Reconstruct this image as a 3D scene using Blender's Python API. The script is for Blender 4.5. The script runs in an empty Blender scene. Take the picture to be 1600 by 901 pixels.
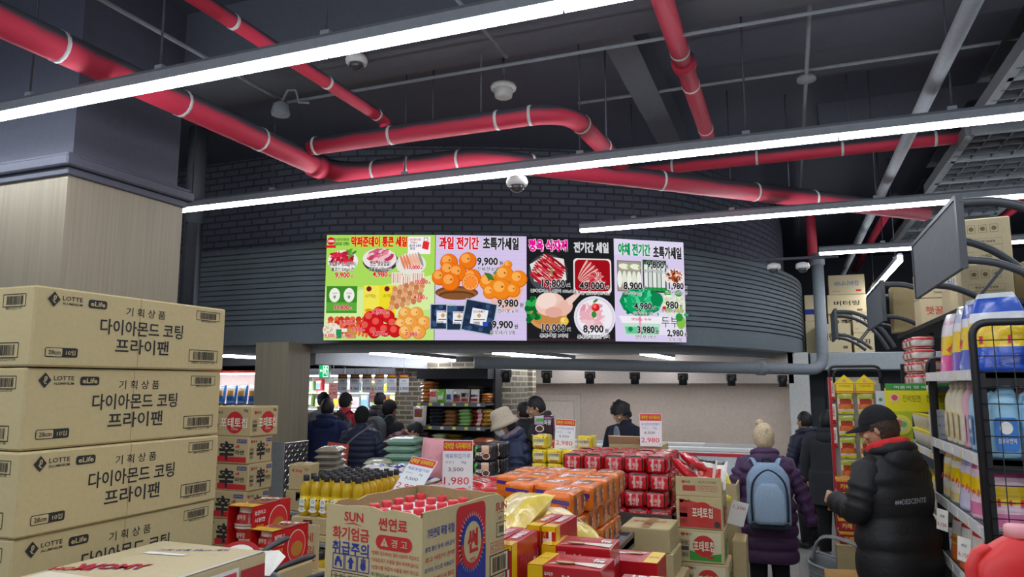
import bpy, bmesh, math, random
from mathutils import Matrix, Vector, Euler, noise

SC = bpy.context.scene
COL = SC.collection
PI = math.pi
rnd = random.Random(7)

# ---------------------------------------------------------------- camera, world, exposure
HEAD = math.radians(21.07)            # the lens looks this far to the west of the aisle direction (+Y)
cam_data = bpy.data.cameras.new('camera')
cam_data.sensor_width = 36.0
cam_data.lens = 36.0 * 1119.5 / 1600.0
cam_data.clip_start = 0.05
camera = bpy.data.objects.new('camera', cam_data)
COL.objects.link(camera)
camera.location = (0, 0, 1.85)
camera.rotation_euler = Euler((math.radians(90 + 7.531), 0, HEAD), 'XYZ')
SC.camera = camera

world = bpy.data.worlds.new('shop_air')
SC.world = world
world.use_nodes = True
bg = world.node_tree.nodes['Background']
bg.inputs[0].default_value = (0.80, 0.88, 1.0, 1)
bg.inputs[1].default_value = 0.30
SC.view_settings.view_transform = 'Standard'
SC.view_settings.look = 'None'
SC.view_settings.gamma = 1.0
SC.view_settings.use_curve_mapping = False
SC.view_settings.exposure = 0.60
LAMP = 22.0                            # radiance of the linear LED lamps
SCREEN = 0.62                          # radiance of the video wall

# ---------------------------------------------------------------- materials
def lin(c):
    if isinstance(c, str):
        c = c.lstrip('#'); c = tuple(int(c[i:i+2], 16) for i in (0, 2, 4))
    r = []
    for v in c[:3]:
        v = v / 255.0
        r.append(v / 12.92 if v <= 0.04045 else ((v + 0.055) / 1.055) ** 2.4)
    return tuple(r)

MATS = {}
KIND = {  # roughness, metallic, bump, noise scale, colour variation, coat
    'card':  (0.85, 0, 0.05, 60, 0.03, 0),
    'paint': (0.65, 0, 0.06, 25, 0.06, 0),
    'film':  (0.22, 0, 0.25, 28, 0.06, 0.5),
    'gloss': (0.30, 0, 0.02, 12, 0.03, 0.3),
    'plas':  (0.45, 0, 0.03, 20, 0.04, 0),
    'cloth': (0.90, 0, 0.25, 90, 0.10, 0),
    'puff':  (0.60, 0, 0.20, 40, 0.10, 0),
    'metal': (0.35, 1, 0.03, 30, 0.06, 0),
    'ink':   (0.80, 0, 0.0, 10, 0.0, 0),
    'skin':  (0.55, 0, 0.05, 40, 0.05, 0),
    'hair':  (0.55, 0, 0.50, 60, 0.20, 0),
}
def M(c, kind='card'):
    key = (c if isinstance(c, str) else tuple(c), kind)
    if key in MATS: return MATS[key]
    m = bpy.data.materials.new('%s_%s' % (kind, str(c).strip('#()').replace(', ', '_')))
    m.use_nodes = True
    nt = m.node_tree; b = nt.nodes['Principled BSDF']
    ro, me, bu, sc, va, co = KIND[kind]
    b.inputs['Roughness'].default_value = ro
    b.inputs['Metallic'].default_value = me
    if co:
        b.inputs['Coat Weight'].default_value = co; b.inputs['Coat Roughness'].default_value = 0.12
    L = lin(c)
    b.inputs['Base Color'].default_value = L + (1,)
    if va or bu:
        tc = nt.nodes.new('ShaderNodeTexCoord'); nz = nt.nodes.new('ShaderNodeTexNoise')
        nz.inputs['Scale'].default_value = sc; nz.inputs['Detail'].default_value = 3
        nt.links.new(tc.outputs['Object'], nz.inputs['Vector'])
        if va:
            r = nt.nodes.new('ShaderNodeValToRGB')
            r.color_ramp.elements[0].position = .3; r.color_ramp.elements[1].position = .7
            r.color_ramp.elements[0].color = tuple(v * (1 - va) for v in L) + (1,)
            r.color_ramp.elements[1].color = tuple(min(1, v * (1 + va)) for v in L) + (1,)
            nt.links.new(nz.outputs['Fac'], r.inputs['Fac'])
            nt.links.new(r.outputs['Color'], b.inputs['Base Color'])
        if bu:
            bm = nt.nodes.new('ShaderNodeBump'); bm.inputs['Strength'].default_value = bu
            bm.inputs['Distance'].default_value = 0.02
            nt.links.new(nz.outputs['Fac'], bm.inputs['Height'])
            nt.links.new(bm.outputs['Normal'], b.inputs['Normal'])
    MATS[key] = m
    return m

def E(c, s=1.0, name='glow'):
    key = (c if isinstance(c, str) else tuple(c), 'emit', s)
    if key in MATS: return MATS[key]
    m = bpy.data.materials.new('%s_%s' % (name, str(c).strip('#()').replace(', ', '_')))
    m.use_nodes = True
    nt = m.node_tree; nt.nodes.clear()
    e = nt.nodes.new('ShaderNodeEmission'); o = nt.nodes.new('ShaderNodeOutputMaterial')
    e.inputs[0].default_value = lin(c) + (1,); e.inputs[1].default_value = s
    nt.links.new(e.outputs[0], o.inputs[0])
    MATS[key] = m
    return m

def special(name, fn):
    m = bpy.data.materials.new(name); m.use_nodes = True
    fn(m.node_tree, m.node_tree.nodes['Principled BSDF'])
    return m

# ---------------------------------------------------------------- text outlines (the built-in font, with its CJK fallback)
TXT = {}
def text_geo(s, bold):
    k = (s, bold)
    if k not in TXT:
        c = bpy.data.curves.new('lettering', 'FONT'); c.body = s; c.resolution_u = 2; c.offset = bold
        o = bpy.data.objects.new('lettering', c)
        m = bpy.data.meshes.new_from_object(o)
        vs = [tuple(v.co) for v in m.vertices]; fs = [tuple(p.vertices) for p in m.polygons]
        bpy.data.objects.remove(o); bpy.data.meshes.remove(m); bpy.data.curves.remove(c)
        x0 = min(v[0] for v in vs); x1 = max(v[0] for v in vs); y0 = min(v[1] for v in vs); y1 = max(v[1] for v in vs)
        w, h = max(1e-6, x1 - x0), max(1e-6, y1 - y0)
        up = fs and (lambda a, b, c: (b[0]-a[0])*(c[1]-a[1]) - (b[1]-a[1])*(c[0]-a[0]))(*[vs[i] for i in fs[0][:3]]) > 0
        if not up: fs = [f[::-1] for f in fs]
        TXT[k] = ([((v[0]-x0)/w - .5, (v[1]-y0)/h - .5) for v in vs], fs, w / h)
    return TXT[k]

# ---------------------------------------------------------------- mesh builder
class MB:
    def __init__(s): s.v = []; s.f = []; s.m = []; s.sm = []; s.T = Matrix.Identity(4); s.slots = []
    def slot(s, m):
        if m not in s.slots: s.slots.append(m)
        return s.slots.index(m)
    def add(s, vs, fs, m, smooth=False):
        o = len(s.v); T = s.T
        s.v += [tuple(T @ Vector(v)) for v in vs]
        if callable(m):
            for i, f in enumerate(fs):
                s.f.append([a + o for a in f]); s.m.append(s.slot(m(i))); s.sm.append(smooth)
        else:
            k = s.slot(m)
            for f in fs:
                s.f.append([a + o for a in f]); s.m.append(k); s.sm.append(smooth)
        return s
    def box(s, cx, cy, cz, sx, sy, sz, m, bevel=0, seg=1):
        if bevel:
            b = bmesh.new(); bmesh.ops.create_cube(b, size=1)
            for v in b.verts: v.co = Vector((v.co.x*sx + cx, v.co.y*sy + cy, v.co.z*sz + cz))
            bmesh.ops.bevel(b, geom=list(b.edges), offset=bevel, segments=seg, profile=.5, affect='EDGES')
            b.verts.index_update()
            s.add([tuple(v.co) for v in b.verts], [[v.index for v in f.verts] for f in b.faces], m, seg > 1)
            b.free(); return s
        x, y, z = sx/2, sy/2, sz/2
        vs = [(cx+a*x, cy+b*y, cz+c*z) for a in (-1, 1) for b in (-1, 1) for c in (-1, 1)]
        return s.add(vs, [(0,1,3,2),(4,6,7,5),(0,4,5,1),(2,3,7,6),(0,2,6,4),(1,5,7,3)], m)
    def bar(s, a, b, w, h, m, up=(0,0,1)):
        a, b = Vector(a), Vector(b); d = (b-a).normalized(); u = Vector(up)
        if abs(d.dot(u)) > .99: u = Vector((0,1,0))
        x = d.cross(u).normalized(); y = x.cross(d)
        vs = [p + x*(i*w/2) + y*(j*h/2) for p in (a, b) for i, j in ((-1,-1),(1,-1),(1,1),(-1,1))]
        return s.add(vs, [(3,2,1,0),(4,5,6,7),(0,1,5,4),(1,2,6,5),(2,3,7,6),(3,0,4,7)], m)
    def rings(s, rs, m, smooth=True, caps=True, closed=False):
        n = len(rs[0]); vs = [p for r in rs for p in r]; fs = []
        K = len(rs)
        for i in range(K if closed else K-1):
            j = (i+1) % K
            for k in range(n):
                l = (k+1) % n
                fs.append((i*n+k, i*n+l, j*n+l, j*n+k))
        if caps and not closed:
            fs.append(tuple(range(n))[::-1]); fs.append(tuple((K-1)*n + k for k in range(n)))
        return s.add(vs, fs, m, smooth)
    def tube(s, path, r, m, n=10, caps=True, flat=1.0, smooth=True, mod=None, closed=False):
        P = [Vector(p) for p in path]; K = len(P); rs = []
        R = r if isinstance(r, (list, tuple)) else [r]*K
        prev = None
        for i in range(K):
            if closed: d = P[(i+1) % K] - P[i-1]
            else: d = P[min(i+1, K-1)] - P[max(i-1, 0)]
            d.normalize()
            if prev is None:
                u = Vector((0,0,1)) if abs(d.z) < .9 else Vector((0,1,0))
                x = d.cross(u).normalized()
            else:
                x = prev - d*prev.dot(d)
                x = x.normalized() if x.length > 1e-6 else d.orthogonal().normalized()
            prev = x; y = d.cross(x)
            rr = R[i]
            rs.append([P[i] + x*(rr*math.cos(2*PI*k/n)) + y*(rr*flat*math.sin(2*PI*k/n)) for k in range(n)])
        return s.rings(rs, m, smooth, caps, closed)
    def lathe(s, prof, m, n=14, cx=0, cy=0, smooth=True, sx=1, sy=1):
        K = len(prof); vs = []; fs = []
        for r, z in prof:
            for k in range(n):
                a = 2*PI*k/n; vs.append((cx + r*sx*math.cos(a), cy + r*sy*math.sin(a), z))
        idx = []
        for i in range(K-1):
            for k in range(n):
                l = (k+1) % n; fs.append((i*n+k, i*n+l, (i+1)*n+l, (i+1)*n+k)); idx.append(i)
        fs.append(tuple(range(n))[::-1]); idx.append(0); fs.append(tuple((K-1)*n+k for k in range(n))); idx.append(K-2)
        mm = (lambda i: m(idx[i])) if callable(m) else m
        return s.add(vs, fs, mm, smooth)
    def ell(s, c, r, m, nu=14, nv=9, rot=None, fn=None):
        vs = []; fs = []
        R = Euler(rot).to_matrix() if rot else None
        for i in range(nv+1):
            th = PI*i/nv
            for k in range(nu):
                a = 2*PI*k/nu
                p = Vector((r[0]*math.sin(th)*math.cos(a), r[1]*math.sin(th)*math.sin(a), -r[2]*math.cos(th)))
                if fn: p = fn(p)
                if R: p = R @ p
                vs.append(p + Vector(c))
        for i in range(nv):
            for k in range(nu):
                l = (k+1) % nu; fs.append((i*nu+k, i*nu+l, (i+1)*nu+l, (i+1)*nu+k))
        return s.add(vs, fs, m, True)
    def pillow(s, w, l, h, m, nu=12, nv=12, wr=.06, seed=0, z0=0, a=3.0, flatb=.45, tilt=None):
        """a filled bag lying flat; m may be a function of (u, v, top)"""
        vs = []; fs = []; ms = []
        def pt(i, j, sgn):
            u = -1 + 2*i/nu; v = -1 + 2*j/nv
            q = max(0., (1-abs(u)**a) * (1-abs(v)**a)) ** .5
            nz = noise.noise(Vector((u*2.1+seed*3.7, v*2.1, seed*1.3 + sgn))) * wr
            nz += noise.noise(Vector((u*6+seed, v*6, seed*2.1 + sgn*3))) * wr * .6
            pull = 1 - .05*q
            z = h*(1-flatb)*q*(1+nz*3) if sgn > 0 else -h*flatb*min(1, q*1.6)
            return (w/2*u*pull + nz*.02*w, l/2*v*pull, z0 + h*flatb + z)
        for i in range(nu+1):
            for j in range(nv+1): vs.append(pt(i, j, 1))
        N = (nu+1)*(nv+1)
        for i in range(nu+1):
            for j in range(nv+1): vs.append(pt(i, j, -1))
        for i in range(nu):
            for j in range(nv):
                u = -1 + (2*i+1)/nu; v = -1 + (2*j+1)/nv
                a0, b0, c0, d0 = i*(nv+1)+j, (i+1)*(nv+1)+j, (i+1)*(nv+1)+j+1, i*(nv+1)+j+1
                fs.append((a0, b0, c0, d0)); ms.append(m(u, v, True) if callable(m) else m)
                fs.append((N+d0, N+c0, N+b0, N+a0)); ms.append(m(u, v, False) if callable(m) else m)
        return s.add(vs, fs, lambda i: ms[i], True)
    # ---- flat printing on a face: frame(origin, xdir, ydir) then rect / text / disc in metres
    def frame(s, o, x, y):
        s.fo = Vector(o); s.fx = Vector(x).normalized(); s.fy = Vector(y).normalized(); s.fn = s.fx.cross(s.fy); s.lo = .0012
        return s
    def P(s, u, v, L=1): return s.fo + s.fx*u + s.fy*v + s.fn*(s.lo*L)
    def poly(s, pts, m, L=1): return s.add([s.P(u, v, L) for u, v in pts], [tuple(range(len(pts)))], m)
    def rect(s, u, v, w, h, m, L=1): return s.poly([(u-w/2, v-h/2), (u+w/2, v-h/2), (u+w/2, v+h/2), (u-w/2, v+h/2)], m, L)
    def rrect(s, u, v, w, h, r, m, L=1):
        pts = []
        for cx, cy, a0 in ((u+w/2-r, v+h/2-r, 0), (u-w/2+r, v+h/2-r, 90), (u-w/2+r, v-h/2+r, 180), (u+w/2-r, v-h/2+r, 270)):
            for k in range(4):
                a = math.radians(a0 + 30*k); pts.append((cx + r*math.cos(a), cy + r*math.sin(a)))
        return s.poly(pts, m, L)
    def outline(s, u, v, w, h, t, m, L=1):
        s.rect(u, v+h/2, w+t, t, m, L); s.rect(u, v-h/2, w+t, t, m, L)
        s.rect(u-w/2, v, t, h, m, L); return s.rect(u+w/2, v, t, h, m, L)
    def disc(s, u, v, r, m, L=1, n=18, ry=None, a0=0, rot=0):
        ry = ry or r; c, q = math.cos(rot), math.sin(rot); pts = []
        for k in range(n):
            x, y = r*math.cos(2*PI*k/n+a0), ry*math.sin(2*PI*k/n+a0); pts.append((u + x*c - y*q, v + x*q + y*c))
        return s.poly(pts, m, L)
    def text(s, t, u, v, h, m, w=None, bold=.015, L=1, rot=0, outline=None, ow=.05, shear=0):
        if outline: s.text(t, u, v, h*(1+ow), outline, (w or h*text_geo(t, bold)[2]) + h*ow, bold+ow, L, rot, None, 0, shear); L += .5
        vs, fs, asp = text_geo(t, bold)
        w = w or h*asp; c, q = math.cos(rot), math.sin(rot)
        return s.add([s.P(u + (x*w + y*h*shear)*c - y*h*q, v + x*w*q + y*h*c, L) for x, y in vs], fs, m)
    def barcode(s, u, v, w, h, m, L=1, seed=1, box=True):
        r = random.Random(seed); x = -w*.36
        if box: s.outline(u, v, w, h, h*.06, m, L)
        while x < w*.36:
            b = r.choice((.008, .012, .02, .028))*w; s.rect(u+x+b/2, v, b, h*.72, m, L); x += b + r.choice((.01, .015, .02))*w
        return s
    def obj(s, name, parent=None, loc=(0,0,0), rot=(0,0,0), label=None):
        me = bpy.data.meshes.new(name); me.from_pydata(s.v, [], s.f)
        for m in s.slots: me.materials.append(m)
        me.polygons.foreach_set('material_index', s.m); me.polygons.foreach_set('use_smooth', s.sm)
        me.update()
        o = bpy.data.objects.new(name, me); COL.objects.link(o)
        o.location = loc; o.rotation_euler = rot
        if parent: o.parent = parent
        if label: o['label'] = label
        return o

def rgrid(n): return [-1 + (2*i+1)/n for i in range(n)]

def tag(o, label, cat, group=None):
    o['label'] = label; o['category'] = cat
    if group: o['group'] = group
    return o
def thing(name, label, cat, loc=(0,0,0), rz=0, group=None):
    o = bpy.data.objects.new(name, None); COL.objects.link(o); o.empty_display_size = .1
    o.location = loc; o.rotation_euler = (0, 0, rz)
    return tag(o, label, cat, group)
def struct(o): o['kind'] = 'structure'; return o
def dup(root, loc, rot=None, label=None, group=None, scale=None):
    r = root.copy(); COL.objects.link(r); r.location = loc
    if rot is not None: r.rotation_euler = rot if isinstance(rot, (tuple, list)) else (0, 0, rot)
    if label: r['label'] = label
    if group: r['group'] = group
    if scale: r.scale = scale
    for ch in root.children:
        c = ch.copy(); COL.objects.link(c); c.parent = r
        for g in ch.children:
            d = g.copy(); COL.objects.link(d); d.parent = c
    return r
class Proto:
    """first use places the built thing itself, every later use a copy"""
    def __init__(s, o): s.o = o; s.used = False
    def put(s, loc, rot=0, label=None, group=None, scale=None):
        if s.used: return dup(s.o, loc, rot, label, group, scale)
        s.used = True; o = s.o; o.location = loc; o.rotation_euler = rot if isinstance(rot, (tuple, list)) else (0, 0, rot)
        if label: o['label'] = label
        if group: o['group'] = group
        if scale: o.scale = scale
        return o
ORD = ['first', 'second', 'third', 'fourth', 'fifth', 'sixth', 'seventh', 'eighth', 'ninth', 'tenth', 'eleventh', 'twelfth', 'thirteenth', 'fourteenth']

def catmull(P, n=8):
    P = [Vector(p) for p in P]; out = []
    for i in range(len(P)-1):
        a = P[max(i-1, 0)]; b = P[i]; c = P[i+1]; d = P[min(i+2, len(P)-1)]
        for k in range(n):
            t = k/n
            out.append(.5*((2*b) + (c-a)*t + (2*a-5*b+4*c-d)*t*t + (3*b-a-3*c+d)*t**3))
    out.append(P[-1]); return out
def fillet(P, r, n=6):
    """round the corners of a polyline"""
    P = [Vector(p) for p in P]; out = [P[0]]
    for i in range(1, len(P)-1):
        a = (P[i-1]-P[i]).normalized(); b = (P[i+1]-P[i]).normalized()
        ang = a.angle(b); d = min(r/math.tan(ang/2), (P[i-1]-P[i]).length*.45, (P[i+1]-P[i]).length*.45)
        p, q = P[i]+a*d, P[i]+b*d
        for k in range(n+1):
            t = k/n; out.append(p*(1-t)**2 + P[i]*2*t*(1-t) + q*t*t)
    out.append(P[-1]); return out

# ================================================================ THE SETTING
def wood(nt, b):
    tc = nt.nodes.new('ShaderNodeTexCoord'); mp = nt.nodes.new('ShaderNodeMapping'); nz = nt.nodes.new('ShaderNodeTexNoise'); r = nt.nodes.new('ShaderNodeValToRGB')
    mp.inputs['Scale'].default_value = (38, 38, .7); nz.inputs['Scale'].default_value = 1.6; nz.inputs['Detail'].default_value = 5
    r.color_ramp.elements[0].position = .3; r.color_ramp.elements[1].position = .72
    r.color_ramp.elements[0].color = lin('#8b826f') + (1,); r.color_ramp.elements[1].color = lin('#9b917d') + (1,)
    nt.links.new(tc.outputs['Object'], mp.inputs[0]); nt.links.new(mp.outputs[0], nz.inputs['Vector'])
    nt.links.new(nz.outputs['Fac'], r.inputs[0]); nt.links.new(r.outputs[0], b.inputs['Base Color'])
    b.inputs['Roughness'].default_value = .55
WOOD = special('laminate_wood', wood)
def brick(c1, c2, mort, scale, bw, bh, bump):
    def fn(nt, b):
        uv = nt.nodes.new('ShaderNodeUVMap'); t = nt.nodes.new('ShaderNodeTexBrick'); bp = nt.nodes.new('ShaderNodeBump')
        t.inputs['Color1'].default_value = lin(c1) + (1,); t.inputs['Color2'].default_value = lin(c2) + (1,); t.inputs['Mortar'].default_value = lin(mort) + (1,)
        t.inputs['Scale'].default_value = scale; t.inputs['Brick Width'].default_value = bw; t.inputs['Row Height'].default_value = bh
        t.inputs['Mortar Size'].default_value = .012; t.inputs['Mortar Smooth'].default_value = .2
        nt.links.new(uv.outputs[0], t.inputs['Vector']); nt.links.new(t.outputs['Color'], b.inputs['Base Color'])
        inv = nt.nodes.new('ShaderNodeMath'); inv.operation = 'SUBTRACT'; inv.inputs[0].default_value = 1
        nt.links.new(t.outputs['Fac'], inv.inputs[1]); nt.links.new(inv.outputs[0], bp.inputs['Height'])
        bp.inputs['Strength'].default_value = bump; bp.inputs['Distance'].default_value = .02
        nt.links.new(bp.outputs[0], b.inputs['Normal']); b.inputs['Roughness'].default_value = .7
    return fn
DARKBRICK = special('painted_dark_brick', brick('#565a67', '#5e6270', '#3b3e49', 1, .24, .085, .9))
TANBRICK = special('tan_brick_tile', brick('#8f8570', '#6d6656', '#b9b19d', 1, .23, .075, .8))
def floor_nodes(nt, b):
    tc = nt.nodes.new('ShaderNodeTexCoord'); t = nt.nodes.new('ShaderNodeTexBrick'); nz = nt.nodes.new('ShaderNodeTexNoise'); mx = nt.nodes.new('ShaderNodeMixRGB')
    t.offset = 0; t.inputs['Scale'].default_value = 1; t.inputs['Brick Width'].default_value = .6; t.inputs['Row Height'].default_value = .6; t.inputs['Mortar Size'].default_value = .003
    t.inputs['Color1'].default_value = lin('#a3a19d') + (1,); t.inputs['Color2'].default_value = lin('#9c9a97') + (1,); t.inputs['Mortar'].default_value = lin('#6e6d6b') + (1,)
    nz.inputs['Scale'].default_value = 7; nz.inputs['Detail'].default_value = 5
    mx.blend_type = 'MULTIPLY'; mx.inputs[0].default_value = .35
    nt.links.new(tc.outputs['Object'], t.inputs['Vector']); nt.links.new(tc.outputs['Object'], nz.inputs['Vector'])
    nt.links.new(t.outputs['Color'], mx.inputs[1]); nt.links.new(nz.outputs['Color'], mx.inputs[2]); nt.links.new(mx.outputs[0], b.inputs['Base Color'])
    b.inputs['Roughness'].default_value = .32
FLOOR = special('polished_grey_tiles', floor_nodes)
DARK = M('#4f5260', 'paint'); DARK2 = M('#444754', 'paint'); SLATE = M('#6a747b', 'paint'); LGREY = M('#b4b9bd', 'paint')
SOFFIT = M('#9a9a98', 'paint'); BEIGE = M('#c9b9aa', 'paint'); BLACK = M('#17181b', 'plas'); STEEL = M('#8d9298', 'metal')
WHITE = M('#e9e9e6', 'plas'); 
def dark_topside(nt, b):  # blends red into dark grey on upward-facing sides, with a noisy edge
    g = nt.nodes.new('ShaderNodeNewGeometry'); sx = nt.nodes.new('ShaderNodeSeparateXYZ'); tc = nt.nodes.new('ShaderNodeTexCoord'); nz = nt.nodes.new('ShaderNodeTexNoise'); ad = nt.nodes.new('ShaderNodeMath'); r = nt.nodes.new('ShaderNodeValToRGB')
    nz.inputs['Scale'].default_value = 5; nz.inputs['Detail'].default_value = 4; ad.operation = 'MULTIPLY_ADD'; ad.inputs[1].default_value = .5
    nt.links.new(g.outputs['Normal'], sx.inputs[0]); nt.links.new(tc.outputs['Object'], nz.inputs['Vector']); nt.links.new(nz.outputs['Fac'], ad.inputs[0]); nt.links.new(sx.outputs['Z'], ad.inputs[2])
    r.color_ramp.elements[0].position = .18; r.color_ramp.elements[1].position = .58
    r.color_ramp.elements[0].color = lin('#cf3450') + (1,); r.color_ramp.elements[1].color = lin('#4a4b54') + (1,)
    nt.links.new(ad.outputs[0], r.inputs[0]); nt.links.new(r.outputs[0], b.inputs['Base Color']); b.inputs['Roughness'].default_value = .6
RED_PAINT = special('red_paint_dark_topside', dark_topside); GREYPIPE = M('#8a8f96', 'paint'); STRAP = M('#d8d8d6', 'plas')

struct(MB().box(-3, 6, -.05, 22, 24, .1, FLOOR).obj('floor'))
struct(MB().box(-3, 6, 4.75, 22, 24, .1, DARK).obj('ceiling'))
struct(MB().box(-3, 17.9, 2.35, 22, .2, 4.9, DARK2).obj('wall_north'))
struct(MB().box(-13.9, 6, 2.35, .2, 24, 4.9, DARK2).obj('wall_west'))
struct(MB().box(7.9, 6, 2.35, .2, 24, 4.9, DARK2).obj('wall_east'))
def beam(cx, cy, sx, sy, z0): struct(MB().box(cx, cy, (z0+4.7)/2, sx, sy, 4.7-z0, M('#555863', 'paint')).obj('ceiling_beam'))
beam(-1.08, 6.4, .24, 3.3, 4.38)
beam(-3.0, 4.35, 21.6, .7, 4.25)
beam(4.1, 7.9, 7.4, .35, 4.3)

# pillar beside the carton stack: laminate below, a stepped moulding, dark paint above
b = MB(); b.box(-4.64, 3.54, 1.575, .92, .92, 3.15, WOOD); b.obj_ = struct(b.obj('pillar_laminate'))
b = MB(); b.box(-4.64, 3.54, 3.175, .96, .96, .05, DARK, .006); b.box(-4.64, 3.54, 3.235, 1.03, 1.03, .07, DARK, .01); b.box(-4.64, 3.54, 3.28, .99, .99, .02, DARK, .004)
struct(b.obj('trim_1'))
struct(MB().box(-4.68, 3.58, 3.99, .85, .85, 1.42, DARK).obj('pillar_upper'))

# pillar under the round fascia with its diamond plate guard
struct(MB().box(-5.45, 6.80, 1.155, .45, .40, 2.31, WOOD).obj('pillar_fascia'))
b = MB(); PLATE = M('#d2d2cc', 'metal')
b.box(-5.45, 6.80, .60, .48, .43, 1.2, PLATE, .004)
b.frame((-5.209, 6.80, 0), (0, 1, 0), (0, 0, 1)); b.lo = .002
for i in range(23):
    for j in range(8):
        u = -.205 + .41*(j+.5)/8; v = .03 + i*.0515; s_ = 1 if (i+j) % 2 else -1
        P_ = [(u-.021, v-.021*s_), (u-.005, v+.007*s_), (u+.021, v+.021*s_), (u+.005, v-.007*s_)]
        if s_ < 0: P_ = P_[::-1]
        vs = [b.P(p, q, 0) for p, q in P_] + [b.P(u-.006, v-.006*s_, 3.2), b.P(u+.006, v+.006*s_, 3.2)]
        b.add(vs, [(0,1,4),(1,2,5),(1,5,4),(2,3,5),(3,0,4),(3,4,5)], PLATE)
struct(b.obj('trim_2'))

# the round building corner: slatted fascia, brick above, soffit below
CURVE = [(-12.5,6.82),(-9,6.82),(-7,6.82),(-5.84,6.82),(-4.92,6.87),(-3.76,7.27),(-2.79,7.70),(-1.87,8.20),(-1.07,8.82),(-.545,9.69),(-.17,10.54),(.16,11.76),(.26,13.2),(.26,15)]
PATH = [Vector((p[0], p[1], 0)) for p in catmull([(x, y, 0) for x, y in CURVE], 7)]
def offset_path(P, d):
    """inward (away from the shop) by d"""
    out = []
    for i, p in enumerate(P):
        t = (P[min(i+1, len(P)-1)] - P[max(i-1, 0)]).normalized()
        out.append(p + Vector((-t.y, t.x, 0))*d)
    return out
def sweep(P, prof, m, name, smooth=False, uvs=False):
    """prof: list of (depth inward, z)"""
    offs = {d: offset_path(P, d) for d in {d for d, z in prof}}
    vs = [(offs[d][i].x, offs[d][i].y, z) for i in range(len(P)) for d, z in prof]
    K = len(prof); fs = []
    for i in range(len(P)-1):
        for k in range(K-1): fs.append((i*K+k, (i+1)*K+k, (i+1)*K+k+1, i*K+k+1))
    me = bpy.data.meshes.new(name); me.from_pydata(vs, [], fs); me.materials.append(m)
    if uvs:
        L = [0]
        for i in range(1, len(P)): L.append(L[-1] + (P[i]-P[i-1]).length)
        uv = me.uv_layers.new(name='UVMap')
        for lp in me.loops: uv.data[lp.index].uv = (L[lp.vertex_index // K], prof[lp.vertex_index % K][1])
    o = bpy.data.objects.new(name, me); COL.objects.link(o); return struct(o)
prof = [(.35, 2.3), (0, 2.3), (0, 2.52)]
z = 2.52
while z < 3.42:
    prof += [(.03, z), (.03, z+.014), (0, z+.02), (0, z+.062)]; z += .062
prof += [(.03, 3.46), (.03, 3.475), (.35, 3.475)]
sweep(PATH, prof, SLATE, 'wall_fascia')
sweep(PATH, [(.28, 3.40), (.28, 4.72)], DARKBRICK, 'wall_brick', uvs=True)
sweep(PATH, [(.32, 2.36), (.32, 2.21), (.46, 2.21), (.46, 2.3)], LGREY, 'trim_3')
inner = offset_path(PATH, .4)
sp = [(p.x, p.y) for p in inner]
me = MB(); me.add([(x, y, 2.30) for x, y in sp] + [(-12.5, 15, 2.30)], [tuple(range(len(sp)+1))[::-1]], SOFFIT)
me.add([(x, y, 2.38) for x, y in sp] + [(-12.5, 15, 2.38)], [tuple(range(len(sp)+1))], SOFFIT)
struct(me.obj('ceiling_soffit'))

# beige wall under the soffit with its shallow recess, service panel and side pier
b = MB()
b.box(-2.3, 11.75, 1.1, 4.7, .1, 2.2, BEIGE)
b.box(-2.3, 11.55, 2.075, 4.7, .3, .45, M('#b9aea4', 'paint'))
b.box(.12, 11.58, 1.15, .28, .36, 2.3, M('#c9cac6', 'paint'))
b.box(.22, 13.2, 1.15, .08, 3.2, 2.3, M('#c9cac6', 'paint'))
struct(b.obj('wall_recess'))
b = MB(); b.frame((-3.75, 11.7, 1.35), (1, 0, 0), (0, 0, 1))
for w, h, c, L in ((.95, .95, '#a99c8e', 3), (.93, .93, '#cfc2b5', 4), (.72, .72, '#a99c8e', 6), (.70, .70, '#d8cbbd', 7)): b.rect(0, -.15, w, h, M(c, 'paint'), L)
struct(b.obj('trim_4'))
# lintel ledge and dark door at the end of the aisle
struct(MB().box(1.5, 12.3, 2.18, 2.4, .8, .26, M('#9ea5aa', 'paint'), .01).obj('trim_5'))
b = MB(); b.box(1.5, 12.72, 1.05, 2.4, .06, 2.1, M('#3b4046', 'paint')); b.box(.55, 12.66, 1.0, .04, .06, 2.0, BLACK); b.box(.9, 12.67, 1.05, .03, .04, .2, STEEL)
struct(b.obj('door_1'))
# brick pier and brick tile wall by the grain shelves
def uvbox(name, x0, x1, y0, y1, z0, z1, m):
    me = bpy.data.meshes.new(name)
    vs = [(x, y, z) for z in (z0, z1) for x, y in ((x0, y0), (x1, y0), (x1, y1), (x0, y1))]
    fs = [(0,1,5,4),(1,2,6,5),(2,3,7,6),(3,0,4,7),(4,5,6,7)]
    me.from_pydata(vs, [], fs); me.materials.append(m); uv = me.uv_layers.new(name='UVMap')
    for p in me.polygons:
        for li in p.loop_indices:
            v = vs[me.loops[li].vertex_index]; uv.data[li].uv = ((v[0] if abs(p.normal.y) > .5 else v[1]), v[2])
    o = bpy.data.objects.new(name, me); COL.objects.link(o); return struct(o)
uvbox('pillar_brick', -3.86, -3.46, 8.95, 9.6, 0, 2.30, TANBRICK)
uvbox('wall_brick_tile', -5.95, -3.6, 10.2, 10.35, 0, 2.18, TANBRICK)
struct(MB().box(-5.50, 9.7, 2.19, .26, 4.8, .22, M('#a2a7ad', 'paint')).obj('soffit_beam'))
struct(MB().box(-8.0, 9.5, 2.22, 4.6, .3, .16, M('#6e7276', 'paint')).obj('soffit_beam'))

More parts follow.
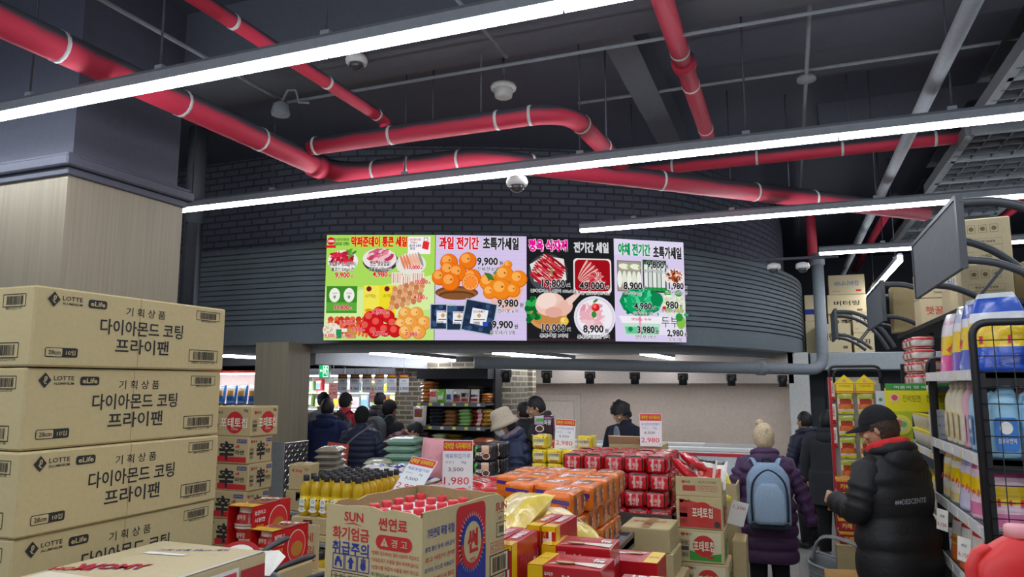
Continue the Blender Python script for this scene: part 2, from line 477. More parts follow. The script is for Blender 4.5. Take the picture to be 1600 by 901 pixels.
# ================================================================ LAMPS
LED = E('#f2f8ff', LAMP, 'led_diffuser')
HOUSING = M('#9aa0a8', 'paint')
def lamp_run(label, y, x0, x1, joints, wires, along='x', z=3.4, L=LED, group='linear lamps under the dark ceiling', top=4.7):
    t = thing('linear_lamp', label, 'lamp', (0, 0, 0), 0, group)
    def bx(b, a0, a1, w, zz0, zz1, m, off=0):
        if along == 'x': b.box((a0+a1)/2, y+off, (zz0+zz1)/2, a1-a0, w, zz1-zz0, m)
        else: b.box(y+off, (a0+a1)/2, (zz0+zz1)/2, w, a1-a0, zz1-zz0, m)
    b = MB(); bx(b, x0, x1, .066, z+.029, z+.080, HOUSING); bx(b, x0, x1, .045, z+.080, z+.10, M('#6b7078', 'paint')); b.obj('housing', t)
    ends = [x0] + [j for j in joints if x0 < j < x1] + [x1]
    for a, c in zip(ends, ends[1:]):
        b = MB(); bx(b, a+.006, c-.006, .056, z, z+.028, L); b.obj('diffuser', t)
    for w in wires:
        b = MB(); p = (w, y) if along == 'x' else (y, w)
        b.tube([(p[0], p[1], z+.1), (p[0], p[1], top)], .006, M('#50545c', 'paint'), 6); b.box(p[0], p[1], z+.11, .05, .03, .03, HOUSING); b.obj('suspension_rod', t)
    return t
J = [-6.73 + 1.18*i for i in range(12)]
lamp_run('long linear lamp crossing over the big red pipe, above the tall carton stack', 2.71, -6.5, 3.2, [j+.01 for j in J], [-4.05, -3.05, -2.0, -.9, .4, 1.6])
lamp_run('linear lamp line behind the wood pillar, passing under the bent red pipes', 4.88, -5.6, 4.0, [-4.353, -3.152, -1.97, -.79, .363, 1.54, 2.7], [-5.0, -4.1, -2.8, -1.35, -.2, 1.0, 2.2])
lamp_run('linear lamp line starting at the top edge of the video wall', 7.05, -1.96, 4.0, [-.80, .376, 1.55, 2.7], [-1.4, -.45, .8, 2.0])
lamp_run('short linear lamp line beyond the round fascia, above the cartons on the ledge', 9.38, .40, 4.0, [1.58, 2.76], [1.1, 2.0])
lamp_run('linear lamp of the row behind the lens, parallel to the others', .54, -5.5, 3.2, [j+.01 for j in J], [-3.05, .4])
lamp_run('unseen added linear lamp, second row behind the lens, parallel to the others', -1.63, -5.5, 3.2, [j+.01 for j in J], [-3.05, .4])  # unseen row carrying on the lamp spacing, added to brighten front faces
lamp_run('linear lamp running along the aisle, behind the hanging sign boards', 1.30, 9.6, 14.0, [10.8, 12.0], [10, 12.5], 'y', 3.3)
SOFT = E('#f4f6ff', LAMP*.75, 'soffit_led')
def soffit_lamp(a, c, label):
    a, c = Vector(a + (2.215,)), Vector(c + (2.215,)); d = (c-a).normalized(); n = (c-a).length
    t = thing('soffit_lamp', label, 'lamp', a, math.atan2(d.y, d.x), 'linear lamps under the soffit')
    MB().box(n/2, 0, .055, n, .07, .05, M('#2a2c30', 'plas')).obj('housing', t)
    MB().box(n/2, 0, .012, n-.01, .055, .036, SOFT).obj('diffuser', t)
soffit_lamp((-4.87, 7.75), (-5.24, 10.9), 'linear lamp on the soffit beside the gray beam, over the grain shelves')
soffit_lamp((-3.42, 8.25), (-3.28, 11.3), 'linear lamp on the soffit below the fruit ad screen')
soffit_lamp((-1.76, 9.2), (-1.68, 11.3), 'short linear lamp on the soffit below the vegetable ad screen')
soffit_lamp((-7.3, 7.7), (-7.45, 10.5), 'linear lamp on the soffit seen between the carton stack and the pillar')
soffit_lamp((-9.0, 10.9), (-6.2, 10.9), 'linear lamp over the white chilled display at the back')

# ================================================================ PIPES
def pipe(name, pts, r, m, label, cat='pipe', straps=(), rf=.25, group=None, flanges=(), n=14):
    t = thing(name, label, cat, pts[0], 0, group); o = Vector(pts[0])
    P = [p - o for p in fillet(pts, rf)]
    MB().tube(P, r, m, n).obj('pipe_run', t)
    def at(q):
        q = Vector(q) - o; best = None
        for a, c in zip(P, P[1:]):
            k = max(0, min(1, (q-a).dot(c-a)/max(1e-9, (c-a).length_squared))); w = a + (c-a)*k
            if best is None or (w-q).length < best[0]: best = ((w-q).length, w, (c-a).normalized())
        return best[1], best[2]
    for q in straps:
        p, d = at(q); MB().tube([p-d*.011, p+d*.011], r+.003, STRAP, n).obj('strap', t)
    for q in flanges:
        p, d = at(q); MB().tube([p-d*.05, p+d*.05], r+.018, m, n).obj('coupling', t)
    return t
S = lambda z, *pts: [(x, y, z) for x, y in pts]
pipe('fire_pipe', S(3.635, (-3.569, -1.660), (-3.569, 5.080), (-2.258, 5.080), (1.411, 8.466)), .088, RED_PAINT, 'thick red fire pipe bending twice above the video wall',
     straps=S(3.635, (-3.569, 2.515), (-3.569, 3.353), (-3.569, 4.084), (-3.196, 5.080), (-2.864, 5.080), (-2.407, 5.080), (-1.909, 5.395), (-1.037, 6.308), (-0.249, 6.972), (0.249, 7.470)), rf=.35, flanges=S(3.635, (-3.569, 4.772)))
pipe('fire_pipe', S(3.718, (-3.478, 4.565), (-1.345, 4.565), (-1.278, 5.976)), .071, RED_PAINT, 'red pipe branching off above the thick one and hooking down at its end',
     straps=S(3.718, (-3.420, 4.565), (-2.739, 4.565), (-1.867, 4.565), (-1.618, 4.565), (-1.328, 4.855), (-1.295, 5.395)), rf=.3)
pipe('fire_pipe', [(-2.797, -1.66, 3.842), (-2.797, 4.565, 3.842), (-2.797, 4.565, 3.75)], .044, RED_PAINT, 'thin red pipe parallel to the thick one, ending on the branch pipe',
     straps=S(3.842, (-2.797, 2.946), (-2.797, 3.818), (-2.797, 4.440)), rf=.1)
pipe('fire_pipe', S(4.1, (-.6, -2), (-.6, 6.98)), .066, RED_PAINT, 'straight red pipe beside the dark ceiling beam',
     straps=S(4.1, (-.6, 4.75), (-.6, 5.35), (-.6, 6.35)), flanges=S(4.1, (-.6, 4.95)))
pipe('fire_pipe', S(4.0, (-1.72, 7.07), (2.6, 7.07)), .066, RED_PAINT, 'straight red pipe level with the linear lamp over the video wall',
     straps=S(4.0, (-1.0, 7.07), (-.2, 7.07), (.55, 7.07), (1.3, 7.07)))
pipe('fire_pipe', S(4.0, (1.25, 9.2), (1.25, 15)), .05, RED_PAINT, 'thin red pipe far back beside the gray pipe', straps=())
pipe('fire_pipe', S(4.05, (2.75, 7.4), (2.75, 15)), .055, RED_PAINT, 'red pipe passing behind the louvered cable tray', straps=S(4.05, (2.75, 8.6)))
pipe('fire_pipe', [(.40, 11.45, 3.62), (.40, 11.45, 4.7)], .07, M('#c0394b', 'paint'), 'upright red pipe on top of the gray duct at the round corner')
pipe('water_pipe', S(3.7, (.92, -1), (.92, 15)), .045, GREYPIPE, 'gray pipe along the aisle, beside the cable tray')
pipe('duct_pipe', [(-3.9, 9.4, 2.03), (-3.3, 10.3, 2.03), (.40, 10.3, 2.03), (.40, 11.3, 2.06), (.40, 11.35, 3.6)][0:0] + [(-3.55, 7.95, 2.10), (.42, 10.5, 2.03), (.42, 10.5, 3.6)], .075, M('#7f868d', 'paint'), 'gray insulated duct under the soffit turning up along the round fascia', rf=.2, flanges=[(-.35, 10.0, 2.04), (.42, 10.5, 3.5)])
pipe('conduit', S(4.35, (.24, 0), (.24, 13)), .016, GREYPIPE, 'thin conduit with a round junction cover', 'conduit')
pipe('conduit', S(4.08, (-3.65, 4.48), (4, 4.48)), .012, GREYPIPE, 'thin conduit crossing the ceiling behind the smoke detector', 'conduit')
pipe('conduit', S(4.4, (-1.7, 6.1), (5, 6.1)), .014, GREYPIPE, 'thin conduit crossing the ceiling under the round junction cover', 'conduit')
pipe('conduit', S(4.10, (-3.7, 0), (-3.7, 4.46)), .015, GREYPIPE, 'thin conduit leading to the ceiling speaker', 'conduit')
pipe('conduit', S(4.12, (-1.75, 0), (-1.75, 4.44)), .013, GREYPIPE, 'thin conduit between the linear lamps, leading toward the smoke detector', 'conduit')
pipe('conduit', [(-6.1, 6.0, 0.0), (-6.1, 6.0, 3.6), (-6.1, 6.0, 4.7)], .1, M('#5f646c', 'paint'), 'dark upright pipe behind the wood pillar', 'conduit')
tag(MB().lathe([(.075, 4.31), (.075, 4.335), (.04, 4.37)], GREYPIPE, 18, .24, 6.1).obj('junction_cover'), 'round junction cover where two thin conduits cross', 'junction box')
# threaded hanger rods that carry the pipes
for i, (x, y, z0, what) in enumerate(((-2.0, 4.565, 3.79, 'the branch pipe'), (-2.66, 5.08, 3.72, 'the thick red pipe'), (-1.30, 5.5, 3.79, 'the hooked pipe end'), (.08, 7.35, 3.72, 'the slanting red pipe'), (.62, 7.07, 4.07, 'the level red pipe'))):
    tag(MB().tube([(x, y, z0), (x, y, 4.7)], .007, M('#5a5e66', 'paint'), 6).obj('hanger_rod'), 'thin threaded hanger rod holding up ' + what, 'hanger')
# louvered cable trays
for (x0, x1, y0, y1, label) in ((1.48, 2.45, 3.2, 6.35, 'louvered cable tray above the lamp line, close to the shelves'), (1.50, 2.45, 6.75, 8.75, 'louvered cable tray below the lamp line, above the sign boards'), (1.55, 2.45, 9.3, 12.5, 'farthest louvered cable tray, beyond the sign boards')):
    t = thing('cable_tray', label, 'cable tray', (x0, y0, 3.9)); G = M('#7b8086', 'paint'); D_ = M('#4b4f56', 'paint'); w, n = x1-x0, y1-y0
    b = MB()
    for x in (0, w): b.box(x, n/2, .05, .07, n, .1, G)
    for y in (0, n): b.box(w/2, y, .05, w, .07, .1, G)
    b.obj('frame', t)
    b = MB(); k = max(2, round(n/.20))
    for i in range(1, k): b.box(w/2, n*i/k, .045, w, .018 if i % 4 else .07, .09, D_ if i % 4 else G)
    for i in range(1, 6): b.box(w*i/6, n/2, .02, .012, n, .03, D_)
    b.obj('slat', t)
    b = MB()
    for i in range(6):
        x = w*(i+.5)/6; pts = [(x + .02*math.sin(j*2.1+i), n*j/(2*k), .14 + .05*(j % 2)) for j in range(2*k+1)]
        b.tube(pts, .045, M('#3d4046', 'plas'), 8)
    MB().box(w/2, n/2, .30, w, n, .01, M('#2c2e33', 'plas')).obj('tray_cover', t)
    b.obj('cable', t)
# ceiling devices
def detector(x, y, z):
    t = thing('smoke_detector', 'white round smoke detector hanging over the middle of the shop', 'smoke detector', (x, y, z))
    MB().lathe([(.0, .075), (.10, .07), (.11, .05), (.105, .03)][::-1], WHITE, 24).obj('base', t)
    MB().lathe([(.055, -.045), (.072, -.035), (.078, 0), (.08, .032)], M('#d6d6d2', 'plas'), 24).obj('sensor_cap', t)
    MB().tube([(0, 0, .07), (0, 0, 4.7-z)], .012, GREYPIPE, 8).obj('drop_rod', t)
detector(-2.13, 5.33, 4.26)
def dome(x, y, z, label, up=4.7):
    t = thing('dome_camera', label, 'camera', (x, y, z))
    hs = MB().lathe([(.075, 0), (.082, .03), (.07, .06), (.03, .075)], WHITE, 20).obj('housing', t)
    def gl(nt, b): b.inputs['Base Color'].default_value = (.05, .05, .06, 1); b.inputs['Roughness'].default_value = .05; b.inputs['Coat Weight'].default_value = 1
    g = bpy.data.materials.get('dome_glass') or special('dome_glass', gl)
    MB().lathe([(.005, -.052), (.03, -.045), (.05, -.028), (.058, 0)], g, 18).obj('glass_dome', hs)
    if up: MB().tube([(0, 0, .06), (0, 0, up-z if up < 4.7 else .09)], .03, WHITE, 10).obj('drop_rod', t)
dome(-2.86, 4.25, 4.17, 'white dome camera on the ceiling beam, peeking out below the long lamp')
dome(-1.84, 4.88, 3.315, 'small dome camera under the lamp line over the fruit ad screen', 3.40)
t = thing('mount_arm', 'dark bar reaching over the top of the round fascia with two cameras', 'bracket', (-.35, 9.0, 3.32))
MB().bar((0, 0, 0), (.95, .2, .02), .03, .03, DARK2).obj('bar', t)
dome(-.12, 9.02, 3.2, 'dome camera under the dark bar, farther from the upright duct', None)
dome(.20, 9.08, 3.2, 'dome camera under the dark bar, next to the upright duct', None)
t = thing('ceiling_speaker', 'gray round ceiling speaker with a curled cable', 'speaker', (-3.7, 4.46, 3.97))
MB().lathe([(.07, 0), (.075, .02), (.06, .09), (.03, .11)], GREYPIPE, 16).obj('speaker_body', t)
MB().tube([(0, 0, .1), (.06, 0, .2), (.14, 0, .19), (.16, .02, .09), (.25, .03, .08)], .01, GREYPIPE, 6).obj('cable', t)
# black track spots under the duct
for i, (x, y, z) in enumerate(((-3.222, 8.161, 2.094), (-2.794, 8.436, 2.087), (-2.326, 8.736, 2.078), (-1.829, 9.056, 2.070), (-1.281, 9.407, 2.060), (-.714, 9.771, 2.050), (-.097, 10.168, 2.039))):
    t = thing('track_spot', 'black spot light hanging from the gray duct, %s from the brick pier' % ORD[i], 'spot light', (x, y, z-.235), .57)
    MB().lathe([(.042, 0), (.052, .005), (.052, .10), (.045, .13)], M('#101114', 'plas'), 16).obj('lamp_head', t)
    b = MB(); b.box(-.06, 0, .10, .012, .03, .07, BLACK); b.box(.06, 0, .10, .012, .03, .07, BLACK); b.box(0, 0, .142, .13, .03, .02, BLACK); b.obj('yoke', t)
# emergency exit sign
t = thing('exit_sign', 'green emergency exit sign with a running figure, hung over the back entrance', 'exit sign', (-5.70, 7.96, 1.925))
MB().box(0, 0, .085, .17, .04, .19, WHITE, .006).obj('housing', t)
G = E('#12a35f', .9, 'exit_green'); W = E('#f4fff8', 1.0, 'exit_white'); b = MB()
b.frame((0, -.021, .085), (1, 0, 0), (0, 0, 1)); b.rect(0, 0, .155, .17, G)
b.disc(.028, .055, .011, W, 2); b.poly([(.0, .035), (.035, .042), (.03, -.005), (.008, -.002)], W, 2); b.poly([(.03, .0), (.012, 0), (-.004, -.03), (.006, -.034)], W, 2)
b.poly([(.03, .0), (.02, .0), (.034, -.055), (.044, -.05)], W, 2); b.poly([(.035, .04), (.03, .03), (.055, .012), (.058, .02)], W, 2)
b.rect(-.042, .005, .04, .012, W, 2); b.poly([(-.068, .005), (-.042, .028), (-.042, -.018)], W, 2); b.outline(.025, -.005, .075, .14, .008, W, 1.5)
b.obj('lit_panel', t); MB().tube([(0, 0, .18), (0, 0, .38)], .008, GREYPIPE, 6).obj('hanger', t)

# ================================================================ VIDEO WALL: four screens, what they show is drawn in light
def eC(c, k=1.0): return E(c, SCREEN*k, 'screen_pixel')
Zt, Zb = 3.50, 2.32
POSTS = [Vector((-4.78, 6.62, 0)), Vector((-3.64, 7.06, 0)), Vector((-2.71, 7.50, 0)), Vector((-1.82, 7.97, 0)), Vector((-1.10, 8.50, 0))]
def screen(i, label):
    a, c = POSTS[i], POSTS[i+1]; w = (c-a).length - .006; h = Zt-Zb
    t = thing('led_screen', label, 'screen', ((a.x+c.x)/2, (a.y+c.y)/2, (Zt+Zb)/2), math.atan2(c.y-a.y, c.x-a.x), 'video wall on the round fascia')
    MB().box(0, .045, 0, w, .08, h, M('#1d1f24', 'plas')).obj('cabinet', t)
    b = MB(); b.frame((0, .004, 0), (1, 0, 0), (0, 0, 1)); b.lo = .0010
    return t, b, w, h
WH = eC('#ffffff'); BK = eC('#16161a'); RD = eC('#e0182f'); PK = eC('#f0149c'); GN = eC('#0f9a5a')
def price(b, s, u, v, h, col=None, sub=None, w=None, out=None, L=8):
    h *= 1.14
    htext(b, s, u, v, h, col or eC('#2c2c30'), w or h*text_geo(s, .045)[2], L, out or WH)
    ww = w or h*text_geo(s, .045)[2]
    b.text('원', u + ww/2 + h*.38, v - h*.12, h*.5, col or eC('#2c2c30'), None, .03, L, outline=out or WH, ow=.05)
    if sub: b.text(sub, u, v - h*.85, h*.5, eC('#333338'), None, .01, L, outline=WH, ow=.05)
def fruit(b, u, v, r, c, hi, dk, L, stem=None):
    b.disc(u, v, r, eC(dk), L, 22); b.disc(u-.04*r, v+.05*r, r*.93, eC(c), L+.2, 22); b.disc(u-.25*r, v+.28*r, r*.52, eC(hi), L+.4, 16)
    if stem: b.disc(u+.05*r, v+.25*r, r*.12, eC(stem), L+.6, 8)
def htext(b, s, u, v, h, m, w=None, L=4, out=None):
    w = w or h*text_geo(s, .02)[2]
    for r, mm, l in ((.058, out, L), (.030, m, L+.6)):
        if mm:
            for k in range(8): b.text(s, u + r*h*math.cos(k*PI/4), v + r*h*math.sin(k*PI/4), h, mm, w, .012, l)
R2 = random.Random(3)
def meat(b, cx, cy, rx, ry, cols, n, L, lo=.05, hi=.12, ang=None):
    for k in range(n):
        a = R2.uniform(0, 2*PI); q = math.sqrt(R2.random()); r = R2.uniform(lo, hi)
        b.disc(cx + rx*q*math.cos(a), cy + ry*q*math.sin(a), r, eC(R2.choice(cols)), L + k*.012, 9, r*R2.uniform(.25, .55), 0, ang if ang is not None else R2.uniform(0, PI))
# --- 1: the green flyer
t, b, w, h = screen(0, 'green flyer screen crowded with meat, eggs, apples and pears offers')
b.rect(0, 0, w, h, eC('#c3e884')); b.rect(0, h*.25, w, h*.5, eC('#aee05e'), 1.2)
b.poly([(-w/2, -h*.1), (w/2, h*.12), (w/2, -h*.2), (-w/2, -h*.4)], eC('#d9f2a6'), 1.4)
htext(b, '막퍼준데이 통큰 세일', -.02, h*.435, .115, RD, .62, 4, eC('#fff04a'))
b.text('대시앤식자재마트', -.44, h*.455, .04, eC('#1d6b2a'), .17, .02, 4); b.text('GRAND OPEN', -.44, h*.415, .042, eC('#1d6b2a'), .17, .03, 4)
b.disc(-.56, h*.44, .045, RD, 3, 14); b.text('OPEN', -.56, h*.44, .028, WH, .07, .03, 4); b.poly([(-.61, h*.40), (-.51, h*.40), (-.50, h*.375), (-.62, h*.375)], RD, 3.5)
b.rect(.43, h*.40, .25, .2, eC('#fbf6fb'), 3); b.text('5만원이상', .385, h*.455, .03, RD, .13, .02, 5); b.text('구매시', .365, h*.425, .028, eC('#444444'), .08, .01, 5)
b.text('봉지쿡 쇼핑백', .385, h*.395, .03, eC('#222222'), .13, .02, 5); b.text('증정', .355, h*.368, .03, eC('#222222'), None, .02, 5)
b.poly([(.46, h*.37), (.53, h*.355), (.545, h*.43), (.475, h*.44)], eC('#e5322f'), 5); b.outline(.505, h*.455, .04, .04, .006, eC('#9a1c1c'), 4.5)
b.disc(-.42, h*.25, .17, eC('#f4f1ee'), 3, 20, .12); meat(b, -.44, h*.27, .13, .08, ['#c81832', '#a30f2a', '#e0536a', '#d92b45'], 60, 4, .02, .05); meat(b, -.35, h*.31, .06, .05, ['#2f8f2e', '#57b13f', '#c4233c'], 12, 5, .02, .04)
b.disc(0, h*.25, .20, eC('#3c3e44'), 3, 22, .13); b.disc(-.01, h*.27, .19, eC('#f2e9e6'), 3.2, 22, .12); meat(b, -.0, h*.29, .14, .07, ['#e88ba0', '#d65f7e', '#c23a5e', '#f2c2c8'], 46, 4, .03, .07, .6)
for k in range(2): b.text(('농협한우 암소국거리/', '불고기 500g/1근')[k], -.42, h*(.22-.055*k), .052, eC('#2a2420'), (.30, .25)[k], .025, 8, outline=WH, ow=.04); b.text(('한돈 생삼겹살/', '생목살 600g/1근')[k], 0, h*(.225-.055*k), .055, eC('#2a2420'), (.23, .26)[k], .025, 8, outline=WH, ow=.04)
price(b, '9,900', -.42, h*.11, .06, RD); price(b, '4,980', 0, h*.118, .06, RD)
b.disc(.34, h*.22, .17, eC('#ece7e2'), 3, 20, .125)
for k in range(7): b.disc(.25 + .033*k, h*.235 + .006*k, .016, eC(['#e8895f', '#f4b79a', '#9c9a8f'][min(2, k//3)]), 4 + k*.01, 10, .09, 0, .35)
price(b, '11,000', .37, h*.185, .045, RD)
for k in range(3):
    b.rect(.2 + .11*k, h*(.085 - .03*(k % 2)), .14, .13, eC('#f5e7dd'), 4 + k*.3)
    for q in range(5): b.rect(.15 + .11*k + .024*q, h*(.085-.03*(k % 2)), .011, .11, eC(['#d58d79', '#e9b9a4'][q % 2]), 4.1 + k*.3)
price(b, '10,000', .46, h*.045, .045, RD)
for i in range(5):
    for j in range(6): b.disc(.17 + .062*j - .01*i, h*(-.02) - .052*i + .018*j, .031, eC(['#d98f63', '#e6ab80', '#c97d52'][(i+j) % 3]), 5 + i*.1, 10, .036)
price(b, '4,380', .44, -h*.10, .045, RD)
b.rect(-.42, -.14, .34, .30, eC('#3f8d2c'), 3); b.rect(-.42, -.22, .34, .10, eC('#5fae3c'), 3.2)
for k in (-.5, -.34): b.disc(k, -.09, .06, eC('#f3f5ea'), 4, 16, .08); b.text('고시히카리', k, -.07, .02, eC('#333333'), .06, .01, 5); b.text('쌀', k, -.11, .035, eC('#333333'), None, .02, 5)
price(b, '39,800', -.42, -.23, .05, RD)
b.rect(-.0, -.16, .36, .36, eC('#f3e02e'), 3); b.rect(-.09, -.16, .17, .35, eC('#f7ea55'), 3.2)
for k in (-.12, .08): b.disc(k, -.02, .03, eC('#7a1d2b'), 4, 12); b.text('사가먹는', k+.02, -.10, .045, eC('#8a7a12'), .12, .01, 5); b.disc(k, -.26, .04, eC('#e59a1c'), 4, 12, .02)
price(b, '14,500', .0, -.28, .05, RD)
for k in range(26): b.disc(-.53 + .06*(k % 7) + R2.uniform(-.01, .01), -.36 - .045*(k//7), .034, eC(['#d8472d', '#e86a45', '#c8371f'][k % 3]), 4 + k*.01, 10)
price(b, '14,800', -.36, -.40, .045, RD)
for k in range(6): b.disc(-.33 + .04*k, -.47 - .01*k, .018, eC('#ee6a3c'), 5 + k*.02, 8, .05, 0, -.2)
price(b, '5,900', -.24, -.475, .042, RD)
b.disc(-.52, -.48, .10, eC('#efe6d4'), 4.5, 18, .085); meat(b, -.52, -.47, .08, .06, ['#fbf6e8', '#d9cbb0', '#c3b08c'], 40, 4.6, .01, .02); b.rect(-.44, -.52, .06, .10, eC('#2f8f5d'), 5.5)
b.rect(-.30, -.515, .10, .11, eC('#c98f45'), 5.5); b.rect(-.36, -.48, .2, .04, eC('#f1eee8'), 5.2)
price(b, '9,500', -.54, -.545, .04, RD); price(b, '1,980', -.35, -.545, .042, RD)
for u, v in ((-.10, -.34), (.0, -.29), (.10, -.33), (-.14, -.44), (.16, -.41), (.18, -.49), (-.05, -.50), (.07, -.48), (-.02, -.40)): fruit(b, u, v, .072, '#d3171f', '#ee5a52', '#96101a', 5 + (-v)*3, '#5d8a2c')
price(b, '7,990', .0, -.52, .048, RD)
for u, v in ((.29, -.30), (.41, -.30), (.50, -.40), (.25, -.42), (.30, -.50), (.44, -.50), (.35, -.40)): fruit(b, u, v, .08, '#f2a345', '#fbc77c', '#d5842c', 5 + (-v)*3, '#a8702b')
price(b, '7,990', .36, -.53, .048, RD)
b.obj('display', t)
# --- 2: fruit
t, b, w, h = screen(1, 'lilac fruit screen with oranges in a basket and blueberry packs')
b.rect(0, 0, w, h, eC('#d9c9ef'))
for k in range(24): b.rect(0, -h/2 + h*(k+.5)/24, w, .004, eC('#cfbfe8'), 1.3)
htext(b, '과일 전기간', -.25, h*.425, .14, RD, .44, 4, WH); htext(b, '초특가세일', .22, h*.425, .14, eC('#2d2d33'), .40, 4, WH)
for k in range(4): b.disc(-.27, -.06 - .014*k, .24 - .02*k, eC(['#7a4a2a', '#9a6336', '#6b3f22', '#8a5730'][k]), 3 + k*.1, 22, .075 - .012*k)
for u, v, r in ((-.46, .11, .09), (-.36, .19, .10), (-.10, .11, .10), (-.36, .28, .10), (-.15, .30, .10), (-.26, .16, .10), (-.34, .06, .105)): fruit(b, u, v, r, '#f27a1a', '#ffab55', '#c95a0e', 4 + (.4-v)*4, '#8a6a2a')
b.disc(-.12, .06, .095, eC('#e96a12'), 6.4, 22); b.disc(-.12, .06, .085, eC('#ffc27a'), 6.5, 22); b.disc(-.12, .06, .076, eC('#f8872a'), 6.6, 22)
for k in range(10): b.poly([(-.12, .06), (-.12 + .07*math.cos(k*.628), .06 + .07*math.sin(k*.628)), (-.12 + .07*math.cos(k*.628+.12), .06 + .07*math.sin(k*.628+.12))], eC('#ffb566'), 6.8)
b.poly([(.02, .0), (.48, .0), (.40, -.22), (.30, -.26), (.14, -.20)], eC('#efb9b0'), 3.6)
for u, v, r in ((.08, .06, .10), (.26, .14, .11), (.42, .10, .10), (.30, .26, .05), (.10, -.05, .08), (.36, -.03, .08), (.23, -.02, .12)): fruit(b, u, v, r, '#f58a1e', '#ffb45a', '#cf6a10', 5 + (.4-v)*4, '#b5651d')
b.poly([(.03, .17), (.10, .16), (.16, .08), (.08, .09)], eC('#3c7c33'), 8); b.poly([(.13, .16), (.2, .24), (.16, .14)], eC('#5a9a3c'), 8)
for k, (u, v, r_) in enumerate(((-.42, -.33, 0), (-.24, -.34, 0), (-.02, -.33, -.18))):
    s_ = .15 if k < 2 else .19
    b.disc(u, v, s_*1.35, eC('#b9c3cf'), 4 + k, 4, None, PI/4, r_); b.disc(u, v, s_*1.25, eC('#24344f'), 4.2 + k, 4, None, PI/4, r_)
    for q in range(22): b.disc(u + R2.uniform(-.75, .75)*s_, v + R2.uniform(-.75, .75)*s_, .026, eC(R2.choice(['#2d4468', '#3b567c', '#1b2a45'])), 4.3 + k + q*.01, 9)
    b.disc(u, v, s_*.66, eC('#f2f0f5'), 4.7 + k, 4, None, PI/4, r_); b.rect(u, v-.03, s_*.7, .012, eC('#555a78'), 4.8+k); b.barcode(u-.03, v-.07, .1, .05, eC('#222222'), 4.8+k, k, False)
    b.rect(u+.07, v-.08, .06, .05, eC('#2b52b5'), 4.85+k); b.text('GOURMET', u, v+.06, .026, eC('#4a5080'), .13, .01, 4.9+k); b.disc(u, v+.015, .028, eC('#d2a35a'), 4.9+k, 4)
price(b, '9,900', .07, .29, .085, None, '천혜향 8개'); price(b, '9,980', .30, -.18, .085, None, '한라봉 6개'); price(b, '9,900', .24, -.42, .085, None, '블루베리 5팩')
b.obj('display', t)
# --- 3: meat on black
t, b, w, h = screen(2, 'dark meat screen with ribs, tray of bones and plucked chicken')
b.rect(0, 0, w, h, eC('#1f2024')); b.rect(0, -h/2+.012, w, .024, eC('#3a2730'), 1.2)
b.text('정육 식자재', -.26, h*.415, .14, PK, .45, .052, 4, outline=WH, ow=.045); htext(b, '전기간 세일', .24, h*.405, .12, eC('#d8d8dc'), .40, 4)
b.disc(-.26, .17, .23, eC('#2f3238'), 2.5, 26); b.disc(-.26, .17, .215, eC('#4b4f57'), 2.6, 26)
b.poly([(-.47, .27), (-.30, .37), (-.08, .34), (-.05, .10), (-.2, .02), (-.42, .08)], eC('#e8e4e2'), 3)
for k in range(11): b.disc(-.26 + .58*(k-5)*.029, .19 + .81*(k-5)*.029, .185 - .006*abs(k-5), eC(['#b41c2c', '#d33f4c', '#98121f', '#c92f3e'][k % 4]), 4 + k*.05, 16, .024, 0, -.62)
for k in range(60):
    q, p = R2.uniform(-.15, .15), R2.uniform(-.14, .14); b.disc(-.26 + .81*q + .58*p, .19 - .58*q + .81*p, .03, eC(R2.choice(['#f2d6d0', '#e8a49f', '#f6e2dc', '#a3141f'])), 4.6 + k*.005, 7, .005, 0, -.62)
b.disc(-.22, .2, .012, eC('#7a9a45'), 5.3, 8, .05)
b.rrect(.25, .15, .44, .40, .04, eC('#efe6e4'), 3); b.rrect(.25, .155, .41, .36, .05, eC('#a3101c'), 3.3)
for k in range(11): b.disc(.14 + .012*k, .23 - .012*k, .13, eC(['#e7b9b2', '#c42a36'][k % 2]), 4 + k*.04, 14, .016, 0, 1.1 - k*.08)
for k in range(30):
    a = k*.21; b.disc(.30 + .10*math.cos(a)*(.3+.02*k), .13 + .08*math.sin(a)*(.3+.02*k), .035, eC(R2.choice(['#f0d2cc', '#c8303c', '#e07a7c', '#a8141f'])), 4.8 + k*.01, 8, .022, 0, a)
b.disc(-.27, -.30, .22, eC('#d89a5c'), 3, 24, .17); b.disc(-.27, -.28, .2, eC('#c98a4a'), 3.1, 24, .15)
for k in range(26): b.disc(-.44 + R2.uniform(-.06, .07), -.24 + R2.uniform(-.12, .12), .035, eC(R2.choice(['#1f8a3c', '#2fae52', '#12662a'])), 3.5 + k*.01, 7)
b.disc(-.24, -.18, .17, eC('#f0c9bb'), 4.6, 22, .13, 0, .2); b.disc(-.28, -.14, .12, eC('#f8ddd2'), 4.8, 18, .09, 0, .3); b.disc(-.08, -.22, .11, eC('#ecbcae'), 5, 18, .08, 0, .7); b.poly([(-.06, -.12), (.10, -.02), (.11, -.06), (-.02, -.2)], eC('#f2cfc2'), 5.1)
b.disc(-.2, -.27, .1, eC('#e5ad9f'), 5.2, 16, .06); fruit(b, -.08, -.37, .05, '#f3c64a', '#fbe08a', '#c8982a', 5.5, '#3c7c33')
b.disc(.27, -.32, .24, eC('#e9e4ef'), 3, 28); b.disc(.27, -.32, .22, eC('#d9d2e4'), 3.2, 28); b.disc(.27, -.32, .205, eC('#f3eff6'), 3.3, 28)
meat(b, .25, -.30, .15, .13, ['#f4c8cf', '#eab2bd', '#f9dfe2', '#e39cab'], 34, 4, .05, .09); fruit(b, .28, -.21, .045, '#d8232a', '#ff6a5c', '#a5161d', 6, '#3c8c33'); b.disc(.28, -.135, .035, eC('#3c8c33'), 6.5, 8, .015, 0, .6); b.disc(.26, -.29, .03, eC('#3c8c33'), 6.5, 8, .04)
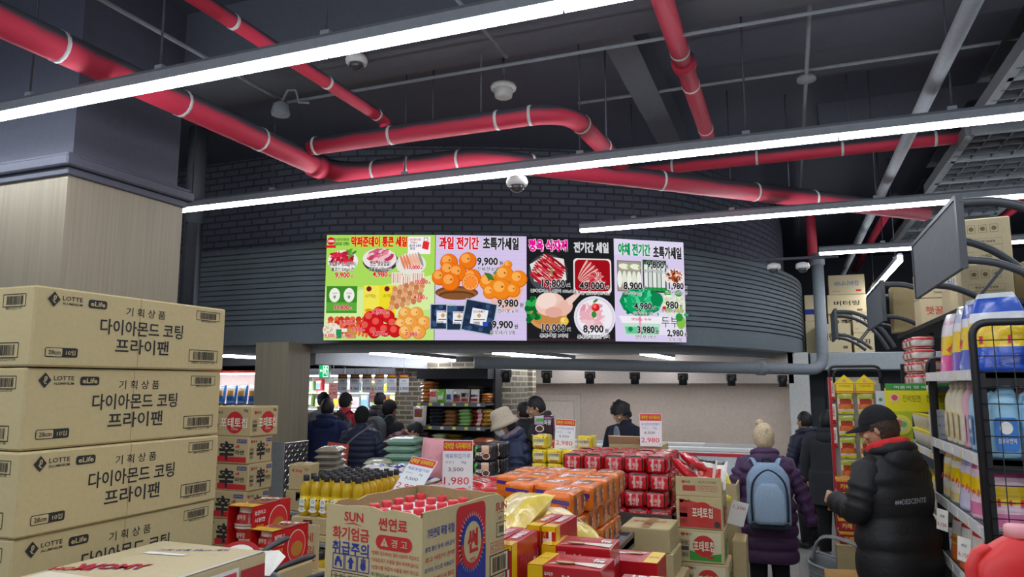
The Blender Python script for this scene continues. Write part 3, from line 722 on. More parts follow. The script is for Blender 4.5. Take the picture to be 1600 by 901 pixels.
price(b, '19,800', -.20, .05, .085, None, '블랙앵거스 LA갈비 600g/1근'); price(b, '49,000', .24, .03, .085, None, '호주산 알꼬리세트 3kg')
price(b, '10,000', -.20, -.45, .085, None, '통통생닭 3마리'); price(b, '8,900', .25, -.46, .085, None, '통통닭볶음탕 3팩')
b.obj('display', t)
# --- 4: vegetables
t, b, w, h = screen(3, 'pale vegetable screen with radishes, cabbage net and bean curd')
b.rect(0, 0, w, h, eC('#dccff2')); b.rect(0, h*.42, w, h*.16, eC('#e4d9f6'), 1.2)
htext(b, '야채 전기간', -.19, h*.40, .14, GN, .40, 4, WH); htext(b, '초특가세일', .23, h*.385, .14, eC('#2d2d33'), .36, 4, WH)
b.rect(-.26, .16, .30, .36, eC('#8c8278'), 3); b.rect(-.26, .16, .27, .33, eC('#a99f92'), 3.2)
for k in range(2): b.disc(-.32 + .14*k, .27, .07, eC('#eef3dd'), 4 + k*.1, 14, .033, 0, -.1); b.disc(-.27 + .14*k, .265, .02, eC('#9cc46a'), 4.3, 10)
for k in range(5): b.disc(-.38 + .06*k, .12, .03, eC(['#f1f4e8', '#e4ead4'][k % 2]), 4.5 + k*.05, 12, .10)
b.rect(.06, .17, .30, .38, eC('#2d4a3a'), 3)
for k in range(5): b.rect(-.05 + .055*k, .17, .045, .28, eC(['#e9ece8', '#d3dcd4'][k % 2]), 4); b.rect(-.05+.055*k, .02, .05, .04, eC('#2f9a4c'), 4.2); b.rect(-.05+.055*k, .32, .05, .03, eC('#1c7a3a'), 4.2)
b.disc(.31, .17, .13, eC('#efe7e2'), 4.4, 18, .10); meat(b, .31, .18, .10, .07, ['#b5502a', '#8f3a1c', '#d47a48', '#7a2e14'], 60, 4.6, .01, .03)
b.disc(-.12, -.13, .27, eC('#0e8f55'), 4, 10, .17); meat(b, -.14, -.12, .2, .11, ['#12a565', '#2cc183', '#0c7c48', '#53d39c'], 70, 4.2, .04, .10); b.disc(.08, -.10, .08, eC('#0d8a50'), 5.4, 14)
for u in (.22, .36): b.disc(u, -.15, .085, eC('#e3e8d4'), 4.4, 14, .13); b.disc(u, -.02, .05, eC('#2f9a3a'), 4.6, 8, .04); meat(b, u, -.12, .05, .07, ['#f4f6e4', '#cfd8b4'], 16, 4.7, .02, .03); b.disc(u, -.22, .06, eC('#7fba4c'), 5, 12, .03)
b.disc(.17, -.2, .025, eC('#d8232a'), 5.5, 10); meat(b, .36, -.2, .04, .04, ['#f3d35a', '#e7c02c'], 8, 5.5, .01, .02)
b.poly([(-.40, -.30), (.15, -.30), (.13, -.38), (-.36, -.38)], eC('#f6f2f8'), 4.6); b.poly([(-.36, -.37), (.12, -.37), (.09, -.52), (-.32, -.52)], eC('#bfe3d2'), 4.4); b.poly([(-.33, -.42), (.09, -.42), (.08, -.50), (-.31, -.50)], eC('#6fc7a0'), 4.5)
b.text('맛있는 두부', -.12, -.335, .03, eC('#d0306a'), .25, .02, 5.4); b.rect(-.14, -.40, .03, .2, eC('#f0a9bd'), 4.8); b.disc(-.26, -.45, .03, eC('#1b8a45'), 5.2, 10)
b.rect(.26, -.38, .32, .26, eC('#e9e4f4'), 4.3); b.rect(.28, -.27, .4, .03, eC('#2fae52'), 4.2); b.text('두부', .24, -.36, .12, eC('#26262c'), .22, .0, 5); b.disc(.38, -.36, .06, eC('#8ac24a'), 5, 10, .08); b.disc(.36, -.30, .05, eC('#2f9a3a'), 5.2, 8)
price(b, '9,800', .07, .30, .08, None, '햇대파쪽파(박스)'); price(b, '8,900', -.22, .04, .085, None, '제주무(박스)'); price(b, '1,980', .33, .06, .075, None, '고사리나물 1봉')
price(b, '4,980', -.10, -.19, .08, None, '양배추(특) 1망'); price(b, '980', .27, -.16, .075, None, '통통콩나물 500g'); price(b, '3,980', -.07, -.46, .08, None, '연두부 1박스'); price(b, '2,980', .30, -.49, .075, None, '두부 1모')
b.obj('display', t)

# ================================================================ CARTONS AND PRODUCTS
KRAFT = M('#c6b588', 'card'); KRAFT2 = M('#c0ac80', 'card'); KRAFT3 = M('#cdbd98', 'card'); KIN = M('#a98f66', 'card')
INK = M('#2b2a2c', 'ink'); INKR = M('#c3262e', 'ink'); INKB = M('#26358f', 'ink'); PAPER = M('#f3f2ec', 'card'); YEL = M('#f6d312', 'gloss'); TAPE = M('#b89d6d', 'gloss')
def carton(w, d, h, m=KRAFT, flap=True):
    """closed corrugated carton, base at z 0, centred"""
    b = MB(); b.box(0, 0, h/2, w, d, h, m, min(.006, h*.04), 1)
    if flap:
        b.frame((0, 0, h), (1, 0, 0), (0, 1, 0)); L = w > d
        b.rect(0, 0, (w if L else .004), (.004 if L else d), KIN, 1)
        b.rect(0, 0, (w*.98 if L else .05), (.05 if L else d*.98), TAPE, 2)
    return b
def fr(b, w, d, h, side):
    """printing frame on a side, origin at that side's lower near corner"""
    if side == '-y': b.frame((-w/2, -d/2, 0), (1, 0, 0), (0, 0, 1))
    elif side == '+x': b.frame((w/2, -d/2, 0), (0, 1, 0), (0, 0, 1))
    elif side == '-x': b.frame((-w/2, d/2, 0), (0, -1, 0), (0, 0, 1))
    elif side == 'top': b.frame((-w/2, -d/2, h), (1, 0, 0), (0, 1, 0))
    return b
def table(name, label, x0, x1, y0, y1, z, col='#8d9094', rim=.06, cat='table', group=None):
    t = thing(name, label, cat, ((x0+x1)/2, (y0+y1)/2, 0), 0, group); w, d = x1-x0, y1-y0
    MB().box(0, 0, z-.02, w, d, .04, M(col, 'plas'), .004).obj('table_top', t)
    b = MB()
    for s_ in (-1, 1): b.box(s_*(w/2-.008), 0, z-.02+rim/2-.02, .016, d, rim+.03, STEEL); b.box(0, s_*(d/2-.008), z-.02+rim/2-.02, w, .016, rim+.03, STEEL)
    b.obj('rim', t)
    for sx in (-1, 1):
        for sy in (-1, 1): MB().box(sx*(w/2-.05), sy*(d/2-.05), (z-.04)/2, .04, .04, z-.04, M('#5d6065', 'plas')).obj('leg', t)
    return t

# ---------------- the tall stack of frying pan cartons
FW, FD, FH = .67, .83, .258
def pan_carton():
    b = carton(FW, FD, FH, KRAFT); b.box(0, 0, FH/2, FW-.01, FD-.01, FH, KRAFT)
    fr(b, FW, FD, FH, '+x')
    b.disc(.062, .219, .0215, INK, 2, 4, .025); b.text('ℓ', .062, .219, .026, KRAFT, None, .01, 3)
    b.text('LOTTE', .128, .2255, .0145, INK, .072, .012); b.text('ALUMINIUM', .128, .208, .008, INK, .072, .012)
    b.rrect(.222, .217, .072, .029, .008, INK, 1); b.text('eLife', .222, .2175, .017, KRAFT, .056, .022, 2)
    b.text('기 획 상 품', .425, .2035, .032, INK, .175, .006)
    b.text('다이아몬드 코팅', .42, .1445, .055, INK, .365, .016); b.text('프라이팬', .42, .079, .055, INK, .235, .016)
    b.rrect(.103, .047, .114, .031, .006, INK, 1); b.rrect(.076, .047, .056, .026, .004, KRAFT, 2); b.text('28cm', .077, .047, .015, INK, .042, .008, 3); b.text('10입', .133, .047, .016, KRAFT, .034, .012, 3)
    b.barcode(.731, .220, .125, .036, INK, 1, 4); b.text('8801252237139', .735, .198, .008, INK, .08, 0)
    b.barcode(.716, .057, .150, .045, INK, 1, 5); b.text('18801252237136', .716, .030, .009, INK, .12, 0)
    b.rect(.40, .13, .003, .25, KIN, .4)
    fr(b, FW, FD, FH, '-y')
    b.barcode(.575, .212, .105, .040, INK, 1, 6); b.text('8801252237139', .575, .187, .009, INK, .075, 0)
    b.barcode(.55, .052, .125, .047, INK, 1, 7); b.text('18801252237136', .55, .023, .009, INK, .11, 0)
    b.outline(.42, .13, .10, .10, .003, INK)
    for i in range(3): b.rect(.42, .105+.025*i, .1, .002, INK); b.text(('품 명', '수 량', '원산지')[i], .40, .118+.025*i, .012, INK, .035, 0)
    return b
pan = pan_carton().obj('frying_pan_carton'); tag(pan, '', 'carton', 'tall stack of frying pan cartons'); PP = Proto(pan)
for i in range(8):
    ztop = 2.165 - .262*i
    j = [(0, 0, 0), (-.012, .004, -.006), (.004, -.006, .004), (-.006, 0, .0), (.006, .004, .004), (0, -.003, 0), (.004, 0, .003), (0, 0, 0)][i]
    PP.put((-2.226-FW/2+j[0], 1.565+FD/2+j[1], ztop-.262), j[2],
           'frying pan carton with black printing, %s in the tall stack' % (('topmost', 'second from the top', 'third from the top', 'fourth from the top', 'fifth from the top', 'sixth from the top', 'second from the floor', 'lowest')[i]))
t = thing('pallet', 'low wooden pallet under the tall stack of frying pan cartons', 'pallet', (-2.56, 1.98, 0)); b = MB()
for i in range(5): b.box(-.3+.15*i, 0, .055, .12, .82, .018, M('#9a7a4c', 'card'))
for y in (-.36, 0, .36): b.box(0, y, .023, .7, .08, .046, M('#8a6c42', 'card'))
b.obj('pallet_board', t)

# ---------------- wide pale carton in front of it with sale strips
w, d, h = .45, .60, .42
t = thing('wide_carton', 'pale carton with a red and yellow sale strip, lowest corner of the picture', 'carton', (-1.87, 1.71, .88))
b = carton(w, d, h, KRAFT3, False); fr(b, w, d, h, 'top')
b.poly([(.01, .02), (.20, .02), (.24, .17), (.08, .2)][0:0] or [(.03, .06), (.28, .06), (.28, .155), (.03, .155)], M('#e9dcc6', 'ink'), 1)
b.text('WOMY', .16, .26, .06, INKR, .22, .03, 2, .35, outline=INKB, ow=.03); b.text('HOME', .07, .20, .04, INKR, .13, .03, 2, .35)
b.text('기획 상품 28cm 세트', .22, .52, .03, INKB, .24, .005, 1, .35)
b.poly([(.10, .42), (.25, .44), (.25, .458), (.10, .45)], PAPER, 2); b.rect(.443, .3, .016, .58, M('#d9d6cc', 'gloss'), 1)
b.obj('carton_body', t)
b = MB(); b.frame((w/2+.001, -d/2, 0), (0, 1, 0), (0, 0, 1)); b.rect(.25, .325, .44, .145, PAPER, 1); b.rect(.25, .323, .42, .125, M('#d8455c', 'ink'), 2); b.text('대박찬스마트', .25, .323, .075, YEL, .40, .02, 4, outline=INK, ow=.04)
b.rect(.535, .31, .11, .15, M('#b4303c', 'ink'), 2); b.text('카드!', .535, .31, .05, M('#e9c4b8', 'ink'), .08, .01, 3)
b.obj('sale_strip', t)
tag(carton(.5, .64, .87, KRAFT2).obj('storage_carton', None, (-1.87, 1.72, .0)), 'large plain carton carrying the pale carton with the sale strip', 'carton')

# ---------------- lidless carton of stove fuel cans
w, d, h = .345, .425, .255; RZ = math.radians(-9)
def fuel_carton(open_):
    b = MB(); q = .006; n = 10; r = random.Random(5)
    if open_:
        b.box(0, 0, .004, w, d, .008, KRAFT)
        for ax, L, off in (('x', w, -d/2), ('x', w, d/2), ('y', d, -w/2), ('y', d, w/2)):
            rag = [h - abs(r.gauss(0, .004)) - (.014 if i in (0, n) and r.random() < .5 else 0) for i in range(n+1)]
            for i in range(n):
                u0, u1 = -L/2 + L*i/n, -L/2 + L*(i+1)/n; s_ = 1 if off > 0 else -1; o2 = off - s_*q
                P4 = lambda u, o, z: (u, o, z) if ax == 'x' else (o, u, z)
                vs = [P4(u0, off, 0), P4(u1, off, 0), P4(u1, off, rag[i+1]), P4(u0, off, rag[i]), P4(u0, o2, 0), P4(u1, o2, 0), P4(u1, o2, rag[i+1]), P4(u0, o2, rag[i])]
                flip = (s_ > 0) == (ax == 'x')
                fs = [(0,1,2,3), (5,4,7,6), (3,2,6,7)]
                b.add(vs, [f[::-1] for f in fs] if flip else fs, lambda k: KIN if k == 1 else KRAFT)
    else: b.box(0, 0, h/2, w, d, h, KRAFT, .004)
    fr(b, w, d, h, '-y')
    b.text('SUN', .105, .222, .026, INKR, .07, .02); b.poly([(.066, .200), (.105, .207), (.142, .198), (.105, .203)], INKR)
    b.text('화기엄금', .095, .175, .036, INKR, .135, .022); b.text('취급주의', .095, .135, .036, INKB, .135, .022)
    for i in range(3):
        u = .052 + .046*i; b.outline(u, .097, .041, .041, .0025, INKB)
        if i == 0: b.disc(u, .104, .008, INKB, 2, 10); b.poly([(u-.014, .085), (u-.008, .082), (u-.004, .098), (u-.012, .102)], INKB); b.poly([(u+.008, .082), (u+.014, .085), (u+.012, .102), (u+.004, .098)], INKB)
        elif i == 1: b.poly([(u-.013, .098), (u+.013, .098), (u, .114)], INKB); b.rect(u, .090, .012, .018, INKB)
        else: b.disc(u, .092, .010, INKB, 2, 10); b.rect(u-.006, .105, .004, .014, INKB); b.rect(u, .108, .004, .016, INKB); b.rect(u+.006, .105, .004, .014, INKB)
    b.outline(.095, .035, .135, .068, .002, INK)
    for i in range(3): b.rect(.095, .058-.022*i if i else .0575, .135, .0015, INK); b.text(('품 명', '수 량', '용 도')[i], .053, .058-.019*i, .012, INK, .03, 0); b.text(('썬연료', '28個入', '연료용')[i], .118, .058-.019*i, .013, INK, .06, 0)
    b.rect(.075, .035, .0015, .068, INK)
    b.text('썬연료', .245, .213, .034, INKR, .10, .025)
    b.rrect(.25, .165, .125, .038, .018, INKR); b.text('경 고', .27, .165, .022, KRAFT, .055, .012, 2); b.poly([(.205, .155), (.232, .155), (.2185, .178)], KRAFT, 2); b.text('!', .2185, .163, .012, INKR, None, .02, 3)
    for i in range(4): b.text(('*밀폐된 장소에서는 절대 사용하지 마십시오.', '*과대조리기 사용을 절대 하지마십시오.', '*삼발이를 뒤집어 사용을 하지 마시오.', '*화기 옆에 놓거나 40도 이상의 장소에 보관하지마십시오.')[i], .255, .135-.019*i, .011, INKR if i < 3 else INK, .165, .006)
    b.barcode(.25, .030, .15, .06, INK, 1, 11)
    fr(b, w, d, h, '+x')
    b.text('기타연료 폭발 위험!', .085, .195, .026, INKB, .13, .02)
    for i in range(6): b.text(('용접 절단 등에 사용금지', '경고 어린이 손에', '라이터 가스로 사용금지', '사용 후 반드시 잠금', '화기 근처에서 사용금지', '통풍이 잘 되는곳 보관')[i], .08, .155-.027*i, .013, INKR if i % 2 else INKB, .135, .008)
    b.rrect(.235, .128, .155, .235, .02, INKR); b.poly([(.160, .02), (.170, .012), (.30, .012), (.312, .02), (.312, .12), (.160, .085)], INKB, 2)
    for k in range(36):
        a = 2*PI*k/36; b.poly([(.235+.058*math.cos(a-.03), .138+.072*math.sin(a-.03)), (.235+.058*math.cos(a+.03), .138+.072*math.sin(a+.03)), (.235+.072*math.cos(a), .138+.088*math.sin(a))], M('#e8d9c8', 'ink'), 3)
    b.disc(.235, .138, .060, INKB, 4, 30, .074); b.poly([(.235+.0605*math.cos(PI*(1+k/12)), .138+.0745*math.sin(PI*(1+k/12))) for k in range(13)], INKR, 4.5); b.disc(.235, .138, .046, KRAFT, 5, 28, .058)
    b.text('썬', .235, .142, .066, INKR, .056, .04, 6); b.text('썬연료', .235, .09, .012, INKR, .03, .01, 6)
    b.text('SUN', .405, .215, .024, INKR, .065, .02); b.poly([(.375, .194), (.405, .200), (.438, .192), (.405, .197)], INKR); b.text('28 캔', .41, .18, .012, INK, .05, 0)
    b.outline(.405, .145, .055, .042, .0025, INK); b.barcode(.405, .145, .04, .03, INK, 1, 3, False); b.text('KC 안전검사필 제품', .40, .098, .022, INKR, .105, .0); b.outline(.40, .098, .115, .028, .0015, INKR); b.barcode(.395, .045, .11, .06, INK, 1, 9)
    return b
fuel = fuel_carton(True).obj('fuel_carton', None, (-1.065, 1.985, 1.255), (0, 0, RZ)); tag(fuel, 'lidless carton of stove fuel cans with red and blue printing', 'carton', 'stove fuel cartons')
f2 = fuel_carton(False).obj('fuel_carton', None, (-1.070, 1.99, .995), (0, 0, RZ)); tag(f2, 'closed fuel carton directly under the lidless one', 'carton', 'stove fuel cartons')
tag(carton(.42, .50, .99, KRAFT2).obj('storage_carton', None, (-1.075, 2.01, .0), (0, 0, RZ)), 'plain carton at the bottom, carrying the fuel cartons', 'carton')
can = thing('fuel_can', '', 'gas can', (0, 0, 0), 0, 'fuel cans in the lidless carton')
MB().lathe([(.030, 0), (.033, .004), (.033, .17)], M('#e9e7e3', 'gloss'), 20).obj('can_body', can)
MB().lathe([(.0335, .165), (.0372, .172), (.0368, .184), (.029, .195), (.020, .202), (.0175, .206)], M('#f1f1f0', 'gloss'), 20).obj('shoulder', can)
MB().lathe([(.0175, .203), (.0188, .204), (.0182, .220), (.0155, .2225), (.012, .2205)], M('#e0303f', 'gloss'), 18).obj('cap', can)
CP = Proto(can); Rz = Matrix.Rotation(RZ, 3, 'Z')
for i in range(7):
    for j in range(4):
        p = Rz @ Vector((-w/2 + .046 + .0842*j, -d/2 + .038 + .0582*i, 0))
        CP.put((-1.065+p.x, 1.985+p.y, 1.265), rnd.uniform(0, 6), scale=(.86, .86, 1), label='red capped fuel can, %s row from the warning end, %s from the oil bottle side' % (ORD[i], ORD[j]))

# ---------------- red twin-bowl noodle packs
def bowl_pack():
    t = thing('bowl_noodle_pack', '', 'noodle pack', (0, 0, 0), 0, 'red bowl noodle packs'); w, d, h = .165, .33, .205
    RDC = M('#d01f24', 'gloss'); b = MB(); q = .004
    b.box(0, 0, q/2, w, d, q, M('#e8c21a', 'gloss')); b.box(-w/2+q/2, 0, h/2, q, d, h, RDC); b.box(w/2-q/2, 0, h/2, q, d, h, RDC); b.box(0, 0, h-q/2, w, d, q, RDC)
    fr(b, w, d, h, 'top'); b.rect(w/2, .045, w, .09, M('#f0c91c', 'gloss'), 1); b.disc(w/2, .19, .072, M('#f1e3cf', 'gloss'), 2, 24, .115); b.disc(w/2, .19, .066, M('#a8552a', 'gloss'), 3, 24, .107)
    for k in range(26): b.disc(w/2+rnd.uniform(-.04, .04), .19+rnd.uniform(-.08, .08), .012, M(rnd.choice(['#c98a3e', '#7a2f1a', '#e0b35f', '#5a2416']), 'gloss'), 4+k*.01, 8, .006, 0, rnd.uniform(0, 3))
    b.text('왕뚜껑', w/2+.01, .24, .055, PAPER, .12, .03, 6, .25, outline=INK, ow=.03); b.text('더 커진', w/2, .03, .02, RDC, .07, .02, 3)
    fr(b, w, d, h, '+x'); b.disc(.22, .10, .085, M('#f1e3cf', 'gloss'), 1, 24); b.disc(.22, .10, .08, M('#e2373b', 'gloss'), 2, 24); b.disc(.22, .085, .055, M('#c98a3e', 'gloss'), 3, 20, .04)
    for k in range(4): b.text(('얼큰하고', '시원한', '왕뚜껑', '맛')[k], .06, .17-.036*k, .022, PAPER if k < 2 else YEL, .09 if k < 2 else .06, .015, 2)
    b.rect(.165, .008, .33, .016, M('#e8c21a', 'gloss'), 1)
    b.obj('sleeve', t)
    for zz, up in ((.005, 1), (.203, -1)):
        for yy in (-.083, .083):
            b = MB(); P_ = [(.048, 0), (.052, .004), (.056, .03), (.074, .072), (.078, .078), (.079, .084), (.076, .086)]
            P_ = [(r, zz + up*z_*1.12) for r, z_ in P_]
            if up < 0: P_ = P_[::-1]
            b.lathe(P_, lambda i: M('#d01f24', 'gloss') if 1 < (i if up > 0 else 5-i) < 4 else M('#f3efe9', 'gloss'), 22, 0, yy)
            zc = zz + up*.055; b.frame((0, yy-.066, zc), (1, 0, 0), (0, 0, 1)); b.text('왕뚜껑', 0, 0, .026, PAPER, .055, .02, 4); b.obj('bowl', t)
    return t
BP = Proto(bowl_pack())
BP.put((-2.60, 3.11, 1.04), math.radians(2), 'red bowl noodle pack behind the other, touching the ramen cartons', scale=(.92, .92, .98))
BP.put((-2.27, 2.86, 1.01), math.radians(-4), 'red bowl noodle pack closest to the pan handles, in front of a like pack', scale=(.82, .72, .86))
tag(carton(.18, .36, 1.038, KRAFT2).obj('storage_carton', None, (-2.60, 3.11, 0)), 'tall plain carton under the rear red bowl noodle pack', 'carton')
tag(carton(.17, .30, 1.008, KRAFT2).obj('storage_carton', None, (-2.27, 2.86, 0)), 'tall plain carton under the front red bowl noodle pack', 'carton')

# ---------------- frying pans beside the pale carton
def frying_pan(): 
    t = thing('frying_pan', '', 'frying pan', (0, 0, 0), 0, 'loose frying pans'); b = MB()
    prof = [(.001, 0), (.105, 0), (.125, .02), (.142, .045), (.139, .046), (.121, .022), (.102, .004), (.001, .003)]
    vs = []; n = 28; fs = []
    for r, z_ in prof:
        for k in range(n): vs.append((r*math.cos(2*PI*k/n), r*math.sin(2*PI*k/n), z_))
    for i in range(len(prof)-1):
        for k in range(n): l = (k+1) % n; fs.append((i*n+k, i*n+l, (i+1)*n+l, (i+1)*n+k))
    b.add(vs, fs, lambda i: M('#2a2b2e', 'plas') if i < 3*n else M('#9a9da1', 'gloss'), True); b.obj('pan_bowl', t)
    MB().tube([(.135, 0, .038), (.17, 0, .05), (.22, 0, .058), (.28, 0, .064), (.325, 0, .066), (.34, 0, .066)], [.010, .011, .014, .0165, .017, .011], M('#2b2d31', 'plas'), 12, True, .7).obj('handle', t); grip = t.children[-1]
    MB().tube([(.309, 0, .0705), (.309, 0, .0755)], .010, M('#0c0c0d', 'plas'), 10).obj('hanging_hole', grip)
    return t
FP = Proto(frying_pan())
for i, (x, y, z_, a, l) in enumerate(((-1.90, 2.22, 1.03, 66, 'black handled frying pan lowest in the pile beside the pale carton'), (-1.935, 2.225, 1.085, 76, 'black handled frying pan in the middle of the pile beside the pale carton'), (-1.965, 2.235, 1.14, 96, 'black handled frying pan on top of the pile beside the pale carton'))):
    FP.put((x, y, z_), math.radians(a), l)
tag(carton(.32, .34, 1.028, KRAFT2).obj('storage_carton', None, (-1.94, 2.22, 0)), 'plain carton standing under the loose frying pans', 'carton')
b = MB(); b.add([(-.08, -.07, 0), (.08, -.07, .006), (.085, .06, .012), (.05, .08, .022), (-.08, .07, .006)], [(0, 1, 2, 3, 4)], PAPER); b.add([(-.08, -.07, -.0015), (.08, -.07, .0045), (.085, .06, .0105), (.05, .08, .0205), (-.08, .07, .0045)], [(4, 3, 2, 1, 0)], PAPER)
tag(b.obj('paper_sleeve', None, (-1.86, 2.22, 1.19), (.25, .1, .3)), 'crumpled sheet of thin paper lying on the frying pans', 'paper')
b = MB(); b.tube([(0, 0, 0), (0, 0, .002)], .09, M('#b3262f', 'card'), 26, smooth=False); b.tube([(0, 0, .002), (0, 0, .003)], .072, PAPER, 26, smooth=False); b.frame((0, 0, .0032), (1, 0, 0), (0, 1, 0)); b.text('28', 0, 0, .04, INKR, None, .02)
tag(b.obj('round_label', None, (-1.93, 2.19, 1.20), (.75, 0, .35)), 'round red edged paper label stuck in the frying pans', 'label')

# ---------------- ramen cartons behind the tall stack
def logo(b, u, v, s_, txt='농심'):
    b.disc(u, v, s_*.5, INKR, 1, 14); b.poly([(u-s_*.18, v+s_*.55), (u+s_*.18, v+s_*.55), (u, v+s_*.05)], KRAFT, 2); b.text(txt, u+s_*1.35, v, s_*.75, INK, s_*1.5, .02)
def smallprint(b, u, v, w, h, seed=0):
    b.barcode(u, v+h*.33, w, h*.26, INK, 1, seed); b.rect(u, v, w*.9, h*.24, M('#4a4540', 'ink')); b.barcode(u, v-h*.33, w*.9, h*.26, INK, 1, seed+1)
def chip_face(b, L, h):
    logo(b, L*.14, h*.80, h*.13); b.text('60g', L*.86, h*.86, h*.12, INK, None, .02); smallprint(b, L*.12, h*.36, L*.18, h*.42)
    b.disc(L*.6, h*.46, h*.37, INKR, 1, 26); b.text('포테토칩', L*.58, h*.46, h*.34, M('#efe0c4', 'ink'), L*.66, .03, 3, outline=M('#8e1a20', 'ink'), ow=.02); b.text('오리지널', L*.6, h*.24, h*.07, M('#efe0c4', 'ink'), None, .01, 3)
def shin_face(b, L, h, band):
    logo(b, L*.13, h*.82, h*.13); smallprint(b, L*.12, h*.38, L*.18, h*.42, 3); b.rect(L*.84, h*.83, L*.22, h*.14, M('#2c3f8c', 'ink')); b.text('얼큰한맛', L*.84, h*.83, h*.08, KRAFT, L*.19, .01, 2)
    if band: b.rect(L*.62, h*.15, L*.66, h*.2, INKR, .6); b.poly([(L*.29, h*.25), (L*.5, h*.25), (L*.5, h*.34), (L*.36, h*.30)], INKR, .6)
    b.text('辛', L*.50, h*.47, h*.72, INK, L*.36, .04, 2); b.text('라면', L*.80, h*.42, h*.17, INK, L*.20, .02, 2); b.poly([(L*.68, h*.60), (L*.78, h*.70), (L*.79, h*.60)], INKR, 2)
w, d, h = .40, .31, .228
b = carton(w, d, h, KRAFT2); fr(b, w, d, h, '-y'); b.lo = .0008; chip_face(b, w, h); fr(b, w, d, h, '+x'); chip_face(b, d, h)
tag(b.obj('chip_carton', None, (-3.88-w/2, 4.5+d/2, 1.443)), 'potato chip carton with round red emblem, on top of the ramen cartons', 'carton')
w, d, h = .42, .27, .205; b = carton(w, d, h, KRAFT2); fr(b, w, d, h, '-y'); shin_face(b, w, h, True); fr(b, w, d, h, '+x'); shin_face(b, d, h, False)
sh = b.obj('ramen_carton'); tag(sh, '', 'carton', 'stacked ramen cartons'); SP = Proto(sh)
for i in range(7): SP.put((-3.895-w/2+rnd.uniform(-.01, .01), 4.5+d/2+rnd.uniform(-.004, .012), 1.443-.2062*(i+1)), rnd.uniform(-.012, .012), 'ramen carton with a big brushed character, %s below the potato chip carton' % ORD[i])

# ---------------- oil bottles
def oil_bottle():
    t = thing('oil_bottle', '', 'bottle', (0, 0, 0), 0, 'oil bottles')
    def glass(nt, b):
        b.inputs['Base Color'].default_value = lin('#e6c42a') + (1,); b.inputs['Roughness'].default_value = .08; b.inputs['Transmission Weight'].default_value = .35; b.inputs['IOR'].default_value = 1.2; b.inputs['Coat Weight'].default_value = .6
    g = bpy.data.materials.get('oil_in_clear_plastic') or special('oil_in_clear_plastic', glass)
    MB().lathe([(.034, 0), (.037, .006), (.037, .13), (.0355, .135), (.037, .14), (.0365, .165), (.031, .190), (.020, .208), (.0165, .214), (.0165, .222)], g, 16).obj('bottle_body', t); body = t.children[0]
    MB().lathe([(.0190, .216), (.0195, .218), (.0195, .250), (.0175, .253)], M('#26262b', 'plas'), 14).obj('cap', t)
    b = MB(); b.lathe([(.0376, .010), (.0376, .122)], M('#e8c81a', 'gloss'), 16)
    b.frame((0, -.0395, 0), (1, 0, 0), (0, 0, 1)); b.rect(0, .066, .038, .085, PAPER, 0); b.disc(0, .090, .010, M('#1d9a55', 'ink'), 1, 12); b.disc(0, .090, .006, PAPER, 2, 10); b.text('카놀라유', 0, .058, .014, INK, .034, .02, 1); b.rect(0, .04, .02, .003, M('#777777', 'ink'), 1)
    for s_ in (-1, 1): b.disc(s_*.024, .035, .007, M('#f4f0c0', 'ink'), -1.2, 8); b.disc(s_*.0255, .10, .006, M('#3a3a30', 'ink'), -3.2, 6)
    b.obj('bottle_label', body); return t
OB = Proto(oil_bottle())
for j in range(7):
    for i in range(6):
        OB.put((-2.98+.079*i, 4.00+.079*j, 1.005), rnd.uniform(-.2, .2), 'black capped oil bottle on the upper tray, %s row, %s from the pillar side' % (ORD[j], ORD[i]))
b = MB(); w, d, h = .50, .60, .10; b.box(0, 0, h/2, w, d, h, KRAFT2, .004); fr(b, w, d, h, '-y'); b.rect(.13, .065, .07, .04, M('#5a2f24', 'ink')); b.text('1.8L', .13, .065, .02, KRAFT, None, .02, 2); b.rect(.30, .05, .05, .1, M('#d8c21a', 'ink')); b.barcode(.42, .06, .12, .05, INK, 1, 8)
tag(b.obj('tray_carton', None, (-2.79, 4.235, .903)), 'shallow carton tray under the upper oil bottles, with a yellow band', 'carton')
b = MB(); b.box(0, 0, .02, .52, .62, .04, KRAFT, .004); b.box(.10, -.305, .02, .05, .012, .05, M('#2a6fc4', 'gloss')); tag(b.obj('tray_carton', None, (-2.79, 4.235, .860)), 'thin carton sheet with a blue tab under the oil tray', 'carton')
table('display_table', 'table under the oil bottles, hidden by cartons', -3.1, -2.5, 3.92, 4.56, .858, rim=.0)
for j in range(2):
    for i in range(5):
        OB.put((-2.93+.085*i, 3.63+.085*j, .625), rnd.uniform(-.2, .2), 'oil bottle standing below the tray, %s row, %s from the ramen cartons' % (('outer', 'inner')[j], ORD[i]))
table('display_table', 'low stand under the lower oil bottles', -3.02, -2.48, 3.56, 3.80, .625, rim=.0)
b = MB(); b.box(0, 0, .12, .10, .006, .24, KRAFT3, .002); b.frame((0, -.0035, .12), (1, 0, 0), (0, 0, 1)); b.text('세', -.01, .05, .05, INKR, None, -.0); b.text('일', .0, -.02, .05, INKR, None, -.0); b.poly([(-.03, -.08), (.03, -.075), (.03, -.07), (-.03, -.074)], INKR)
tag(b.obj('cardboard_card', None, (-2.56, 3.50, .82), (0, 0, .1)), 'small cardboard card with red handwriting standing by the lower oil bottles', 'card')
tag(carton(.3, .14, .82, KRAFT2).obj('storage_carton', None, (-2.60, 3.47, 0)), 'plain carton under the small cardboard card', 'carton')

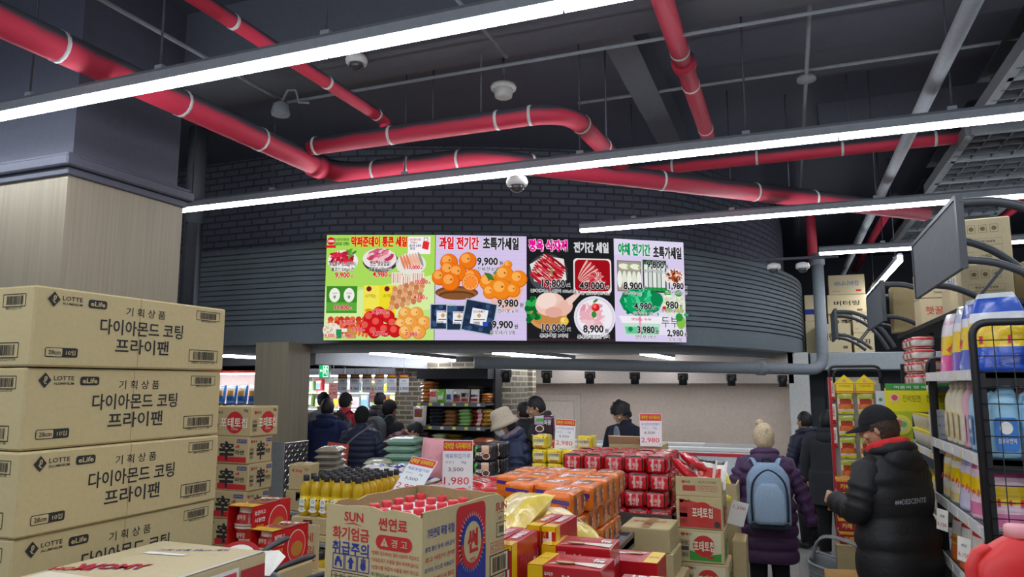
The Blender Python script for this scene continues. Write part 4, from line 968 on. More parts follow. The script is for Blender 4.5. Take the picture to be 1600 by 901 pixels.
# ---------------- bags: one builder for flour, grain and snacks
def bag(name, w, l, h, base, seed, prints=(), wr=.06, kind='film', a=3.0, cat='bag', n=12):
    mb = M(base, kind); pr = [(u0, u1, v0, v1, M(c, kind)) for u0, u1, v0, v1, c in prints]
    def mf(u, v, top):
        for u0, u1, v0, v1, c in pr:
            if top and u0 <= u <= u1 and v0 <= v <= v1: m_ = c; return m_
        return mb
    def mf2(u, v, top):
        r_ = mb
        for u0, u1, v0, v1, c in pr:
            if u0 <= u <= u1 and v0 <= v <= v1: r_ = c
        return r_
    o = MB().pillow(w, l, h, mf2, n, n, wr, seed, 0, a).obj(name); tag(o, '', cat); return o
# red frying flour bags
protos = [Proto(bag('flour_bag', .19, .27, .062, '#d3202c', 11+k, ((-.75, .75, -.55, .15, '#efe2d8'), (-.75, .75, -.25, .0, ['#b5182a', '#d8c9b6', '#c2352f'][k]), (-.5, .5, .3, .6, '#f0d7cf'), (-1, 1, .86, 1, '#f3e9e4')), .10)) for k in range(3)]
for j in range(5):
    for i in range(5):
        x, y = -2.42+.195*i, 4.12+.27*j
        if y > 5.05 and x > -1.9: pass
        protos[(i*2+j) % 3].put((x+rnd.uniform(-.012, .012), y+rnd.uniform(-.015, .015), 1.032+rnd.uniform(0, .004)), (rnd.uniform(-.05, .05), rnd.uniform(-.08, .08), rnd.uniform(-.12, .12)),
            'red frying flour bag in the lower layer, %s row, %s from the oil bottles' % (ORD[j], ORD[i]), 'red frying flour bags')
for j in range(4):
    for i in range(4):
        x, y = -2.30+.205*i, 4.26+.28*j
        protos[(i+j) % 3].put((x+rnd.uniform(-.02, .02), y+rnd.uniform(-.02, .02), 1.098+rnd.uniform(0, .006)), (rnd.uniform(-.10, .10), rnd.uniform(-.12, .12), rnd.uniform(-.25, .25)),
            'glossy red flour bag on top of the pile, %s row, %s from the oil bottles' % (ORD[j], ORD[i]), 'red frying flour bags')
table('display_table', 'table under the red flour bags', -2.53, -1.60, 3.95, 5.36, 1.03, rim=.03)
# batter flour (red and yellow) and blue flour bags by the oil
fb = [Proto(bag('flour_bag', .17, .25, .06, '#e9e6df', 31+k, ((-.8, .8, -.6, .1, ['#2f3f9a', '#3b50b4'][k]), (-.8, .8, .3, .6, '#cfd6e8'), (-.3, .3, -.3, -.1, '#f0ece2')), .10)) for k in range(2)]
for j in range(4):
    for i in range(4):
        fb[(i+j) % 2].put((-3.38+.195*i, 4.98+.19*j, 1.032+.055*(j % 2)+rnd.uniform(0, .01)), (rnd.uniform(-.15, .15), rnd.uniform(-.15, .15), rnd.uniform(-.4, .4)), 'white and blue flour bag, %s row behind the oil bottles, %s from the gray sacks' % (ORD[j], ORD[i]), 'white and blue flour bags')
yb = [Proto(bag('starch_bag', .16, .24, .06, '#d9d2a8', 41+k, ((-.8, .8, -.5, .3, ['#c9b23a', '#6a6a62'][k]), (-.4, .4, -.2, .1, '#efe9cf'), (-.8, .8, .5, .75, '#8a3a2c')), .10)) for k in range(2)]
for j in range(2):
    for i in range(4): yb[(i+j) % 2].put((-3.32+.175*i, 4.70+.12*j, 1.04+.05*j), (rnd.uniform(-.1, .2), rnd.uniform(-.15, .15), rnd.uniform(-.3, .3)), 'pale yellow starch bag, %s row behind the oil bottles, %s from the gray sacks' % (('nearer', 'farther')[j], ORD[i]), 'pale yellow starch bags')
table('display_table', 'table under the blue flour bags, behind the oil bottles', -3.52, -2.71, 4.60, 5.70, 1.03, rim=.03)
w, d, h = .18, .18, .20; b = carton(w, d, h, KRAFT2); fr(b, w, d, h, '-y'); b.text('4.2kg', .07, .15, .03, INKR, .09, .02); b.text('박스', .16, .16, .025, INK, None, 0)
tag(carton(.2, .2, .162, KRAFT2).obj('storage_carton', None, (-3.75, 5.0, .836)), 'plain low carton under the small carton beside the gray sacks', 'carton')
tag(b.obj('small_carton', None, (-3.75, 5.0, 1.0), (0, 0, .2)), 'small carton with red figures standing beside the gray sacks', 'carton')
gs = Proto(bag('grain_sack', .20, .32, .062, '#8d8578', 51, ((-.6, .6, -.5, .5, '#a59d8e'), (-.9, .9, .8, 1, '#6d655a')), .05))
for i in range(9): gs.put((-3.73+rnd.uniform(-.012, .012), 5.34+rnd.uniform(-.01, .01), .84+.0515*i), rnd.uniform(-.08, .08)+.3, 'gray grain sack in the stack by the shoppers, %s from the bottom' % ORD[i], 'stacked gray grain sacks')
table('display_table', 'stand under the gray grain sacks', -3.98, -3.545, 4.86, 5.58, .835, rim=.0)
ms = Proto(bag('rice_bag', .36, .46, .085, '#9fc0ae', 61, ((-.7, .7, -.6, .3, '#b9d4c4'), (-.5, .5, -.3, -.1, '#2f5f4c'), (-.9, .9, .8, 1, '#7fa493')), .04))
for i in range(6): ms.put((-3.98+rnd.uniform(-.02, .02), 7.06, .80+.078*i), rnd.uniform(-.1, .1)+.2, 'mint green rice bag in the stack before the grain shelves, %s from the bottom' % ORD[i], 'stacked mint rice bags')
table('display_table', 'stand under the mint green rice bags', -4.36, -3.62, 6.74, 7.34, .795, rim=.0)
ws = Proto(bag('rice_bag', .30, .40, .07, '#d3d6b9', 63, ((-.6, .6, -.5, .3, '#e4e6cf'), (-.4, .4, -.2, .1, '#7a9a4c')), .05))
for i in range(4): ws.put((-4.20+.02*i, 6.80, .80+.063*i), .35+rnd.uniform(-.15, .15), 'pale yellow rice bag leaning on the mint stack, %s from the bottom' % ORD[i], 'pale rice bags')
tag(bag('pink_sack', .26, .36, .16, '#d99aa2', 71, (), .12, 'cloth'), 'soft pink sack showing behind the tall price card', 'sack'); o = bpy.data.objects['pink_sack']; o.location = (-2.80, 5.50, 1.20); o.rotation_euler = (1.35, .1, .5)
tag(carton(.3, .3, .17, KRAFT2).obj('storage_carton', None, (-2.86, 5.55, 1.03), (0, 0, .4)), 'plain carton under the soft pink sack', 'carton')

# ---------------- film wrapped multipacks
def rpack(name, w, d, h, col, seed, prints=(), rnd_=.022, kind='film', sub=6):
    """rounded, film wrapped pack standing on z 0; prints: (face, u0, u1, v0, v1, colour) with u, v in 0..1"""
    bm_ = bmesh.new(); bmesh.ops.create_cube(bm_, size=1); bmesh.ops.subdivide_edges(bm_, edges=list(bm_.edges), cuts=sub-1, use_grid_fill=True)
    base = M(col, kind); sl = [base]; fm = []
    for f in bm_.faces:
        c = f.calc_center_median(); n = f.normal
        k = '-y' if n.y < -.5 else '+y' if n.y > .5 else '+x' if n.x > .5 else '-x' if n.x < -.5 else 'top' if n.z > .5 else 'bot'
        u, v = {'-y': (c.x, c.z), '+y': (-c.x, c.z), '+x': (c.y, c.z), '-x': (-c.y, c.z)}.get(k, (c.x, c.y)); u += .5; v += .5; mm = base
        for F, u0, u1, v0, v1, cc in prints:
            if F == k and u0 <= u <= u1 and v0 <= v <= v1: mm = M(cc, kind)
        fm.append(mm)
    for v in bm_.verts:
        p = v.co.copy(); q = Vector((p.x*w, p.y*d, p.z*h)); inn = Vector((max(-w/2+rnd_, min(w/2-rnd_, q.x)), max(-d/2+rnd_, min(d/2-rnd_, q.y)), max(-h/2+rnd_, min(h/2-rnd_, q.z))))
        dd_ = q - inn
        if dd_.length > 1e-6: q = inn + dd_.normalized()*min(dd_.length, rnd_)
        k = noise.noise(Vector((p.x*5+seed, p.y*5, p.z*5+seed*2)))*.006; q += q.normalized()*k
        v.co = q + Vector((0, 0, h/2))
    b = MB(); bm_.verts.index_update(); b.add([tuple(v.co) for v in bm_.verts], [[v.index for v in f.verts] for f in bm_.faces], lambda i: fm[i], True); bm_.free()
    return b
OR = '#ee7a1c'
def orange(seed):
    w, d, h = .148, .238, .122
    b = rpack('noodle_multipack', w, d, h, OR, seed, [('top', .1, .9, .15, .85, '#e58a4a'), ('+x', .1, .42, .1, .92, '#a9603a'), ('+x', .58, .9, .1, .92, '#a9603a')], .02, 'film', 8)
    fr(b, w, d, h, '+x')
    for u in (.062, .176): b.text('오징어', u, .062, .03, M('#5a3446', 'ink'), .055, .01, 3, PI/2); b.text('짬뽕', u+.018, .062, .02, M('#f3d9c4', 'ink'), .05, .01, 3, PI/2)
    fr(b, w, d, h, '-y'); b.poly([(.012, .078), (.136, .066), (.136, .086), (.012, .096)], M('#4a2a96', 'film'), 3); b.text('1+4', .11, .06, .018, M('#4a2a96', 'ink'), None, .01, 4); b.text('오징어짬뽕', .05, .035, .02, M('#b4502a', 'ink'), .07, .01, 3)
    fr(b, w, d, h, 'top'); b.text('오징어', .074, .14, .045, M('#7a4b5f', 'ink'), .10, .02, 3); b.text('짬뽕', .074, .09, .035, M('#f3ded0', 'ink'), .07, .02, 3)
    o = b.obj('noodle_multipack'); return tag(o, '', 'noodle pack', 'orange noodle multipacks')
OP = [Proto(orange(k)) for k in range(2)]
for L in range(3):
    for r in range(4):
        for c in range(4):
            top = L == 2
            if top and ((r == 0 and c > 0) or (r == 1 and c > 2)): continue
            if not top and not (c == 0 or (r == 0 and c == 1)): continue
            x = -1.015 - .155*c + (.03 if top and r > 0 else 0) + rnd.uniform(-.004, .004); y = 3.335 + .248*r + rnd.uniform(-.004, .004) - (0 if not top else .02)
            OP[(r+c+L) % 2].put((x, y, .988+.124*L), rnd.uniform(-.02, .02), 'orange noodle multipack, %s layer, %s row from the cookie boxes, %s from the aisle' % (('bottom', 'middle', 'top')[L], ORD[r], ORD[c]))
tag(carton(.46, .92, .245, KRAFT2).obj('storage_carton', None, (-1.345-.02, 3.72, .988)), 'plain carton hidden inside the orange noodle pile', 'carton') if False else None
for i, (yy, dd_) in enumerate(((3.83, .72),)):
    tag(carton(.44, dd_, .244, KRAFT2).obj('storage_carton', None, (-1.335, yy, .988)), 'plain carton buried in the pile of orange noodle multipacks', 'carton')
table('display_table', 'steel rimmed table under the orange noodle multipacks', -1.595, -.875, 3.16, 4.22, .985, rim=.045)

# red bowl noodle multipacks, four layers of five columns
def redpack(seed):
    w, d, h = .146, .20, .112; b = rpack('bowl_multipack', w, d, h, '#d01f2a', seed, [('-y', 0, 1, .86, 1, '#241d20'), ('-y', 0, .1, 0, 1, '#2a1f22'), ('-y', .9, 1, 0, 1, '#2a1f22'), ('-y', .28, .36, .1, .8, '#e8b9bd'), ('-y', .62, .68, .15, .8, '#e2a0a6'), ('-y', .44, .56, .3, .7, '#e23a40'), ('top', .1, .9, 0, .12, '#2a1f22'), ('top', .2, .8, .4, .7, '#ef6a5e')], .03, 'film', 10)  # the pale upright stripes are film highlights put into the colour
    fr(b, w, d, h, '-y'); b.text('육개장', .073, .05, .026, M('#f4dcd8', 'ink'), .075, .01, 5); b.text('사발면', .073, .026, .014, M('#f4dcd8', 'ink'), .05, .0, 5)
    return tag(b.obj('bowl_multipack'), '', 'noodle pack', 'red bowl noodle multipacks')
RP = [Proto(redpack(k)) for k in range(3)]
for L in range(4):
    for r in range(3):
        for c in range(5):
            if r > 0 and L < 3 and c > 0: continue
            x = -.845 - .147*c + (-.025 if L % 2 else 0) + rnd.uniform(-.006, .006); y = 4.985 + .206*r + .02*L + rnd.uniform(-.008, .008)
            RP[(L+r+c) % 3].put((x, y, .912+.113*L), rnd.uniform(-.03, .03), 'red bowl noodle multipack, %s layer, %s row, %s from the chip cartons' % (('bottom', 'second', 'third', 'top')[L], ORD[r], ORD[c]))
tag(carton(.56, .39, .338, KRAFT2).obj('storage_carton', None, (-1.225, 5.335, .912)), 'plain carton buried in the pile of red bowl noodle multipacks', 'carton')
table('display_table', 'steel rimmed table under the red bowl noodle multipacks', -1.60, -.742, 4.85, 5.56, .91, '#7b7e82', .115)
# yellow noodle packs
def yellowpack(seed):
    w, d, h = .122, .20, .108; b = rpack('noodle_multipack', w, d, h, '#e6cf1e', seed, [('-y', .1, .9, .3, .8, '#efe7b4'), ('-y', .2, .8, .05, .28, '#c98f3a'), ('top', .1, .9, .1, .9, '#ecd94a'), ('+x', .1, .3, .1, .9, '#d8b818'), ('+x', .6, .8, .1, .9, '#f0e488')], .02, 'film', 8)
    fr(b, w, d, h, '-y'); b.text('안성탕면', .061, .066, .022, INK, .085, .015, 4); b.disc(.10, .09, .006, INKR, 4, 8); return tag(b.obj('noodle_multipack'), '', 'noodle pack', 'yellow noodle multipacks')
YP = [Proto(yellowpack(k)) for k in range(2)]
for L in range(3):
    for c in range(4):
        if L == 2 and c in (1, 2) : continue
        YP[(L+c) % 2].put((-1.56-.127*c, 5.74, 1.10+.111*L), rnd.uniform(-.04, .04), 'yellow noodle multipack in the %s layer, %s from the open carton flap' % (('bottom', 'middle', 'top')[L], ORD[c]))
table('display_table', 'table under the yellow noodle multipacks', -2.02, -1.47, 5.62, 5.86, 1.098, rim=.0)
# black noodle packs and red snack packs next to the woman in the bucket hat
b = rpack('x', .165, .20, .13, '#23262a', 3, [('-y', .0, .14, .3, .9, '#35b04a'), ('-y', .35, .7, .5, .95, '#d9b79a'), ('top', .2, .8, .2, .8, '#3b3f44')], .02, 'film', 8)
fr(b, .165, .20, .13, '-y'); b.disc(.10, .04, .032, PAPER, 3, 18, .026); b.disc(.10, .041, .026, M('#6d3f1e', 'film'), 4, 16, .02); b.text('짜장', .045, .055, .03, PAPER, .05, .02, 4); b.disc(.022, .105, .012, M('#3fca5a', 'film'), 4, 10)
BKP = Proto(tag(b.obj('noodle_multipack'), '', 'noodle pack', 'black noodle multipacks'))
for L in range(2):
    BKP.put((-2.335, 5.48, 1.10+.133*L), rnd.uniform(-.05, .05)+.2, 'black noodle multipack with a bowl picture, %s of the front pair' % (('lower', 'upper')[L]))
b = rpack('x', .12, .20, .13, '#b01e1c', 5, [('-y', .35, .65, 0, 1, '#d6d02a'), ('-y', .38, .62, .2, .8, '#4aa02c'), ('-y', .7, 1, .3, .7, '#d85a2a')], .02, 'film', 8); fr(b, .12, .2, .13, '-y'); b.text('매운라면', .06, .065, .02, INK, .08, .02, 4, PI/2)
SKP = Proto(tag(b.obj('noodle_multipack'), '', 'noodle pack', 'red spicy noodle packs'))
for L in range(2):
    for c in range(2): SKP.put((-2.625+.128*c, 5.47-.01*c, 1.10+.133*L), rnd.uniform(-.05, .05)+.25, 'red noodle pack with a green and yellow band, %s layer, %s from the pink sack' % (('lower', 'upper')[L], ORD[c]))
for L in range(2): BKP.put((-2.33, 5.71, 1.10+.133*L), .1, 'black noodle multipack behind the front pair, %s one' % ('lower', 'upper')[L])
table('display_table', 'table under the black noodle multipacks', -2.70, -2.24, 5.38, 5.59, 1.098, rim=.0)
table('display_table', 'narrow table behind the black noodle multipacks', -2.46, -2.22, 5.60, 5.82, 1.098, rim=.0)

# ---------------- yellow bread flour sacks, cookie boxes
yp = Proto(bag('bread_bag', .22, .34, .095, '#eccf5c', 81, ((-.5, .5, -.15, .6, '#f0dca0'), (-.3, .3, .15, .5, '#e2cf9c'), (-.6, .6, -.85, -.35, '#e7c56a'), (-.28, .28, -.6, -.42, '#3a2a22')), .10))
yp.put((-1.075, 2.84, 1.265), (.50, -.06, -.40), 'soft yellow bag leaning above the upright cookie boxes', 'soft yellow bags')
yp.put((-1.24, 3.06, 1.22), (.1, .05, -1.0), 'soft yellow bag behind, half hidden by the leaning one', 'soft yellow bags')
yp.put((-.96, 3.03, 1.21), (.15, .12, .9), 'soft yellow bag tucked against the orange multipacks', 'soft yellow bags')
bb = bag('brown_bag', .16, .22, .09, '#c9a36c', 83, ((-.5, .5, -.3, .3, '#b58a58'),), .10, 'card'); bb.location = (-1.16, 2.64, 1.145); bb.rotation_euler = (.1, 0, .3); tag(bb, 'brown paper bag between the fuel carton and the yellow bags', 'bag')
CR = M('#c01a26', 'gloss'); CY = M('#f2c714', 'gloss')
def stick_box():
    w, d, h = .052, .27, .19; b = MB(); b.box(0, 0, h/2, w, d, h, CR, .002)
    fr(b, w, d, h, 'top'); b.rect(w/2, .03, w*.98, .06, CY, 1); b.text('빼빼로', w/2, .16, .03, PAPER, .12, .01, 2, PI/2); b.poly([(.01, .10), (.042, .16), (.042, .25), (.01, .25)], M('#d8546a', 'gloss'), 1)
    fr(b, w, d, h, '-y'); b.rect(w/2, h-.008, w*.98, .016, CY, 1); b.rect(w*.33, .085, w*.5, .13, M('#e6e2dc', 'gloss'), 1); b.rect(w*.62, .145, w*.22, .06, PAPER, 1); b.rect(w*.33, .085, .004, .10, M('#c78a3a', 'gloss'), 2); b.text('Choco', w*.2, .165, .012, CY, .03, .0, 2, PI/2); b.rect(w*.78, .09, w*.15, .05, PAPER, 1); b.rect(w*.7, .02, w*.3, .03, PAPER, 1)
    fr(b, w, d, h, '+x'); b.rect(.025, h/2, .05, h, CY, 1); b.text('Pepero', .16, .12, .05, M('#e0596a', 'gloss'), .15, .0, 1); b.text('초코', .23, .08, .03, PAPER, .06, .02, 2, PI/2)
    return tag(b.obj('cookie_stick_box'), '', 'cookie box', 'upright cookie stick boxes')
KP = Proto(stick_box())
for i, (x, y, z_, l) in enumerate(((-.955, 2.40, 1.14, 'upright red cookie stick box, beside the fuel carton'), (-.895, 2.38, 1.14, 'upright red cookie stick box, nearest the cake boxes'), (-.905, 2.71, 1.14, 'red cookie stick box in the back row, beside the soft yellow bags'), (-.845, 2.705, 1.14, 'red cookie stick box in the back row, beside the orange multipacks'))):
    KP.put((x, y, z_), rnd.uniform(-.03, .03), l)
def cake_box():
    w, d, h = .285, .21, .148; b = MB(); b.box(0, 0, h/2, w, d, h, CR, .002)
    fr(b, w, d, h, '-y'); b.rect(.03, h/2, .06, h*.99, CY, 1); b.text('실속형', .03, h*.62, .022, INK, .042, .02, 2); b.text('30봉', .03, h*.25, .012, INK, None, .0, 2); b.text('오리온', .085, h*.82, .014, PAPER, .035, .01, 2); b.text('초코파이', .098, h*.60, .026, PAPER, .066, .03, 2); b.text('情', .156, h*.62, .06, PAPER, .05, .03, 2); b.disc(.21, h*.30, .04, M('#4a2316', 'gloss'), 2, 20, .028); b.disc(.21, h*.26, .036, M('#f0dfc0', 'gloss'), 3, 18, .01); b.text('orion pie', .20, h*.75, .012, M('#d8546a', 'gloss'), .05, 0, 2)
    fr(b, w, d, h, 'top'); b.rect(.03, d/2, .06, d, CY, 1); b.text('실속형', .03, .11, .02, M('#8a6a10', 'ink'), .04, .01, 2); b.text('Choco Pie', .16, .16, .04, M('#d9656a', 'gloss'), .15, .0, 2); b.poly([(.07, .03), (.16, .06), (.28, .03), (.28, .10), (.2, .09), (.1, .075)], M('#f0e6d4', 'gloss'), 2); b.disc(.13, .06, .04, M('#5a2a1a', 'gloss'), 3, 16, .018); b.disc(.13, .067, .038, M('#e8cf9a', 'gloss'), 4, 16, .012); b.text('情', .245, .14, .06, PAPER, .05, .03, 3)
    fr(b, w, d, h, '+x'); b.rect(.105, h/2, .19, h*.8, M('#b31a25', 'gloss'), 1); b.text('초코파이 情', .105, .08, .03, PAPER, .13, .02, 2)
    return tag(b.obj('cake_box'), '', 'cake box', 'red cake boxes')
KB = Proto(cake_box())
for x, y, z_, a, l in ((-.705, 2.38, 1.135, -.02, 'red and yellow cake box in front, its writing facing out'), (-.735, 2.605, 1.15, .03, 'red cake box lying higher, right behind the front one'), (-.60, 2.79, 1.075, 3.12, 'red cake box with its yellow end towards the plain cartons'), (-.485, 2.46, 1.06, 1.58, 'cake box low beside the front one, turned sideways'), (-.375, 2.60, .998, 3.2, 'lowest cake box, only its yellow corner showing')):
    KB.put((x, y, z_), a, l, scale=(.86, .84, .88))
tag(carton(.60, .62, .885, KRAFT2).obj('storage_carton', None, (-.51, 2.62, 0)), 'plain carton under the cake boxes', 'carton')
tag(carton(.30, .40, .222, KRAFT2).obj('storage_carton', None, (-.69, 2.60, .888)), 'plain carton lifting the front cake box', 'carton') if False else None
b = MB(); b.box(0, 0, 0, .235, .16, .246, KRAFT2, .003); tag(b.obj('storage_carton', None, (-.705, 2.385, .888+.1235)), 'plain carton lifting the front cake box', 'carton')
b = MB(); b.box(0, 0, 0, .23, .16, .26, KRAFT2, .003); tag(b.obj('storage_carton', None, (-.735, 2.61, .888+.1305)), 'plain carton lifting the cake box behind', 'carton')
for x, y, ww, dd_, hh, l in ((-.60, 2.80, .24, .16, .186, 'plain carton lifting the cake box with the far yellow end'), (-.485, 2.46, .16, .22, .171, 'plain carton lifting the sideways cake box'), (-.375, 2.60, .2, .16, .109, 'plain carton lifting the lowest cake box')):
    b = MB(); b.box(0, 0, 0, ww, dd_, hh, KRAFT2, .003); tag(b.obj('storage_carton', None, (x, y, .887+hh/2)), l, 'carton')
b = MB(); b.box(0, 0, 0, .30, .62, 1.138, KRAFT2, .004); tag(b.obj('storage_carton', None, (-.97, 2.58, .569)), 'tall plain carton under the upright cookie stick boxes', 'carton')
b = MB(); b.box(0, 0, 0, .40, .20, 1.20, KRAFT2, .004); tag(b.obj('storage_carton', None, (-1.12, 3.0, .601)), 'plain carton under the soft yellow bags', 'carton')

# ---------------- plain cartons under the red packs, chip cartons
w, d, h = .29, .34, .139; b = carton(w, d, h, KRAFT); fr(b, w, d, h, 'top'); b.text('맛있는 라면', .14, .20, .05, INKR, .2, .01, 3, .1); b.text('X', .14, .12, .07, INK, .07, .0, 3)
PC = Proto(tag(b.obj('plain_carton'), '', 'carton', 'plain cartons under the red packs'))
for i in range(7): PC.put((-.855+[0, .018, .06, .05, .05, .05, .05][i], 4.61, .142*(6-i)), rnd.uniform(-.01, .01), 'plain brown carton below the red multipacks, %s from the top' % ORD[i])
w, d, h = .29, .32, .205
def chip2(col, lab):
    b = carton(w, d, h, KRAFT); fr(b, w, d, h, '-y')
    if col == 'r': b.poly([(.02, .01), (.28, .01), (.28, .13), (.21, .15), (.12, .17), (.02, .185)], M('#c2433c', 'ink'), 1)
    else: b.poly([(.075, .015), (.27, .015), (.27, .065), (.18, .05), (.075, .075)], M('#3f9a3c', 'ink'), 1); b.poly([(.075, .075), (.18, .05), (.27, .065), (.27, .19), (.075, .19)], M('#d9cfae', 'ink'), 1)
    logo(b, .035, .175, .026, '농심'); smallprint(b, .045, .085, .055, .11)
    b.disc(.165, .105, .068, M('#c8352f', 'ink'), 2, 26, .066); b.text('포테토칩', .165, .105, .065, M('#efe0c4', 'ink'), .13, .03, 4, outline=M('#8e1a20', 'ink'), ow=.02)
    if col == 'r': b.disc(.255, .035, .02, M('#4a3f3a', 'ink'), 3, 12)
    else: b.poly([(.18, .035), (.22, .03), (.23, .045), (.19, .045)], INKR, 3)
    fr(b, w, d, h, '+x'); b.rect(.12, .08, .12, .12, M('#6a9a4a' if col != 'r' else '#b4433c', 'ink'), 1); smallprint(b, .25, .1, .07, .1, 2); return b
G2 = 'potato chip cartons beside the aisle'
CG = Proto(tag(chip2('g', 0).obj('chip_carton'), '', 'carton', G2))
for i in range(4): CG.put((-.583+[0, .02, .0, .01][i], 5.02, .717-.2075*i), rnd.uniform(-.012, .012), 'green banded chip carton, %s below the lidless chip carton' % ORD[i])
tag(carton(.29, .32, .092, KRAFT2).obj('storage_carton', None, (-.575, 5.02, 0)), 'low plain carton at the foot of the chip cartons', 'carton')
# lidless one with its front flap standing up
t = thing('chip_carton', 'lidless red banded chip carton holding snack bags, on top of the chip cartons', 'carton', (-.585, 5.02, .924), 0, G2)
b = chip2('r', 0); b.obj('carton_body', t)
b = MB(); b.box(0, -d/2+.004, h+.06, w, .008, .12, KRAFT, .002); b.frame((-w/2, -d/2-.0005, h), (1, 0, 0), (0, 0, 1)); logo(b, .05, .09, .02, '농심'); b.rect(.085, .05, .08, .035, M('#b54a40', 'ink'), 1); b.text('파손주의 주방용품', .2, .09, .014, INK, .11, .0); b.outline(.2, .05, .12, .03, .002, M('#b54a40', 'ink')); b.text('취급 주의 상하', .2, .05, .014, INKR, .10, 0)
b.obj('front_flap', t); MB().box(w/2-.004, 0, h+.045, .008, d*.95, .09, KRAFT, .002).obj('side_flap', t); MB().box(-w/2+.004, 0, h+.03, .008, d*.95, .06, KRAFT, .002).obj('side_flap', t)
sb = [Proto(bag('snack_bag', .15, .22, .06, c, 90+k, pr, .10)) for k, (c, pr) in enumerate((('#c8242a', ((-.7, .7, -.5, .0, '#efe9e4'), (-.7, .7, .1, .4, '#2a2426'))), ('#e9e2d8', ((-.7, .7, -.4, .3, '#c8352f'), (-.8, .8, .6, 1, '#2a2426'))), ('#d8c83a', ((-.7, .7, -.5, .2, '#c9742a'), (-.6, .6, .3, .6, '#8a2a20'))), ('#7ab02c', ((-.7, .7, -.5, .2, '#e9e4d8'), (-.6, .6, .3, .6, '#c8352f')))))]
for k, (i, x, y, z_, r_, l) in enumerate(((0, -.69, 4.98, 1.25, (.5, .5, .9), 'red snack bag lying on the stacked bowl side of the lidless chip carton'), (0, -.64, 5.04, 1.30, (.3, .45, .7), 'red and black snack bag on top of the lidless chip carton'), (1, -.56, 5.02, 1.24, (1.0, .1, .1), 'white and red snack bag standing inside the lidless chip carton'), (1, -.48, 5.04, 1.22, (.9, -.2, -.3), 'white snack bag at the aisle corner of the lidless chip carton'), (0, -.60, 5.12, 1.22, (.9, .1, .3), 'red snack bag at the back of the lidless chip carton'))):
    sb[i].put((x, y, z_), r_, l, 'snack bags in the chip cartons')
w, d, h = .40, .36, 1.02
t = thing('snack_carton', 'tall lidless brown carton behind the chip cartons, filled with green snack bags', 'carton', (-.60, 5.70, 0))
b = carton(w, d, h, KRAFT); b.obj('carton_body', t); MB().box(0, -d/2+.005, h+.055, w, .008, .11, KRAFT).obj('front_flap', t); MB().box(w/2-.005, 0, h+.05, .008, d*.96, .1, KRAFT).obj('side_flap', t)
for k, (i, x, y, z_, r_, l) in enumerate(((3, -0.70, 5.62, 1.08, (.6, .2, .5), 'green snack bag on the tall brown carton'), (2, -0.60, 5.66, 1.09, (.5, -.1, -.3), 'yellow snack bag beside the green one on the tall brown carton'), (2, -0.50, 5.60, 1.07, (.9, -.3, .2), 'yellow snack bag at the aisle corner of the tall brown carton'))):
    sb[i].put((x, y, z_), r_, l, 'snack bags in the tall carton')
tag(carton(.09, .26, .80, KRAFT2).obj('aisle_carton', None, (-.375, 5.34, 0)), 'narrow brown carton at the aisle edge behind the chip cartons', 'carton')
sb[3].put((-.375, 5.14, .55), (1.4, 0, .1), 'green snack bag hanging on the aisle side of the chip cartons', 'snack bags in the chip cartons') if False else None
b = MB(); b.box(0, 0, .06, .11, .003, .16, PAPER, .001); b.frame((0, -.002, .06), (1, 0, 0), (0, 0, 1)); b.text('1,200', 0, .04, .025, INKR, .08, .0); tag(b.obj('hanging_card', None, (-.385, 5.16, .93), (.15, .25, .3)), 'white card hanging off the aisle corner of the chip cartons', 'card')

# carton with raised flap behind the red packs
t = thing('flap_carton', 'lidless carton behind the red multipacks with one flap raised', 'carton', (-1.15, 5.80, 0))
MB().box(0, 0, .69, .42, .28, 1.38, KRAFT, .004).obj('carton_body', t)
b = MB(); b.add([(-.21, -.14, 1.38), (.14, -.14, 1.38), (.12, -.20, 1.44), (-.20, -.20, 1.44), (-.21, -.132, 1.38), (.14, -.132, 1.38), (.12, -.192, 1.445), (-.20, -.192, 1.445)], [(0,1,2,3),(7,6,5,4),(3,2,6,7),(0,4,5,1),(1,5,6,2),(0,3,7,4)], KRAFT3)
b.frame((.06, -.205, 1.395), (1, 0, 0), (0, .1, 1)); b.text('농심', 0, .02, .025, INK, None, .02, 3); b.obj('flap', t)

# ---------------- handwritten price cards
def price_card(name_, prod, old, new, label, loc, rot, w=.205, h=.30, group='handwritten price cards', stick=0):
    t = thing('price_card', label, 'price sign', loc, 0, group); t.rotation_euler = rot
    b = MB(); b.box(0, 0, h/2, w, .004, h, M('#e9eef0', 'gloss'), .001); b.frame((0, -.0025, 0), (1, 0, 0), (0, 0, 1)); b.lo = .0006
    b.rect(0, h*.885, w*.96, h*.20, M('#d8353d', 'ink'), 1); b.text('대박왕 식자재마트', 0, h*.885, h*.13, M('#f7e31a', 'ink'), w*.88, .01, 3, outline=INK, ow=.02)
    b.text(prod, 0, h*.68, h*.09, M('#2d55b0', 'ink'), w*.84, -.002, 1); b.text('판매가', -w*.26, h*.555, h*.05, M('#9a9a9a', 'ink'), w*.28, 0, 1); b.text('1kg', w*.20, h*.555, h*.075, M('#2d55b0', 'ink'), None, -.003, 1)
    b.text(old, -w*.06, h*.41, h*.085, INK, w*.5, -.002, 1); b.text(new, -w*.03, h*.18, h*.17, M('#d8232f', 'ink'), w*.82, .002, 1); b.text('원', w*.40, h*.07, h*.05, INK, None, 0, 1)
    b.obj('card', t)
    if stick: MB().box(0, .006, -stick/2+.03, .012, .006, stick+.06, KRAFT).obj('stick', t)
    return t
price_card('a', '해표튀김가루', '3,500', '1,980', 'tall price card in the red flour bags reading 1,980', (-2.11, 4.46, 1.14), (-.05, 0, .30), .205, .33, stick=.1)
price_card('b', '해표부침가루', '3,500', '2,980', 'slanting price card beside the tall one, behind the fuel carton', (-2.31, 4.10, 1.155), (-.75, .12, -.12), .20, .28)
